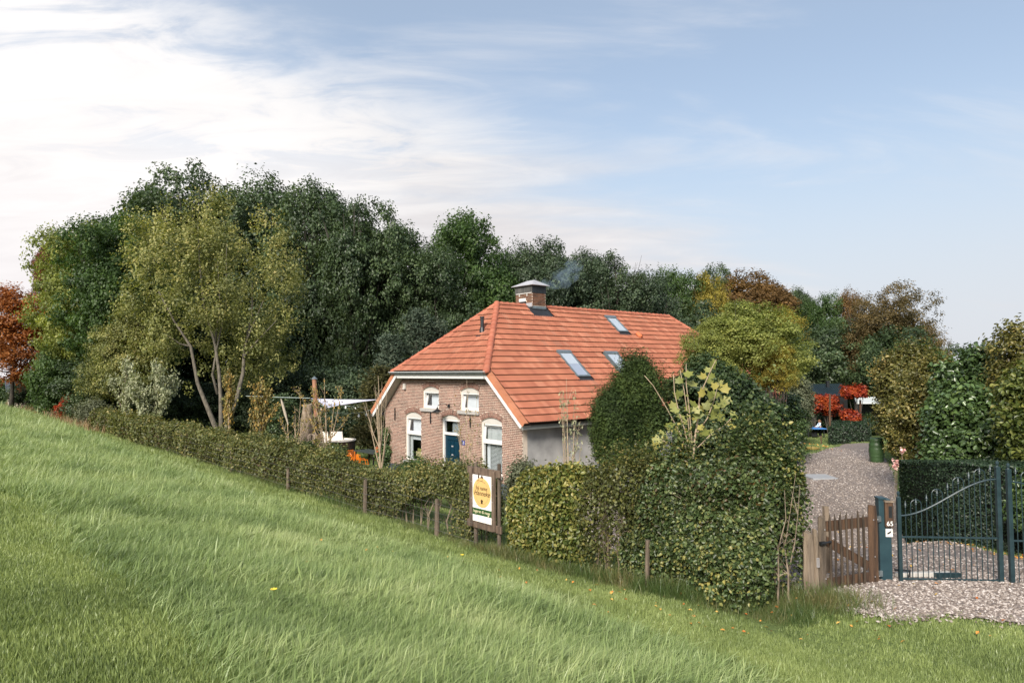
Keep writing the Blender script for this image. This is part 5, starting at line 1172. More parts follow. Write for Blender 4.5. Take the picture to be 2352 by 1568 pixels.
# little farm with tree, birds and paw on the board
d = -.0165
def ink(poly, name='picture'): return flat(poly, d, .0015, name, 'signink')
ink([(-.42*hw_, cz+RR*.98), (-.36*hw_, cz+RR*1.30), (-.33*hw_, cz+RR*1.36), (-.28*hw_, cz+RR*1.28), (-.25*hw_, cz+RR*.98)], 'tree_picture')
ink([(-.16*hw_, cz+RR*1.0), (0.02*hw_, cz+RR*1.22), (.2*hw_, cz+RR*1.0)], 'roof_picture')
for sg in (((-.34, .98), (-.33, .82)), ((-.5, .76), (-.33, .80)), ((-.33, .82), (.05, .80)), ((.05, .80), (.08, .98)), ((.05, .80), (.26, .72)), ((.26, .72), (.42, .76)), ((-.5, .76), (-.46, .86))):
    mb = MB(); (x0, z0), (x1, z1) = sg; mb.tube([(x0*hw_, d, cz+z0*RR), (x1*hw_, d, cz+z1*RR)], .003, 4); sub(pan, mb, 'line_picture', 'signink')
for (x, z_, r) in ((-.80, 1.27, .05), (-.74, 1.29, .035)): ink(el(x*hw_, cz+z_*RR, r*hw_, r*hw_*.8, 10), 'bird_picture')
for (x, z_, r) in ((-.08, -.56, .045), (0, -.52, .05), (.08, -.56, .045), (0, -.64, .08), (-.05, -.69, .05), (.05, -.69, .05)): ink(el(x*hw_, cz+z_*RR, r*hw_, r*hw_*1.2, 12), 'emblem_picture')
for (x, z_, r) in ((.68, .165, .05), (.74, .175, .04), (.70, .155, .035)):
    mb = MB().prism([(px_, -.0165, pz) for px_, pz in el(x*hw_, zb_s+PH*z_, r*hw_, r*hw_, 10)], (0, .0015, 0)); sub(pan, mb, 'bird_picture', 'cream_ink')
for sx in (-1, 1):
    for k in range(3):
        mb = MB(); mb.lathe([(.008, 0), (.006, .006)], 8); mb.v = [(x+sx*(hw_+.035), -.022-z_, y+zb_s+PH*(.12+.36*k)) for x, y, z_ in mb.v]; mb.build('bolt', 'zinc_light', sign)

# ------------------------------------------------------------------ picket gate and split post
GA, GB = np.array([4.78, 11.0]), np.array([5.98, 11.45]); gdir = (GB-GA)/np.linalg.norm(GB-GA); gl = np.linalg.norm(GB-GA); grot = atan2(gdir[1], gdir[0]); gz = hgt(*((GA+GB)/2))
pg = thing('picket_gate', 'old wooden picket gate with a diagonal brace between hedge and blue post', 'gate', (GA[0], GA[1], gz), grot, world=False)
def plank(x0, x1, y0, y1, z0, z1, m, parent, name, seed, rough_top=True):
    g = random.Random(seed); n = 7; xs = (x0, x1); mb = MB(); vs = []; ns = 6
    for i in range(ns):
        z_ = z0+(z1-z0)*i/(ns-1); w_ = (x1-x0)/2*(1 if i < ns-1 else .75); c_x = (x0+x1)/2+g.uniform(-.006, .006)
        for sx, sy in ((-1, 0), (-.6, -1), (.6, -1), (1, 0), (.6, 1), (-.6, 1)): vs.append((c_x+sx*w_*g.uniform(.93, 1.05), (y0+y1)/2+sy*(y1-y0)/2*g.uniform(.9, 1.1), z_+(g.uniform(-.03, .02) if i == ns-1 and rough_top else 0)))
    fs = [(i*6+k, i*6+(k+1) % 6, (i+1)*6+(k+1) % 6, (i+1)*6+k) for i in range(ns-1) for k in range(6)]+[(0, 5, 4, 3, 2, 1), tuple((ns-1)*6+k for k in range(6))]
    mb.add(vs, fs); return mb.build(name, m, parent)
k_ = gl/1.28
plank(.02, .17, -.03, .05, -.05, 1.18, 'wood_grey', pg, 'stile', 1)
plank(1.06*k_, 1.255*k_, -.035, .05, -.05, 1.27, 'wood_brown', pg, 'stile', 2)
mb = MB(); mb.box(.15, 1.08*k_, .01, .04, .93, 1.09); mb.build('rail', 'wood_brown', pg); mb = MB(); mb.box(.15, 1.08*k_, .01, .04, .06, .20); mb.build('rail', 'wood_brown', pg)
mb = MB(); mb.beam((.16, .03, .80), (1.07*k_, .03, .30), .14, .03, up=(0, 1, 0)); mb.v = [(x, y, z_) for x, y, z_ in mb.v]; mb.build('brace', 'wood_brown', pg)
for i, x in enumerate((.235, .335, .455, .575, .695, .815, .93)):
    g = random.Random(i); mb = MB(); x *= k_; l = .018+g.uniform(0, .006); mb.tube([(x, -.02, -.02), (x+g.uniform(-.01, .01), -.022, .6), (x+g.uniform(-.015, .015), -.02, 1.10+g.uniform(-.03, .03)), (x+.004, -.02, 1.2+g.uniform(-.04, .05))], [l, l*1.05, l*.95, .004], 5); mb.build('picket', 'wood_dark', pg)
for (x, z_) in ((.10, .22), (.10, .98), (1.12*k_, .14), (1.21*k_, .14), (1.13*k_, .46), (1.12*k_, 1.05), (1.21*k_, 1.05)):
    mb = MB(); mb.lathe([(.009, 0), (.007, .006)], 8); mb.v = [(a+x, -.05-c, b+z_) for a, b, c in mb.v]; mb.build('bolt', 'zinc_light', pg)
mb = MB(); mb.tube([(.01, -.07, .78), (.2, -.07, .79)], .016, 6); mb.box(.0, .1, -.075, -.03, .755, .80); mb.build('latch', 'black', pg)
mb = MB(); [mb.box(1.25*k_, 1.31*k_, -.03, .0, z_, z_+.09) for z_ in (.12, 1.0)]; mb.build('hinge', 'zinc', pg)
b = np.array([4.60, 10.92]); gz2 = hgt(*b); sp = thing('split_post', 'pale split oak post leaning against the left end of the picket gate', 'post', (b[0], b[1], gz2), grot, world=False)
plank(-.10, .085, -.05, .06, -.15, .95, 'wood_pale', sp, 'half_log', 11); plank(.10, .165, -.04, .04, -.1, .99, 'wood_pale', sp, 'half_log', 12)
mb = MB(); mb.box(.15, .155, -.06, -.04, .42, .55); mb.box(.115, .12, -.06, -.04, .42, .55); mb.box(.115, .155, -.06, -.04, .55, .555); mb.box(.115, .155, -.06, -.04, .415, .42); mb.build('latch_loop', 'zinc_light', sp)
b = gp(2022, 1250); b = np.array([5.55, 12.0]); gz3 = hgt(*b); mb = MB(); mb.box(b[0]-.22, b[0]-.14, b[1]-.03, b[1]+.05, gz3-.1, gz3+1.15); tag(mb.build('stake', 'wood_pale'), 'square stake standing just behind the picket gate', 'post')

# ------------------------------------------------------------------ post with house number
PB = np.array([6.10, 11.47]); pz = hgt(*PB); po = thing('gate_post', 'square blue-green steel post with wooden letter box and number', 'post', (PB[0], PB[1], pz), radians(-8), world=False)
MB().box(-.10, .085, -.02, .14, -.1, 1.34).build('steel_post', 'post_metal', po, bevel=.006)
MB().box(-.11, .01, -.04, .15, 1.34, 1.365).build('post_cap', 'post_metal', po)
bx = MB().box(-.02, .105, -.075, -.02, .90, 1.30).build('letter_box', 'wood_brown', po, bevel=.004)
sub(bx, MB().box(-.025, .115, -.09, .03, 1.30, 1.325), 'lid', 'wood_pale'); sub(bx, MB().box(.03, .085, -.0775, -.073, 1.05, 1.24), 'slot', 'black')
text('65', .105, 'lettering_white', (.045, -.079, .955), R90, bx)
cs_ = MB().box(-.005, .10, -.028, -.02, .735, .865).build('camera_sign', 'signwhite', po)
m_ = MB(); m_.obox((.045, -.030, .80), (cos(.5), 0, sin(.5)), (0, 1, 0), (-sin(.5), 0, cos(.5)), .028, .0015, .013); m_.obox((.072, -.030, .822), (cos(.5), 0, sin(.5)), (0, 1, 0), (-sin(.5), 0, cos(.5)), .008, .0015, .009); m_.box(.02, .03, -.0315, -.0285, .765, .80); sub(cs_, m_, 'camera_symbol', 'black')

# ------------------------------------------------------------------ iron gate: two mirrored leaves
def iron_leaf(x0, y0, x1, y1, label, mirror):
    a, b = np.array([x0, y0]), np.array([x1, y1]); L0 = np.linalg.norm(b-a); d = (b-a)/L0; g0_ = hgt(*((a+b)/2))
    o = thing('iron_gate', label, 'gate', (a[0], a[1], g0_), atan2(d[1], d[0]), world=False)
    X_ = (lambda x: L0-x) if mirror else (lambda x: x)
    def tube(pts, r, seg=6): return MB().tube([(X_(x), y, z_) for x, y, z_ in pts], r, seg)
    MB().box(*sorted((X_(.0), X_(.055))), -.03, .03, -.05, 1.36).build('stile', 'gate_metal', o, bevel=.004)
    MB().box(*sorted((X_(L0-.065), X_(L0))), -.033, .033, -.02, 1.86).build('stile', 'gate_metal', o, bevel=.004)
    for xx, zz in ((.0275, 1.36), (L0-.0325, 1.86)):
        mb = MB(); mb.lathe([(.022, 0), (.016, .02), (.026, .05), (.024, .075), (.006, .10)], 10, (X_(xx), 0, zz)); mb.build('finial', 'gate_metal', o)
    def zc(x): f = (x-.05)/(L0-.11); return 1.06+.60*(f*f*(3-2*f))*.95+.03*f
    mb = MB(); n = 24; vs = []; pts = [(X_(.05+(L0-.11)*i/n), 0, zc(.05+(L0-.11)*i/n)) for i in range(n+1)]; mb.tube(pts, .014, 6); mb.build('top_rail', 'gate_metal', o)
    for z_ in (.05, .72): mb = MB(); mb.box(*sorted((X_(.05), X_(L0-.06))), -.012, .012, z_-.012, z_+.012); mb.build('rail', 'gate_metal', o)
    nb = 17; sp_x = [.05+(L0-.11)*(i+1)/(nb+1) for i in range(nb)]
    for i, x in enumerate(sp_x):
        hoop = i % 4 in (1, 3) if False else (i % 4 == 1 or i % 4 == 3)
        zt2 = zc(x)+(.13 if not hoop else .10)
        tube([(x, 0, .05), (x, 0, zt2)], .0075, 6).build('bar', 'gate_metal', o)
        if not hoop:
            mb = MB(); mb.lathe([(.009, 0), (.016, .015), (.012, .03), (.022, .045), (.015, .07), (.002, .12)], 8, (X_(x), 0, zt2-.01)); mb.build('spear_tip', 'gate_metal', o)
        if i % 4 == 1 and i+2 < nb:
            x2 = sp_x[i+2]; xm, r = (x+x2)/2, (x2-x)/2; zb1, zb2 = zc(x)+.10, zc(x2)+.10; zh = max(zb1, zb2)
            pts = [(x, 0, zb1-.02)]+[(xm-r*cos(a), 0, zh+r*sin(a)) for a in np.linspace(0, pi, 11)]+[(x2, 0, zb2-.02)]
            tube(pts, .0075, 6).build('hoop', 'gate_metal', o)
    return o
iron_leaf(6.26, 11.40, 7.85, 11.25, 'left leaf of the blue-green iron gate, complete with rising top rail', False)
iron_leaf(7.95, 11.24, 9.54, 11.12, 'right leaf of the blue-green iron gate, cut off by the view', True)
b = np.array([6.30, 11.55]); mb = MB(); mb.box(b[0], b[0]+.9, b[1]-.04, b[1]+.06, hgt(*b)+.05, hgt(*b)+.12); mb.v = [(x, y, z_) for x, y, z_ in mb.v]
gm_ = tag(mb.build('gate_motor_arm', 'cream', bevel=.01), 'long pale gate opener arm lying behind the left iron leaf', 'gate opener')
m_ = MB(); m_.tube([(b[0]+.18, b[1]-.05, hgt(*b)+.06), (b[0]+.2, b[1]-.05, hgt(*b)+.16), (b[0]-.05, b[1]-.05, hgt(*b)+.18)], .02, 6); sub(gm_, m_, 'cable_loop', 'black')
sub(gm_, MB().box(b[0]+.60, b[0]+1.0, b[1]-.1, b[1]-.05, hgt(*b)+.04, hgt(*b)+.13), 'bracket', 'gate_metal')

# ------------------------------------------------------------------ left terrace: tub, stove pipe, logs, table and chairs, sail, lights
c = at(772, 1010, 35.0); g = hgt(c[0], c[1]); tub = thing('hot_tub', 'round wooden hot tub with a pale rim behind the saplings', 'hot tub', (c[0], c[1], g))
H_ = c[2]-g+.02; R_ = .92
nst = 30
for i in range(nst):
    a = 2*pi*i/nst; mb = MB(); mb.obox((R_*cos(a), R_*sin(a), H_/2), (-sin(a), cos(a), 0), (cos(a), sin(a), 0), (0, 0, 1), R_*pi/nst*.96, .02, H_/2); mb.build('stave', 'tubwood', tub, off=(0, 0, 0))
mb = MB(); n = 40; vs = []; 
for rr, zz in ((R_+.06, H_), (R_-.08, H_), (R_-.08, H_-.5), (R_+.06, H_-.05)): vs += [(rr*cos(2*pi*i/n), rr*sin(2*pi*i/n), zz) for i in range(n)]
fs = [(a*n+i, a*n+(i+1) % n, b_*n+(i+1) % n, b_*n+i) for a, b_ in ((0, 1), (1, 2), (3, 0)) for i in range(n)]; mb.add(vs, fs); mb.build('rim', 'tubwhite', tub, off=(0, 0, 0))
mb = MB(); mb.lathe([(R_-.08, H_-.08), (R_-.08, H_-.06)], 30); mb.build('cover', 'tubwhite', tub, off=(0, 0, 0))
p0 = at(722, 868, 33.0); p1 = at(732, 1040, 33.0); g = hgt(p1[0], p1[1]); fl = thing('stove_pipe', 'tall rusty stove pipe with a pointed cap beside the hot tub', 'stove pipe', (p1[0], p1[1], g)); 
def lp(a, b, f): return a+(b-a)*f
pt = at(722, 870, 33.0); pb = np.array([p1[0], p1[1], g])
mb = MB(); mb.tube([lp(pt, pb, .42), pt], [.105, .105], 12); mb.build('upper_pipe', 'rust', fl); mb = MB(); mb.tube([pb, lp(pt, pb, .42)], [.125, .11], 12); mb.build('lower_pipe', 'flue', fl)
mb = MB(); mb.lathe([(.15, 0), (.14, .02), (.05, .09), (.01, .13)], 12, tuple(pt)); mb.build('cap', 'zinc', fl)
mb = MB(); mb.beam(at(705, 954, 33.2), at(724, 955, 33.0), .05, .06); mb.build('strut', 'wood_pale', fl)
# white tub head rests
for k, (x, lab) in enumerate(((745, 'white back rest left of the sapling by the tub'), (774, 'white back rest standing on the far rim of the tub'))):
    c = at(x, 1000, 35.7); mb = MB(); mb.obox(c, (1, 0, 0), (0, .95, .3), (0, -.3, .95), .30 if k else .2, .03, .22); tag(mb.build('back_rest', 'tubwhite', bevel=.02), lab, 'back rest')
# split tree trunk and log pile
b = at(700, 1030, 32.0); g = hgt(b[0], b[1]); tk = thing('tree_stump', 'tall weathered split trunk standing behind the bare sapling', 'tree stump', (b[0], b[1], g))
mb = MB(); tp = at(706, 930, 32.0); n = 8; mb.tube([np.array([b[0], b[1], g-.1]), lp(np.array([b[0], b[1], g]), tp, .35), lp(np.array([b[0], b[1], g]), tp, .7), tp], [.34, .30, .27, .22], 9); mb.v = [(x+random.uniform(-.04, .04), y+random.uniform(-.04, .04), z_+random.uniform(-.02, .1)*(z_ > 3)) for x, y, z_ in mb.v]; mb.build('trunk', 'log', tk)
gg = random.Random(3); k = 0
for row, (y0, xs) in enumerate(((1040, (700, 708, 716, 724)), (1028, (705, 713, 721)), (1015, (708, 716)), (1003, (712, 718)))):
    for x in xs:
        c = at(x, y0, 31.6); r = .14+gg.uniform(-.02, .04); d = np.array([gg.uniform(-.2, .2), 1, 0]); d /= np.linalg.norm(d); mb = MB(); mb.tube([c, c+d*.5], [r, r*.95], 9)
        lab = ('log', ) ; o = mb.build('log', 'log'); tag(o, ['first', 'second', 'third', 'fourth'][xs.index(x)]+' log from the left in the '+['bottom', 'second', 'third', 'top'][row]+' row of the pile at the weathered trunk', 'log', 'logs piled beside the weathered trunk'); m_ = MB(); m_.lathe([(r*.9, -.004), (r*.88, 0)], 9); m_.v = [(c[0]+x2, c[1]-.006+z2, c[2]+y2) for x2, y2, z2 in m_.v]; sub(o, m_, 'cut_end', 'logend'); k += 1
c = at(727, 1006, 31.8); mb = MB(); mb.tube([c-np.array([.28, 0, 0]), c+np.array([.28, .05, 0])], [.19, .18], 10); tag(mb.build('log', 'log'), 'thick log lying across the top of the pile, beside the stove pipe', 'log', 'logs piled beside the weathered trunk')
# table and chairs
c = at(853, 1036, 32.6); g = hgt(c[0], c[1]); tt_ = c[2]-g; tb_ = thing('garden_table', 'dark outdoor table between orange chairs at the left corner of the house', 'table', (c[0], c[1], g), HROT, world=False)
MB().box(-1.0, .95, -.42, .42, tt_-.04, tt_).build('table_top', 'table_top', tb_, bevel=.01)
for sx in (-.85, .8):
    for sy in (-.34, .34): MB().box(sx-.025, sx+.025, sy-.025, sy+.025, 0, tt_-.04).build('leg', 'black', tb_)
def chair(loc, rz, label):
    o = thing('garden_chair', label, 'chair', loc, rz, 'orange chairs around the garden table', world=False); s = 1.0
    MB().box(-.22, .22, -.21, .21, .43, .45).build('seat', 'orange_metal', o, bevel=.008)
    for sx in (-1, 1):
        MB().tube([(sx*.25, .24, 0), (sx*.22, .20, .45), (sx*.22, .24, .82)], .014, 6).build('leg', 'orange_metal', o); MB().tube([(sx*.26, -.24, 0), (sx*.24, -.2, .45), (sx*.26, -.16, .66), (sx*.25, .20, .68)], .014, 6).build('leg', 'orange_metal', o)
    MB().tube([(-.22, .24, .82), (-.15, .26, .88), (.15, .26, .88), (.22, .24, .82)], .014, 6).build('back_frame', 'orange_metal', o)
    for k in range(7): x = -.18+.06*k; MB().tube([(x, .20, .46), (x, .255, .86)], .007, 4).build('back_rod', 'orange_metal', o)
    return o
def T2(dx, dy): p = np.array([c[0], c[1], 0])+UA*dx+UB*dy; return (p[0], p[1], hgt(p[0], p[1]))
chair(T2(-.55, -.65), HROT+pi+.1, 'orange metal chair at the near left side of the dark table'); chair(T2(.45, -.7), HROT+pi-.25, 'orange metal chair at the near right side of the dark table, next to the sapling')
chair(T2(-.5, .75), HROT+.1, 'orange metal chair at the far left side of the dark table'); chair(T2(.5, .75), HROT-.1, 'orange metal chair at the far right side of the dark table'); chair(T2(-1.35, -.2), HROT+pi/2+.1, 'orange metal chair at the left end of the dark table')
p = np.array([c[0], c[1], 0])+UA*.45+UB*.1; pz_ = g+tt_; pt_ = thing('flower_pot', 'terracotta pot with flowers on the dark table', 'flower pot', (p[0], p[1], pz_)); mb = MB(); mb.lathe([(.09, 0), (.13, .2), (.14, .22), (.12, .22)], 12); mb.build('pot', 'terracotta', pt_, off=(0, 0, 0))
rg_ = np.random.default_rng(4); obj_from(leaves_mesh('plant', LEAF['redbrown'], rg_.normal(size=(90, 3))*.06+np.array([0, 0, .3]), rg_.normal(size=(90, 3)), .07, .04, rg_.uniform(0, 1, 90), rg_.uniform(0, 1, 90)), 'plant', pt_)
p = np.array([c[0], c[1], 0])+UA*.72+UB*.1; mb = MB(); mb.lathe([(.10, 0), (.13, .08), (.12, .2), (.05, .26)], 10, (p[0], p[1], pz_)); tag(mb.build('lantern', 'white'), 'small white lantern right of the flower pot', 'lantern')
# sail
A_, B_, C_ = at(868, 917, 32.5), at(712, 914, 37.5), at(747, 937, 33.5); n = 10; vs = []; fs = []; ix = {}
cen = (A_+B_+C_)/3
for i in range(n+1):
    for j in range(n+1-i):
        k = n-i-j; a, b, c2 = i/n, j/n, k/n; p = A_*a+B_*b+C_*c2; q = (cen-p)*.22*(4*a*b*(1-c2)+4*b*c2*(1-a)+4*a*c2*(1-b))*.9 if min(i, j, k) == 0 else (cen-p)*.0; p = p+q; p[2] -= 1.2*a*b*c2*3; ix[(i, j)] = len(vs); vs.append(tuple(p))
for i in range(n):
    for j in range(n-i):
        fs.append((ix[(i, j)], ix[(i+1, j)], ix[(i, j+1)]))
        if (i+1, j+1) in ix and i+j+2 <= n: fs.append((ix[(i+1, j)], ix[(i+1, j+1)], ix[(i, j+1)]))
mb = MB().add(vs, fs); sail = mb.build('shade_sail', 'sail', smooth_=True); sm = sail.modifiers.new('cloth', 'SOLIDIFY'); sm.thickness = .01; tag(sail, 'pale triangular shade sail stretched from the house verge to the wood', 'shade sail')
mb = MB(); mb.tube([B_, at(640, 912, 40), at(565, 909, 43)], .018, 5); tag(mb.build('rope', 'rope'), 'thin rope from the shade sail to the pale stemmed tree', 'rope')
def festoon(pts, label, bulbs):
    b0 = pts[0]; o = thing('string_lights', label, 'string lights', tuple(b0)); mb = MB(); mb.tube(pts, .01, 4); mb.build('cable', 'rope', o)
    for p in bulbs: mb = MB(); mb.lathe([(.02, .10), (.05, .03), (.06, -.02), (.02, -.07)], 8, tuple(p)); mb.build('bulb', 'bulb', o)
P_ = [at(x, y, 34.5) for x, y in ((712, 918), (740, 930), (768, 947), (800, 950), (835, 946), (862, 938))]; festoon(P_, 'string of lights hanging below the shade sail', [at(1.0*x, y+2, 34.5) for x, y in ((738, 938), (824, 953), (842, 950))])
P_ = [at(x, y, 40) for x, y in ((770, 925), (790, 931), (815, 934), (840, 935), (870, 930))]; festoon(P_, 'second string of lights, further back under the sail', [at(x, y, 40) for x, y in ((794, 936), (817, 938), (840, 938))])

# ------------------------------------------------------------------ the garden beyond the drive
def shed(label, name, A, B, C, D, wall_h, roof_m, wall_m, ribs=0, th=.08, cat='shed'):
    """roof quad A (ridge left) B (ridge right) C (eave right) D (eave left)"""
    g = hgt((A[0]+B[0])/2, (A[1]+B[1])/2); b0 = (A+B+C+D)/4; o = thing(name, label, cat, (b0[0], b0[1], g))
    mb = MB(); mb.prism([D, C, B, A], (0, 0, -th)); rf = mb.build('roof', roof_m, o)
    for i in range(ribs):
        f = (i+.5)/ribs; mb = MB(); mb.beam(lp(A, B, f)+np.array([0, 0, .02]), lp(D, C, f)+np.array([0, 0, .02]), .05, .05); sub(rf, mb, 'roof_rib', roof_m, off=tuple(o.location))
    return o, g
A, B = at(1843.6, 884, 64), at(1933, 879, 66); zR = (A[2]+B[2])/2; A[2] = B[2] = zR
C, D_ = at(1948, 905, 61), at(1886, 911, 59); zE = (C[2]+D_[2])/2; C[2] = D_[2] = zE
o, g = shed('black garden shed with a dark ribbed metal roof', 'garden_shed', A, B, C, D_, 0, 'shed_metal', 'shed_wall', ribs=16)
A2, B2 = 2*A-D_, 2*B-C; A2[2] = B2[2] = zE
mb = MB(); mb.prism([A, B, B2, A2], (0, 0, -.08)); mb.build('rear_roof', 'shed_metal', o)
iC, iD, iA, iB = [lp(q, (A+B+C+D_)/4, .04) for q in (C, D_, A2, B2)]
mb = MB(); zt_s = zE-.1; mb.prism([(q[0], q[1], g-.2) for q in (iD, iC, iB, iA)], (0, 0, zt_s-g+.2)); mb.build('wall', 'shed_wall', o)
mb = MB(); mb.prism([(A[0], A[1], zR-.1), (D_[0], D_[1], zE-.1), (A2[0], A2[1], zE-.1)], tuple((B-A)*.02)); mb.build('gable', 'shed_wall', o)
vb = lp(lp(A, B, .55), lp(D_, C, .55), .3); mb = MB(); mb.box(vb[0]-.12, vb[0]+.12, vb[1]-.12, vb[1]+.12, vb[2]-.05, vb[2]+.55); mb.box(vb[0]-.18, vb[0]+.18, vb[1]-.18, vb[1]+.18, vb[2]+.5, vb[2]+.58); mb.build('roof_vent', 'black', o)
# pale canopy
A, B, C, D_ = at(1962, 915, 60), at(2060, 915, 60), at(2060, 921, 55), at(1966, 920, 55)
zz_ = at(1990, 918, 57)[2]; 
for q in (A, B): q[2] = zz_+.12
for q in (C, D_): q[2] = zz_-.12
o, g = shed('open garden shelter with a thin pale roof under the scarlet leaves', 'garden_shelter', A, B, C, D_, 0, 'pale_roof', 'shed_wall', th=.1, cat='shelter')
for q in (A, B, C, D_): mb = MB(); q = lp(q, (A+B+C+D_)/4, .05); mb.box(q[0]-.08, q[0]+.08, q[1]-.08, q[1]+.08, g-.1, q[2]-.08); mb.build('post', 'shed_wall', o)
mb = MB(); mb.box(A[0], B[0], A[1]-.5, A[1]-.4, g-.1, zz_-.1); mb.build('back_wall', 'shed_wall', o)
# little tiled roofs
for k, (x0, x1, yt, yb, Y_, lab) in enumerate([(1800, 1826, 949, 960, 36, 'small orange tiled roof with a grey gutter beside the dark shrub')]):
    a, b = at(x0, yb, Y_), at(x1, yb, Y_); rt, rb = at((x0+x1)/2, yt, Y_+1), None; g = hgt(a[0], a[1]); w_ = b[0]-a[0]; o = thing('tiled_store', lab, 'small store', ((a[0]+b[0])/2, a[1], g))
    z0, z1 = a[2], rt[2]; mb = MB(); E_ = [(a[0], a[1], z0), (b[0], b[1], z0), (b[0], b[1]+1.6, z0), (a[0], a[1]+1.6, z0), (a[0]+w_*.4, a[1]+.8, z1), (b[0]-w_*.4, a[1]+.8, z1)]; mb.add(E_, [(0, 1, 5, 4), (1, 2, 5), (2, 3, 4, 5), (3, 0, 4)])
    for i in range(4): f = i/4; mb.box(a[0]+w_*.4*f, b[0]-w_*.4*f, a[1]+.8*f-.03, a[1]+.8*f+.02, z0+(z1-z0)*f, z0+(z1-z0)*f+.05)
    mb.build('roof', 'terracotta', o); mb = MB(); mb.box(a[0]-.15, b[0]+.25, a[1]-.15, a[1]+1.7, z0-.12, z0-.01); mb.build('gutter', 'zinc_light', o); mb = MB(); mb.box(a[0]+.1, b[0]-.1, a[1]+.1, a[1]+1.5, g-.1, z0-.12); mb.build('wall', 'shed_wall', o)
# posts
for x, yt, yb, Y_, lab, r in ((1906, 905, 1020, 45.5, 'tall slim wooden post between the scarlet shrubs', .075), (1976, 918, 990, 52, 'slim wooden post under the right scarlet canopy', .09), (1844, 932, 1000, 47, 'slim wooden post left of the blue table', .07), (1886, 1000, 1022, 44.8, 'short thin stake on the lawn edge', .045)):
    a = at(x, yb, Y_); g = hgt(a[0], a[1]); t_ = at(x, yt, Y_); mb = MB(); mb.tube([(a[0], a[1], g-.2), (t_[0], t_[1], t_[2])], [r, r*.85], 8); tag(mb.build('garden_post', 'wood_brown'), lab, 'post')
# barrel
c = at(2014, 1051, 34.4); g = hgt(c[0], c[1]); br = thing('water_barrel', 'green ribbed plastic water barrel beside the drive', 'barrel', (c[0], c[1], g)); h = at(2014, 1005, 34.4)[2]-g
mb = MB(); pr = [(.27, 0)]
for k in range(1, 24):
    f = k/24; r = .29+.065*sin(pi*f)-(.018 if any(abs(f-q) < .03 for q in (.2, .34, .62, .82)) else 0); pr.append((r, h*f))
pr += [(.28, h*.97), (.26, h), (.24, h*.985)]; mb.lathe(pr, 24); mb.build('body', 'barrel', br, smooth_=True, off=(0, 0, 0)); mb = MB(); mb.lathe([(.03, 0), (.03, .03)], 8, (.08, -.08, h*.98)); mb.tube([(0.0, -.34, h*.85), (0, -.38, h*.85)], .03, 8); mb.build('bung', 'black', br, off=(0, 0, 0))
c = at(1866, 1018, 41); g = hgt(c[0], c[1]); mb = MB(); [mb.tube([(c[0]+(.35+.02*k)*cos(a), c[1]+(.35+.02*k)*sin(a), g+.05+.03*k) for a in np.linspace(0, 2*pi, 22)], .018, 5) for k in range(3)]; tag(mb.build('garden_hose', 'hose'), 'coil of yellow hose lying at the lawn edge', 'hose')
c = at(1886, 1086, 29.5); g = hgt(c[0], c[1]); mb = MB(); mb.box(c[0]-.6, c[0]+.45, c[1]-.6, c[1]+.6, g, g+.08); tag(mb.build('concrete_slab', 'slab'), 'flat grey slab lying on the gravel behind the tall hedge', 'slab')
# table tennis table
c = at(1862, 980.5, 52); g = hgt(c[0], c[1]); h = c[2]-g; tt2 = thing('table_tennis_table', 'blue table tennis table on the lawn beside the child', 'table', (c[0], c[1], g), radians(-4), world=False)
MB().box(-.68, .68, -1.3, 1.3, h-.05, h).build('table_top', 'pingpong', tt2); 
for sx in (-.55, .55):
    for sy in (-1.1, 1.1): MB().box(sx-.03, sx+.03, sy-.03, sy+.03, 0, h-.05).build('leg', 'black', tt2)
MB().box(-.2, .2, -.8, .8, .1, h-.1).build('undercarriage', 'black', tt2)
MB().box(-.72, .72, -.01, .01, h, h+.12).build('net', 'black', tt2)
# small shed at the far left
A, B = at(10, 876, 74), at(72, 873, 70); z_ = (A[2]+B[2])/2; A[2] = B[2] = z_; C, D_ = at(66, 899, 68), at(14, 900, 72); ze = (C[2]+D_[2])/2; C[2] = D_[2] = ze
o, g = shed('small shed with black tiles and pale wall at the far left behind the dyke', 'tiled_shed', A, B, C, D_, 0, 'darktile', 'shedwall_pale', ribs=9)
for r_ in range(5):
    f = (r_+.5)/5; mb = MB(); mb.beam(lp(A, D_, f)+np.array([0, 0, .03]), lp(B, C, f)+np.array([0, 0, .03]), .06, .05); mb.build('tile_course', 'darktile', o)
mb = MB(); q0, q1 = lp(D_, C, .05), lp(D_, C, .95); mb.prism([(q0[0], q0[1]+.1, g-.5), (q1[0], q1[1]+.1, g-.5), (q1[0]+.3, q1[1]+3, g-.5), (q0[0]+.3, q0[1]+3, g-.5)], (0, 0, ze-.1-g+.5)); mb.build('wall', 'shedwall_pale', o)

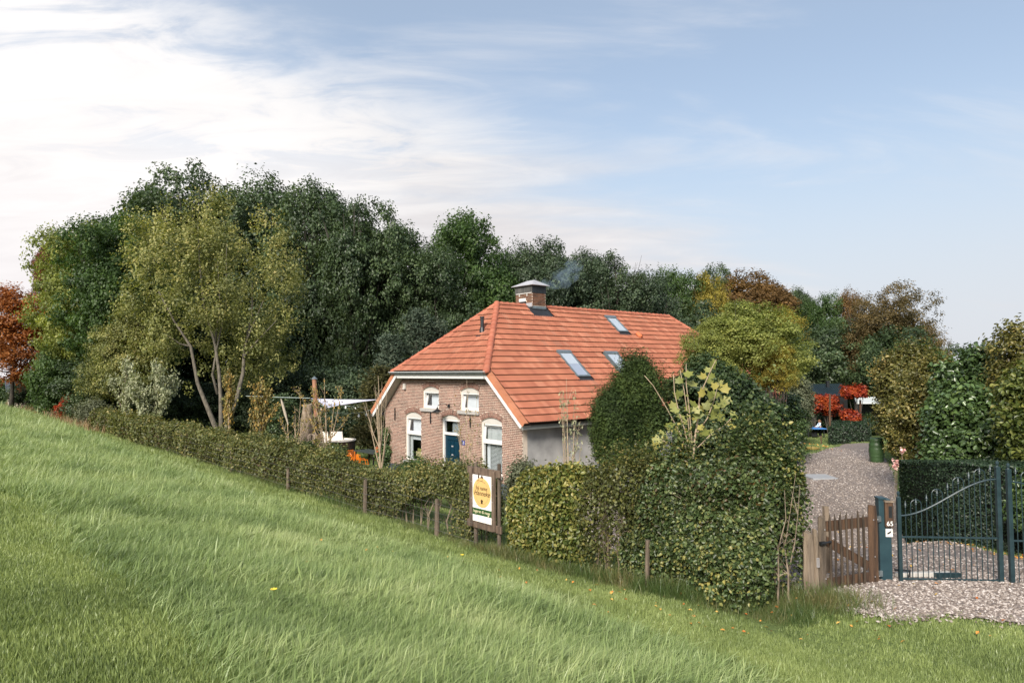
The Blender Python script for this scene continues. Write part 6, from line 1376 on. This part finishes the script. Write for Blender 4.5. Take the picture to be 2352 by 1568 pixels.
# ------------------------------------------------------------------ the child at the table
def tube_chain(mb, pts, rad, seg=8): mb.tube(pts, rad, seg)
c = at(1884, 1002, 51.6); g = hgt(c[0], c[1]); Hc = at(1884, 962, 51.6)[2]-g
kid = thing('person', 'child with long brown hair in a light blue top leaning on the blue table', 'person', (c[0], c[1], g), radians(0), world=False)
k = Hc/1.40
M['skin'] = mat('skin', (.55, .33, .24), .55, .05); M['top'] = mat('light_blue_top', (.50, .60, .72), .8, .06); M['trousers'] = mat('dark_trousers', (.05, .055, .07), .8, .1); M['hair'] = mat('brown_hair', (.16, .075, .035), .6, .2, 30); M['shoe'] = mat('shoe', (.25, .2, .18), .6, .1)
J = {'pel': (0, 0, .72), 'sp': (-.01, 0, .90), 'ch': (-.03, 0, 1.03), 'nk': (-.045, 0, 1.13), 'hd': (-.06, 0, 1.20), 'ht': (-.065, 0, 1.33),
 'hl': (0, .07, .69), 'kl': (-.02, .075, .38), 'al': (.02, .08, .06), 'tl': (-.11, .08, .03), 'hr': (0, -.07, .69), 'kr': (.01, -.075, .38), 'ar': (.05, -.08, .06), 'tr': (-.08, -.08, .03),
 'shl': (-.035, .135, 1.07), 'el': (-.13, .16, .88), 'wl': (-.30, .13, .80), 'hdl': (-.36, .12, .79), 'shr': (-.035, -.135, 1.07), 'er': (-.13, -.16, .88), 'wr': (-.30, -.13, .80), 'hdr': (-.36, -.12, .79)}
RJ = dict(pel=.105, sp=.088, ch=.10, nk=.04, hd=.075, ht=.05, hl=.078, kl=.052, al=.034, tl=.028, hr=.078, kr=.052, ar=.034, tr=.028, shl=.045, el=.034, wl=.024, hdl=.022, shr=.045, er=.034, wr=.024, hdr=.022)
ED = [('pel', 'sp'), ('sp', 'ch'), ('ch', 'nk'), ('nk', 'hd'), ('hd', 'ht'), ('pel', 'hl'), ('hl', 'kl'), ('kl', 'al'), ('al', 'tl'), ('pel', 'hr'), ('hr', 'kr'), ('kr', 'ar'), ('ar', 'tr'), ('ch', 'shl'), ('shl', 'el'), ('el', 'wl'), ('wl', 'hdl'), ('ch', 'shr'), ('shr', 'er'), ('er', 'wr'), ('wr', 'hdr')]
def skinned(name, joints, edges, m, parent, grow=0., rr=None, sub_=1):
    ks = list(joints); me = bpy.data.meshes.new(name); me.from_pydata([tuple(k*q for q in J[j]) for j in ks], [(ks.index(a), ks.index(b)) for a, b in edges], [])
    me.materials.append(M[m]); o = bpy.data.objects.new(name, me); COL.objects.link(o); o.parent = parent
    md = o.modifiers.new('skin', 'SKIN'); sv = me.skin_vertices[0].data
    for i, j in enumerate(ks): r_ = ((rr or {}).get(j, RJ[j])+grow)*k; sv[i].radius = (r_, r_)
    sv[0].use_root = True; md.use_smooth_shade = True; s2 = o.modifiers.new('soft', 'SUBSURF'); s2.levels = sub_; s2.render_levels = sub_
    return o
for sd_, y in (('l', .12), ('r', -.12)):
    for i in range(4):
        J['f%s%d' % (sd_, i)] = (-.375, y+(-.020+.013*i), .79); J['g%s%d' % (sd_, i)] = (-.405-.006*(i in (1, 2)), y+(-.024+.015*i), .775); RJ['f%s%d' % (sd_, i)] = .008; RJ['g%s%d' % (sd_, i)] = .006; ED += [('hd'+sd_, 'f%s%d' % (sd_, i)), ('f%s%d' % (sd_, i), 'g%s%d' % (sd_, i))]
    sg = -1 if sd_ == 'l' else 1; J['th'+sd_] = (-.345, y+sg*.03, .79); J['tt'+sd_] = (-.37, y+sg*.042, .782); RJ['th'+sd_] = .009; RJ['tt'+sd_] = .007; ED += [('w'+sd_, 'th'+sd_), ('th'+sd_, 'tt'+sd_)]
body = skinned('body', J, ED, 'skin', kid)
skinned('top', ['ch', 'pel', 'sp', 'nk', 'shl', 'el', 'wl', 'shr', 'er', 'wr'], [('ch', 'sp'), ('sp', 'pel'), ('ch', 'nk'), ('ch', 'shl'), ('shl', 'el'), ('el', 'wl'), ('ch', 'shr'), ('shr', 'er'), ('er', 'wr')], 'top', kid, .016, {'nk': .03})
skinned('trousers', ['pel', 'hl', 'kl', 'al', 'hr', 'kr', 'ar'], [('pel', 'hl'), ('hl', 'kl'), ('kl', 'al'), ('pel', 'hr'), ('hr', 'kr'), ('kr', 'ar')], 'trousers', kid, .014)
mb = MB(); mb.lathe([(.045, .06), (.082, .02), (.092, -.03), (.085, -.08), (.06, -.12)], 12, (-.045, 0, 1.30)); mb.tube([(.02, 0, 1.30), (.055, 0, 1.2), (.065, 0, 1.08), (.06, 0, .98)], [.06, .05, .035, .012], 8); mb.v = [(x*k, y*k, z_*k) for x, y, z_ in mb.v]; mb.build('hair', 'hair', kid, smooth_=True)
mb = MB(); mb.lathe([(.006, 0), (.010, .01)], 6); mb.v = [(-.135*k, y*k, (1.245+z_)*k) for x, y, z_ in mb.v]; mb.tube([(-.128*k, 0, 1.26*k), (-.148*k, 0, 1.235*k), (-.13*k, 0, 1.232*k)], [.006*k, .011*k, .008*k], 6); sub(body, mb, 'nose', 'skin')
mb = MB(); [mb.lathe([(.002, -.008), (.009, 0), (.002, .008)], 6, (-.128*k, y*k, 1.27*k)) for y in (-.026, .026)]; sub(body, mb, 'eyes', 'black')
mb = MB(); mb.box(-.134*k, -.126*k, -.016*k, .016*k, 1.213*k, 1.219*k); sub(body, mb, 'mouth', 'terracotta')
for y in (-.08, .08):
    x0 = .02 if y > 0 else .05; mb = MB(); mb.box((x0-.13)*k, (x0+.045)*k, (y-.04)*k, (y+.04)*k, 0, .075*k); mb.build('shoe', 'shoe', kid, bevel=.02)

# ------------------------------------------------------------------ grass, weeds, gravel stones, fallen leaves
def grass_mat(name, stops, rough=.4, trans=.35, scale=.5):
    m = bpy.data.materials.new(name); m.use_nodes = True; nt = m.node_tree; b = nt.nodes['Principled BSDF']; o = nt.nodes['Material Output']; b.inputs['Roughness'].default_value = rough; b.inputs['Specular IOR Level'].default_value = .4
    oi = nt.nodes.new('ShaderNodeObjectInfo'); g = nt.nodes.new('ShaderNodeNewGeometry'); no = nt.nodes.new('ShaderNodeTexNoise'); no.inputs['Scale'].default_value = scale; no.inputs['Detail'].default_value = 5; nt.links.new(g.outputs['Position'], no.inputs['Vector'])
    a = nt.nodes.new('ShaderNodeAttribute'); a.attribute_name = 'v'
    def mm(op, x, y):
        q = nt.nodes.new('ShaderNodeMath'); q.operation = op
        for i, z_ in enumerate((x, y)):
            if isinstance(z_, (int, float)): q.inputs[i].default_value = z_
            else: nt.links.new(z_, q.inputs[i])
        return q.outputs[0]
    f = mm('ADD', mm('MULTIPLY', oi.outputs['Random'], .25), mm('ADD', mm('MULTIPLY', a.outputs['Fac'], .30), mm('MULTIPLY', mm('SUBTRACT', no.outputs['Fac'], .28), 1.1)))
    n = len(stops); c = ramp(nt, f, [(i/(n-1), s_) for i, s_ in enumerate(stops)]); nt.links.new(c, b.inputs['Base Color'])
    tr = nt.nodes.new('ShaderNodeBsdfTranslucent'); vt = nt.nodes.new('ShaderNodeVectorMath'); vt.operation = 'MULTIPLY'; nt.links.new(c, vt.inputs[0]); vt.inputs[1].default_value = (1.15, 1.15, .55); nt.links.new(vt.outputs[0], tr.inputs[0])
    mx = nt.nodes.new('ShaderNodeMixShader'); mx.inputs[0].default_value = trans; nt.links.new(b.outputs[0], mx.inputs[1]); nt.links.new(tr.outputs[0], mx.inputs[2]); nt.links.new(mx.outputs[0], o.inputs[0])
    return m
G1 = grass_mat('grass_blades', [(.065, .098, .040), (.145, .205, .078), (.26, .345, .135), (.41, .475, .22), (.54, .58, .33)])
G2 = grass_mat('weed_blades', [(.035, .06, .018), (.06, .105, .03), (.10, .15, .045), (.20, .19, .08), (.32, .25, .12)], scale=1.5)
G3 = grass_mat('short_turf_blades', [(.10, .132, .054), (.20, .258, .092), (.31, .375, .138), (.43, .475, .21)], scale=.8)
def tuft(name, nblade, h0, h1, spread, wdt, lean, m, seed, curl=.5, seg=3):
    g = np.random.default_rng(seed); mb = MB()
    for i in range(nblade):
        a = g.uniform(0, 2*pi); p = np.array([g.normal()*spread, g.normal()*spread, -.02]); h = g.uniform(h0, h1); d = np.array([cos(a), sin(a)])*g.uniform(.1, .5)+np.array(lean); side_ = np.array([-sin(a+g.uniform(-1, 1)), cos(a+g.uniform(-1, 1)), 0]); w_ = wdt*g.uniform(.6, 1.3)
        vs = []
        for s_ in range(seg+1):
            f = s_/seg; q = p+np.array([d[0]*h*(f**1.6)*curl*1.6, d[1]*h*(f**1.6)*curl*1.6, h*f*(1-.35*f*np.hypot(*d)*curl)]); ww = w_*(1-f)**.6*(.7 if s_ == 0 else 1)
            if s_ < seg: vs += [q-side_*ww/2, q+side_*ww/2]
            else: vs.append(q)
        fs = [(2*j, 2*j+1, 2*j+3, 2*j+2) for j in range(seg-1)]+[(2*seg-2, 2*seg-1, 2*seg)]; mb.add(vs, fs, g.uniform(0, 1))
    me = mb.mesh(name, m); return me
def scatter(name, sources, P, rot, scl, idx, label_kind='stuff'):
    """points carrying an attribute each for rotation, size and which source to use, instanced by geometry nodes"""
    col = bpy.data.collections.new(name+'_sources')
    for i, me in enumerate(sources): o = bpy.data.objects.new('%s_%02d' % (name, i), me); col.objects.link(o)
    me = bpy.data.meshes.new(name); n = len(P); me.vertices.add(n); me.vertices.foreach_set('co', np.asarray(P, np.float32).ravel()); me.update()
    for nm, ty, arr in (('rot', 'FLOAT_VECTOR', rot), ('scl', 'FLOAT', scl), ('idx', 'INT', idx)):
        a = me.attributes.new(nm, ty, 'POINT'); a.data.foreach_set('vector' if ty == 'FLOAT_VECTOR' else 'value', np.asarray(arr, np.int32 if ty == 'INT' else np.float32).ravel())
    o = bpy.data.objects.new(name, me); COL.objects.link(o); o['kind'] = label_kind
    ng = bpy.data.node_groups.new(name, 'GeometryNodeTree'); ng.interface.new_socket('Geometry', in_out='INPUT', socket_type='NodeSocketGeometry'); ng.interface.new_socket('Geometry', in_out='OUTPUT', socket_type='NodeSocketGeometry')
    nn = ng.nodes; gi = nn.new('NodeGroupInput'); go_ = nn.new('NodeGroupOutput'); ip = nn.new('GeometryNodeInstanceOnPoints'); ci = nn.new('GeometryNodeCollectionInfo'); ci.inputs['Collection'].default_value = col; ci.inputs['Separate Children'].default_value = True; ci.inputs['Reset Children'].default_value = True
    def na(nm, ty): q = nn.new('GeometryNodeInputNamedAttribute'); q.data_type = ty; q.inputs['Name'].default_value = nm; return [s_ for s_ in q.outputs if s_.enabled][0]
    ng.links.new(gi.outputs[0], ip.inputs['Points']); ng.links.new(ci.outputs[0], ip.inputs['Instance']); ip.inputs['Pick Instance'].default_value = True
    ng.links.new(na('idx', 'INT'), ip.inputs['Instance Index'])
    er = nn.new('FunctionNodeEulerToRotation'); ng.links.new(na('rot', 'FLOAT_VECTOR'), er.inputs[0]); ng.links.new(er.outputs[0], ip.inputs['Rotation']); ng.links.new(na('scl', 'FLOAT'), ip.inputs['Scale'])
    ng.links.new(ip.outputs[0], go_.inputs[0]); md = o.modifiers.new('scatter', 'NODES'); md.node_group = ng
    return o
rg = np.random.default_rng(99)
def view_mask(x, y, pad=80):
    d = np.stack([x, y, height(x, y)-EYE], 1); zc_ = d@FWD; px = CX+FPX*(d@RT)/zc_; py = CY-FPX*(d@UP)/zc_
    return (zc_ > .5) & (px > -pad-900/zc_) & (px < 2352+pad+900/zc_) & (py > 700) & (py < 1568+pad+1600/zc_)
DP = np.array(DRIVE)
def in_poly(x, y, poly):
    c = np.zeros(len(x), bool); j = len(poly)-1
    for i in range(len(poly)):
        xi, yi = poly[i]; xj, yj = poly[j]
        k_ = ((yi > y) != (yj > y)) & (x < (xj-xi)*(y-yi)/(yj-yi+1e-12)+xi); c ^= k_; j = i
    return c
# candidate points, denser close to the eye
def cloud(n, dens_pow=1.0, dmin=2.6, dmax=75):
    r = dmin*(dmax/dmin)**rg.uniform(0, 1, n); a = rg.uniform(radians(40), radians(140), n); return r*np.cos(a), r*np.sin(a), r
x, y, r = cloud(330000); k_ = view_mask(x, y); x, y, r = x[k_], y[k_], r[k_]
t = x*UA[0]+y*UA[1]; s = x*UB[0]+y*UB[1]
n2 = lump(np.column_stack([x, y, x*0]), 5, .55); n3 = lump(np.column_stack([x, y, x*0]), 6, 1.6)
drv = in_poly(x+.16*n3+rg.normal(size=len(x))*.10, y+.16*n2+rg.normal(size=len(x))*.12, DRIVE); tall = smooth(1.0, 2.0, s+.35*n2)*(1-smooth(6.0, 6.9, s+.25*n2))*(1-smooth(-4.6, -3.2, t+.3*n3))
face_ = (s < 8.55+.25*n3+ (t > -10.5)*.35) | (t > -4.9)
ok = face_ & ~drv
isT = ok & (rg.uniform(0, 1, len(x)) < tall); isS = ok & ~isT
TA = [tuft('tall_tuft', 13, .05, .21, .055, .0095, (.18+.22*(i % 3), .10*(i % 2)), G1, 500+i, .65+.2*(i % 3)) for i in range(7)]
TS = [tuft('short_tuft', 14, .03, .085, .05, .010, (.1, 0), G3, 520+i, .5, 2) for i in range(5)]
def make(name, mask, src, smin, smax, grow=0.0, extra=None):
    xx, yy, rr = x[mask], y[mask], r[mask]; n = len(xx); P = np.column_stack([xx, yy, height(xx, yy)])
    rot = np.column_stack([rg.normal(size=n)*.16, rg.normal(size=n)*.16, rg.normal(size=n)*.85]); sc = rg.uniform(smin, smax, n)*(1+grow*np.clip((rr-8)/30, 0, 1.6))*(1+.22*n2[mask]+.25*n3[mask])
    return scatter(name, src, P, rot, sc, rg.integers(0, len(src), n))
make('tall_grass', isT, TA, .55, 1.15, 1.1)
make('short_grass', isS, TS, .7, 1.35, 1.6)
# weeds and long dry grass at the foot of the hedge and around the posts
TW_ = [tuft('weed_tuft', 14, .12, .42, .08, .010, (.15, -.15*(i % 2)), G2, 540+i, .75) for i in range(5)]
n = 5200; tt = np.concatenate([rg.uniform(-60, -12, 2600), rg.uniform(-12, -4.7, n-2600)]); ss = 8.55+np.interp(tt, [-12, -10, -7.5, -5], [0, .1, .6, 1.05])+rg.normal(size=n)*.20; xx = tt*UA[0]+ss*UB[0]; yy = tt*UA[1]+ss*UB[1]
hh = rg.uniform(.3, .85, n)*(1+.5*lump(np.column_stack([xx, yy, xx*0]), 9, 1.2)); P = np.column_stack([xx, yy, height(xx, yy)]); scatter('hedge_foot_weeds', TW_, P, np.column_stack([rg.normal(size=n)*.15, rg.normal(size=n)*.15, rg.uniform(0, 6.28, n)]), hh, rg.integers(0, 5, n))
n = 340; xx = 4.62+rg.normal(size=n)*.35; yy = 10.45+rg.normal(size=n)*.32; P = np.column_stack([xx, yy, height(xx, yy)]); scatter('post_foot_weeds', TW_, P, np.column_stack([rg.normal(size=n)*.15, rg.normal(size=n)*.15, rg.uniform(0, 6.28, n)]), rg.uniform(.4, 1.0, n), rg.integers(0, 5, n))
# yard lawn and garden lawn seen in the gaps
x, y = rg.uniform(-30, 26, 60000), rg.uniform(12, 60, 60000); s = x*UB[0]+y*UB[1]; k_ = view_mask(x, y) & (s > 9.3) & ~in_poly(x, y, DRIVE); hx = (x-HC[0])*UA[0]+(y-HC[1])*UA[1]; hy = (x-HC[0])*UB[0]+(y-HC[1])*UB[1]; k_ &= ~((hx > -W-.2) & (hx < .2) & (hy > -.2) & (hy < LEN+.2))
x, y = x[k_], y[k_]; r = np.hypot(x, y); n2 = x*0; n3 = x*0; make('yard_grass', np.ones(len(x), bool), TS, 1.2, 2.2)
# dry grass along the far left rim of the dyke
n = 900; tt = rg.uniform(-95, -44, n); ss = rg.normal(size=n)*.5+8.8; xx = tt*UA[0]+ss*UB[0]; yy = tt*UA[1]+ss*UB[1]
GD = grass_mat('dry_blades', [(.22, .15, .08), (.32, .22, .12), (.40, .28, .16)], trans=.2); TD = [tuft('dry_tuft', 16, .3, .7, .16, .03, (.1, 0), GD, 560+i, .5) for i in range(3)]
scatter('dry_grass', TD, np.column_stack([xx, yy, height(xx, yy)]), np.column_stack([rg.normal(size=n)*.15, rg.normal(size=n)*.15, rg.uniform(0, 6.28, n)]), rg.uniform(.7, 1.5, n), rg.integers(0, 3, n))
# gravel stones
def stone_mesh(seed, m):
    bm = bmesh.new(); bmesh.ops.create_icosphere(bm, subdivisions=1, radius=1); g = random.Random(seed)
    for v in bm.verts: v.co = Vector((v.co.x*1.2, v.co.y*.9, v.co.z*.55))*g.uniform(.75, 1.2)
    me = bpy.data.meshes.new('stone'); bm.to_mesh(me); bm.free(); me.materials.append(m); return me
STN = random_mat('gravel_stone', [(0, (.11, .085, .075)), (.35, (.22, .18, .155)), (.65, (.32, .27, .24)), (.88, (.46, .405, .37)), (1, (.56, .51, .48))], .85, 'object', .1, 30, .1)
x = np.concatenate([rg.uniform(4.2, 14, 60000), rg.uniform(2, 22, 70000)]); y = np.concatenate([rg.uniform(8.6, 13, 60000), rg.uniform(13, 42, 70000)]); k_ = in_poly(x+rg.normal(size=len(x))*.13, y+rg.normal(size=len(x))*.13, DRIVE) & view_mask(x, y)
dens = 1-.75*np.exp(-((y-(12.6+.0*x))/1.0)**2*.5)*(lump(np.column_stack([x, y, x*0]), 31, .8) > -.2); k_ &= rg.uniform(0, 1, len(x)) < dens; x, y = x[k_], y[k_]; n = len(x)
scatter('gravel_stones', [stone_mesh(i, STN) for i in range(5)], np.column_stack([x, y, height(x, y)+.036]), rg.uniform(0, 6.28, (n, 3))*np.array([.1, .1, 1]), rg.uniform(.010, .026, n)*(1+.2*np.clip((y-11)/10, 0, 1.2)), rg.integers(0, 5, n))
# fallen leaves
FL = random_mat('fallen_leaf', [(0, (.38, .10, .02)), (.35, (.50, .24, .05)), (.7, (.55, .38, .10)), (1, (.28, .12, .05))], .7, 'object', .1, 30, .1)
me = bpy.data.meshes.new('fallen_leaf'); me.from_pydata([(0, -.5, 0), (.35, 0, .15), (0, .5, .05), (-.35, 0, .18)], [], [(0, 1, 2, 3)]); me.materials.append(FL)
x = np.concatenate([rg.uniform(2, 10, 260), rg.uniform(9.0, 10.3, 90), rg.uniform(15, 19.5, 250), rg.uniform(-4, 5, 120)]); y = np.concatenate([rg.uniform(9.0, 20, 260), rg.uniform(12.8, 15, 90), rg.uniform(40, 50, 250), rg.uniform(9, 12, 120)]); s = x*UB[0]+y*UB[1]; n = len(x)
scatter('fallen_leaves', [me], np.column_stack([x, y, height(x, y)+.06]), rg.normal(size=(n, 3))*np.array([.4, .4, 3]), np.where(y > 35, .12, .065)*rg.uniform(.6, 1.2, n), np.zeros(n, int))
# small flowers in the verge
for k, (px, py, lab, colr_) in enumerate(((1388, 1262, 'single pale yellow flower at the foot of the thin hedge', (.75, .65, .2)), (1352, 1240, 'yellow flower just left of the pale one under the thin hedge', (.8, .6, .1)), (1060, 1292, 'yellow flower alone on the mown strip', (.8, .6, .05)), (626, 1386, 'yellow dandelion in the tall grass at the lower left', (.8, .6, .05)))):
    b = gp(px, py); mb = MB(); mb.tube([b, b+np.array([.01, 0, .13])], .003, 4); o = mb.build('flower', G1); tag(o, lab, 'flower'); M['petal%d' % k] = mat('petal_%d' % k, colr_, .6, .05)
    mb = MB(); 
    for i in range(7): a = 2*pi*i/7; mb.obox(b+np.array([.01+.017*cos(a), .017*sin(a), .135]), (cos(a), sin(a), .3), (-sin(a), cos(a), 0), (0, 0, 1), .015, .008, .0015)
    sub(o, mb, 'petals', 'petal%d' % k)
# pink roses at the corner of the clipped hedge
rs = thing('rose_bush', 'small rose bush with pink blooms at the corner of the clipped hedge', 'rose', tuple(gp(2052, 1100)))
for (x_, y_) in ((2060, 1062), (2072, 1036), (2056, 1072)):
    c = at(x_, y_, 21.0); mb = MB(); mb.tube([np.array([c[0], c[1]+.1, rs.location.z]), c-np.array([0, 0, .05])], .008, 4); mb.build('stalk', 'twig', rs)
    obj_from(leaves_mesh('bloom', LEAF['rose'] if 'rose' in LEAF else LEAF.setdefault('rose', leaf_mat('petal_pink', [(.6, .22, .22), (.8, .5, .48), (.85, .7, .66)], .2)), rg.normal(size=(26, 3))*.045, rg.normal(size=(26, 3)), .09, .07, rg.uniform(0, 1, 26), rg.uniform(0, 1, 26)), 'bloom', rs, tuple(c-np.array(rs.location)))
# smoke from the chimney
def local(u, v, z_): p = HC+UA*u+UB*v; return np.array([p[0], p[1], z_])
sp0 = local(-4.4, 5.4, 8.45); mb = MB(); mb.tube([sp0+np.array([-.25, 0, .1]), sp0+np.array([.3, .1, .25]), sp0+np.array([.75, .2, .35]), sp0+np.array([1.15, .3, .7]), sp0+np.array([1.5, .4, 1.2])], [.15, .38, .5, .5, .35], 14)
sm_ = mb.build('smoke', 'white', smooth_=True); sm_['kind'] = 'stuff'; vm = bpy.data.materials.new('smoke_volume'); vm.use_nodes = True; nt = vm.node_tree; nt.nodes.remove(nt.nodes['Principled BSDF']); pv = nt.nodes.new('ShaderNodeVolumePrincipled'); pv.inputs['Color'].default_value = (.62, .82, 1, 1); pv.inputs['Anisotropy'].default_value = .1
g_ = nt.nodes.new('ShaderNodeNewGeometry'); no = nt.nodes.new('ShaderNodeTexNoise'); no.inputs['Scale'].default_value = 1.6; no.inputs['Detail'].default_value = 5; no.inputs['Distortion'].default_value = 1.2; nt.links.new(g_.outputs['Position'], no.inputs['Vector']); mr = nt.nodes.new('ShaderNodeMapRange'); nt.links.new(no.outputs['Fac'], mr.inputs[0]); mr.inputs[1].default_value = .42; mr.inputs[2].default_value = .72; mr.inputs[3].default_value = 0; mr.inputs[4].default_value = 1.1
nt.links.new(mr.outputs[0], pv.inputs['Density']); nt.links.new(pv.outputs[0], nt.nodes['Material Output'].inputs['Volume']); sm_.data.materials.clear(); sm_.data.materials.append(vm)
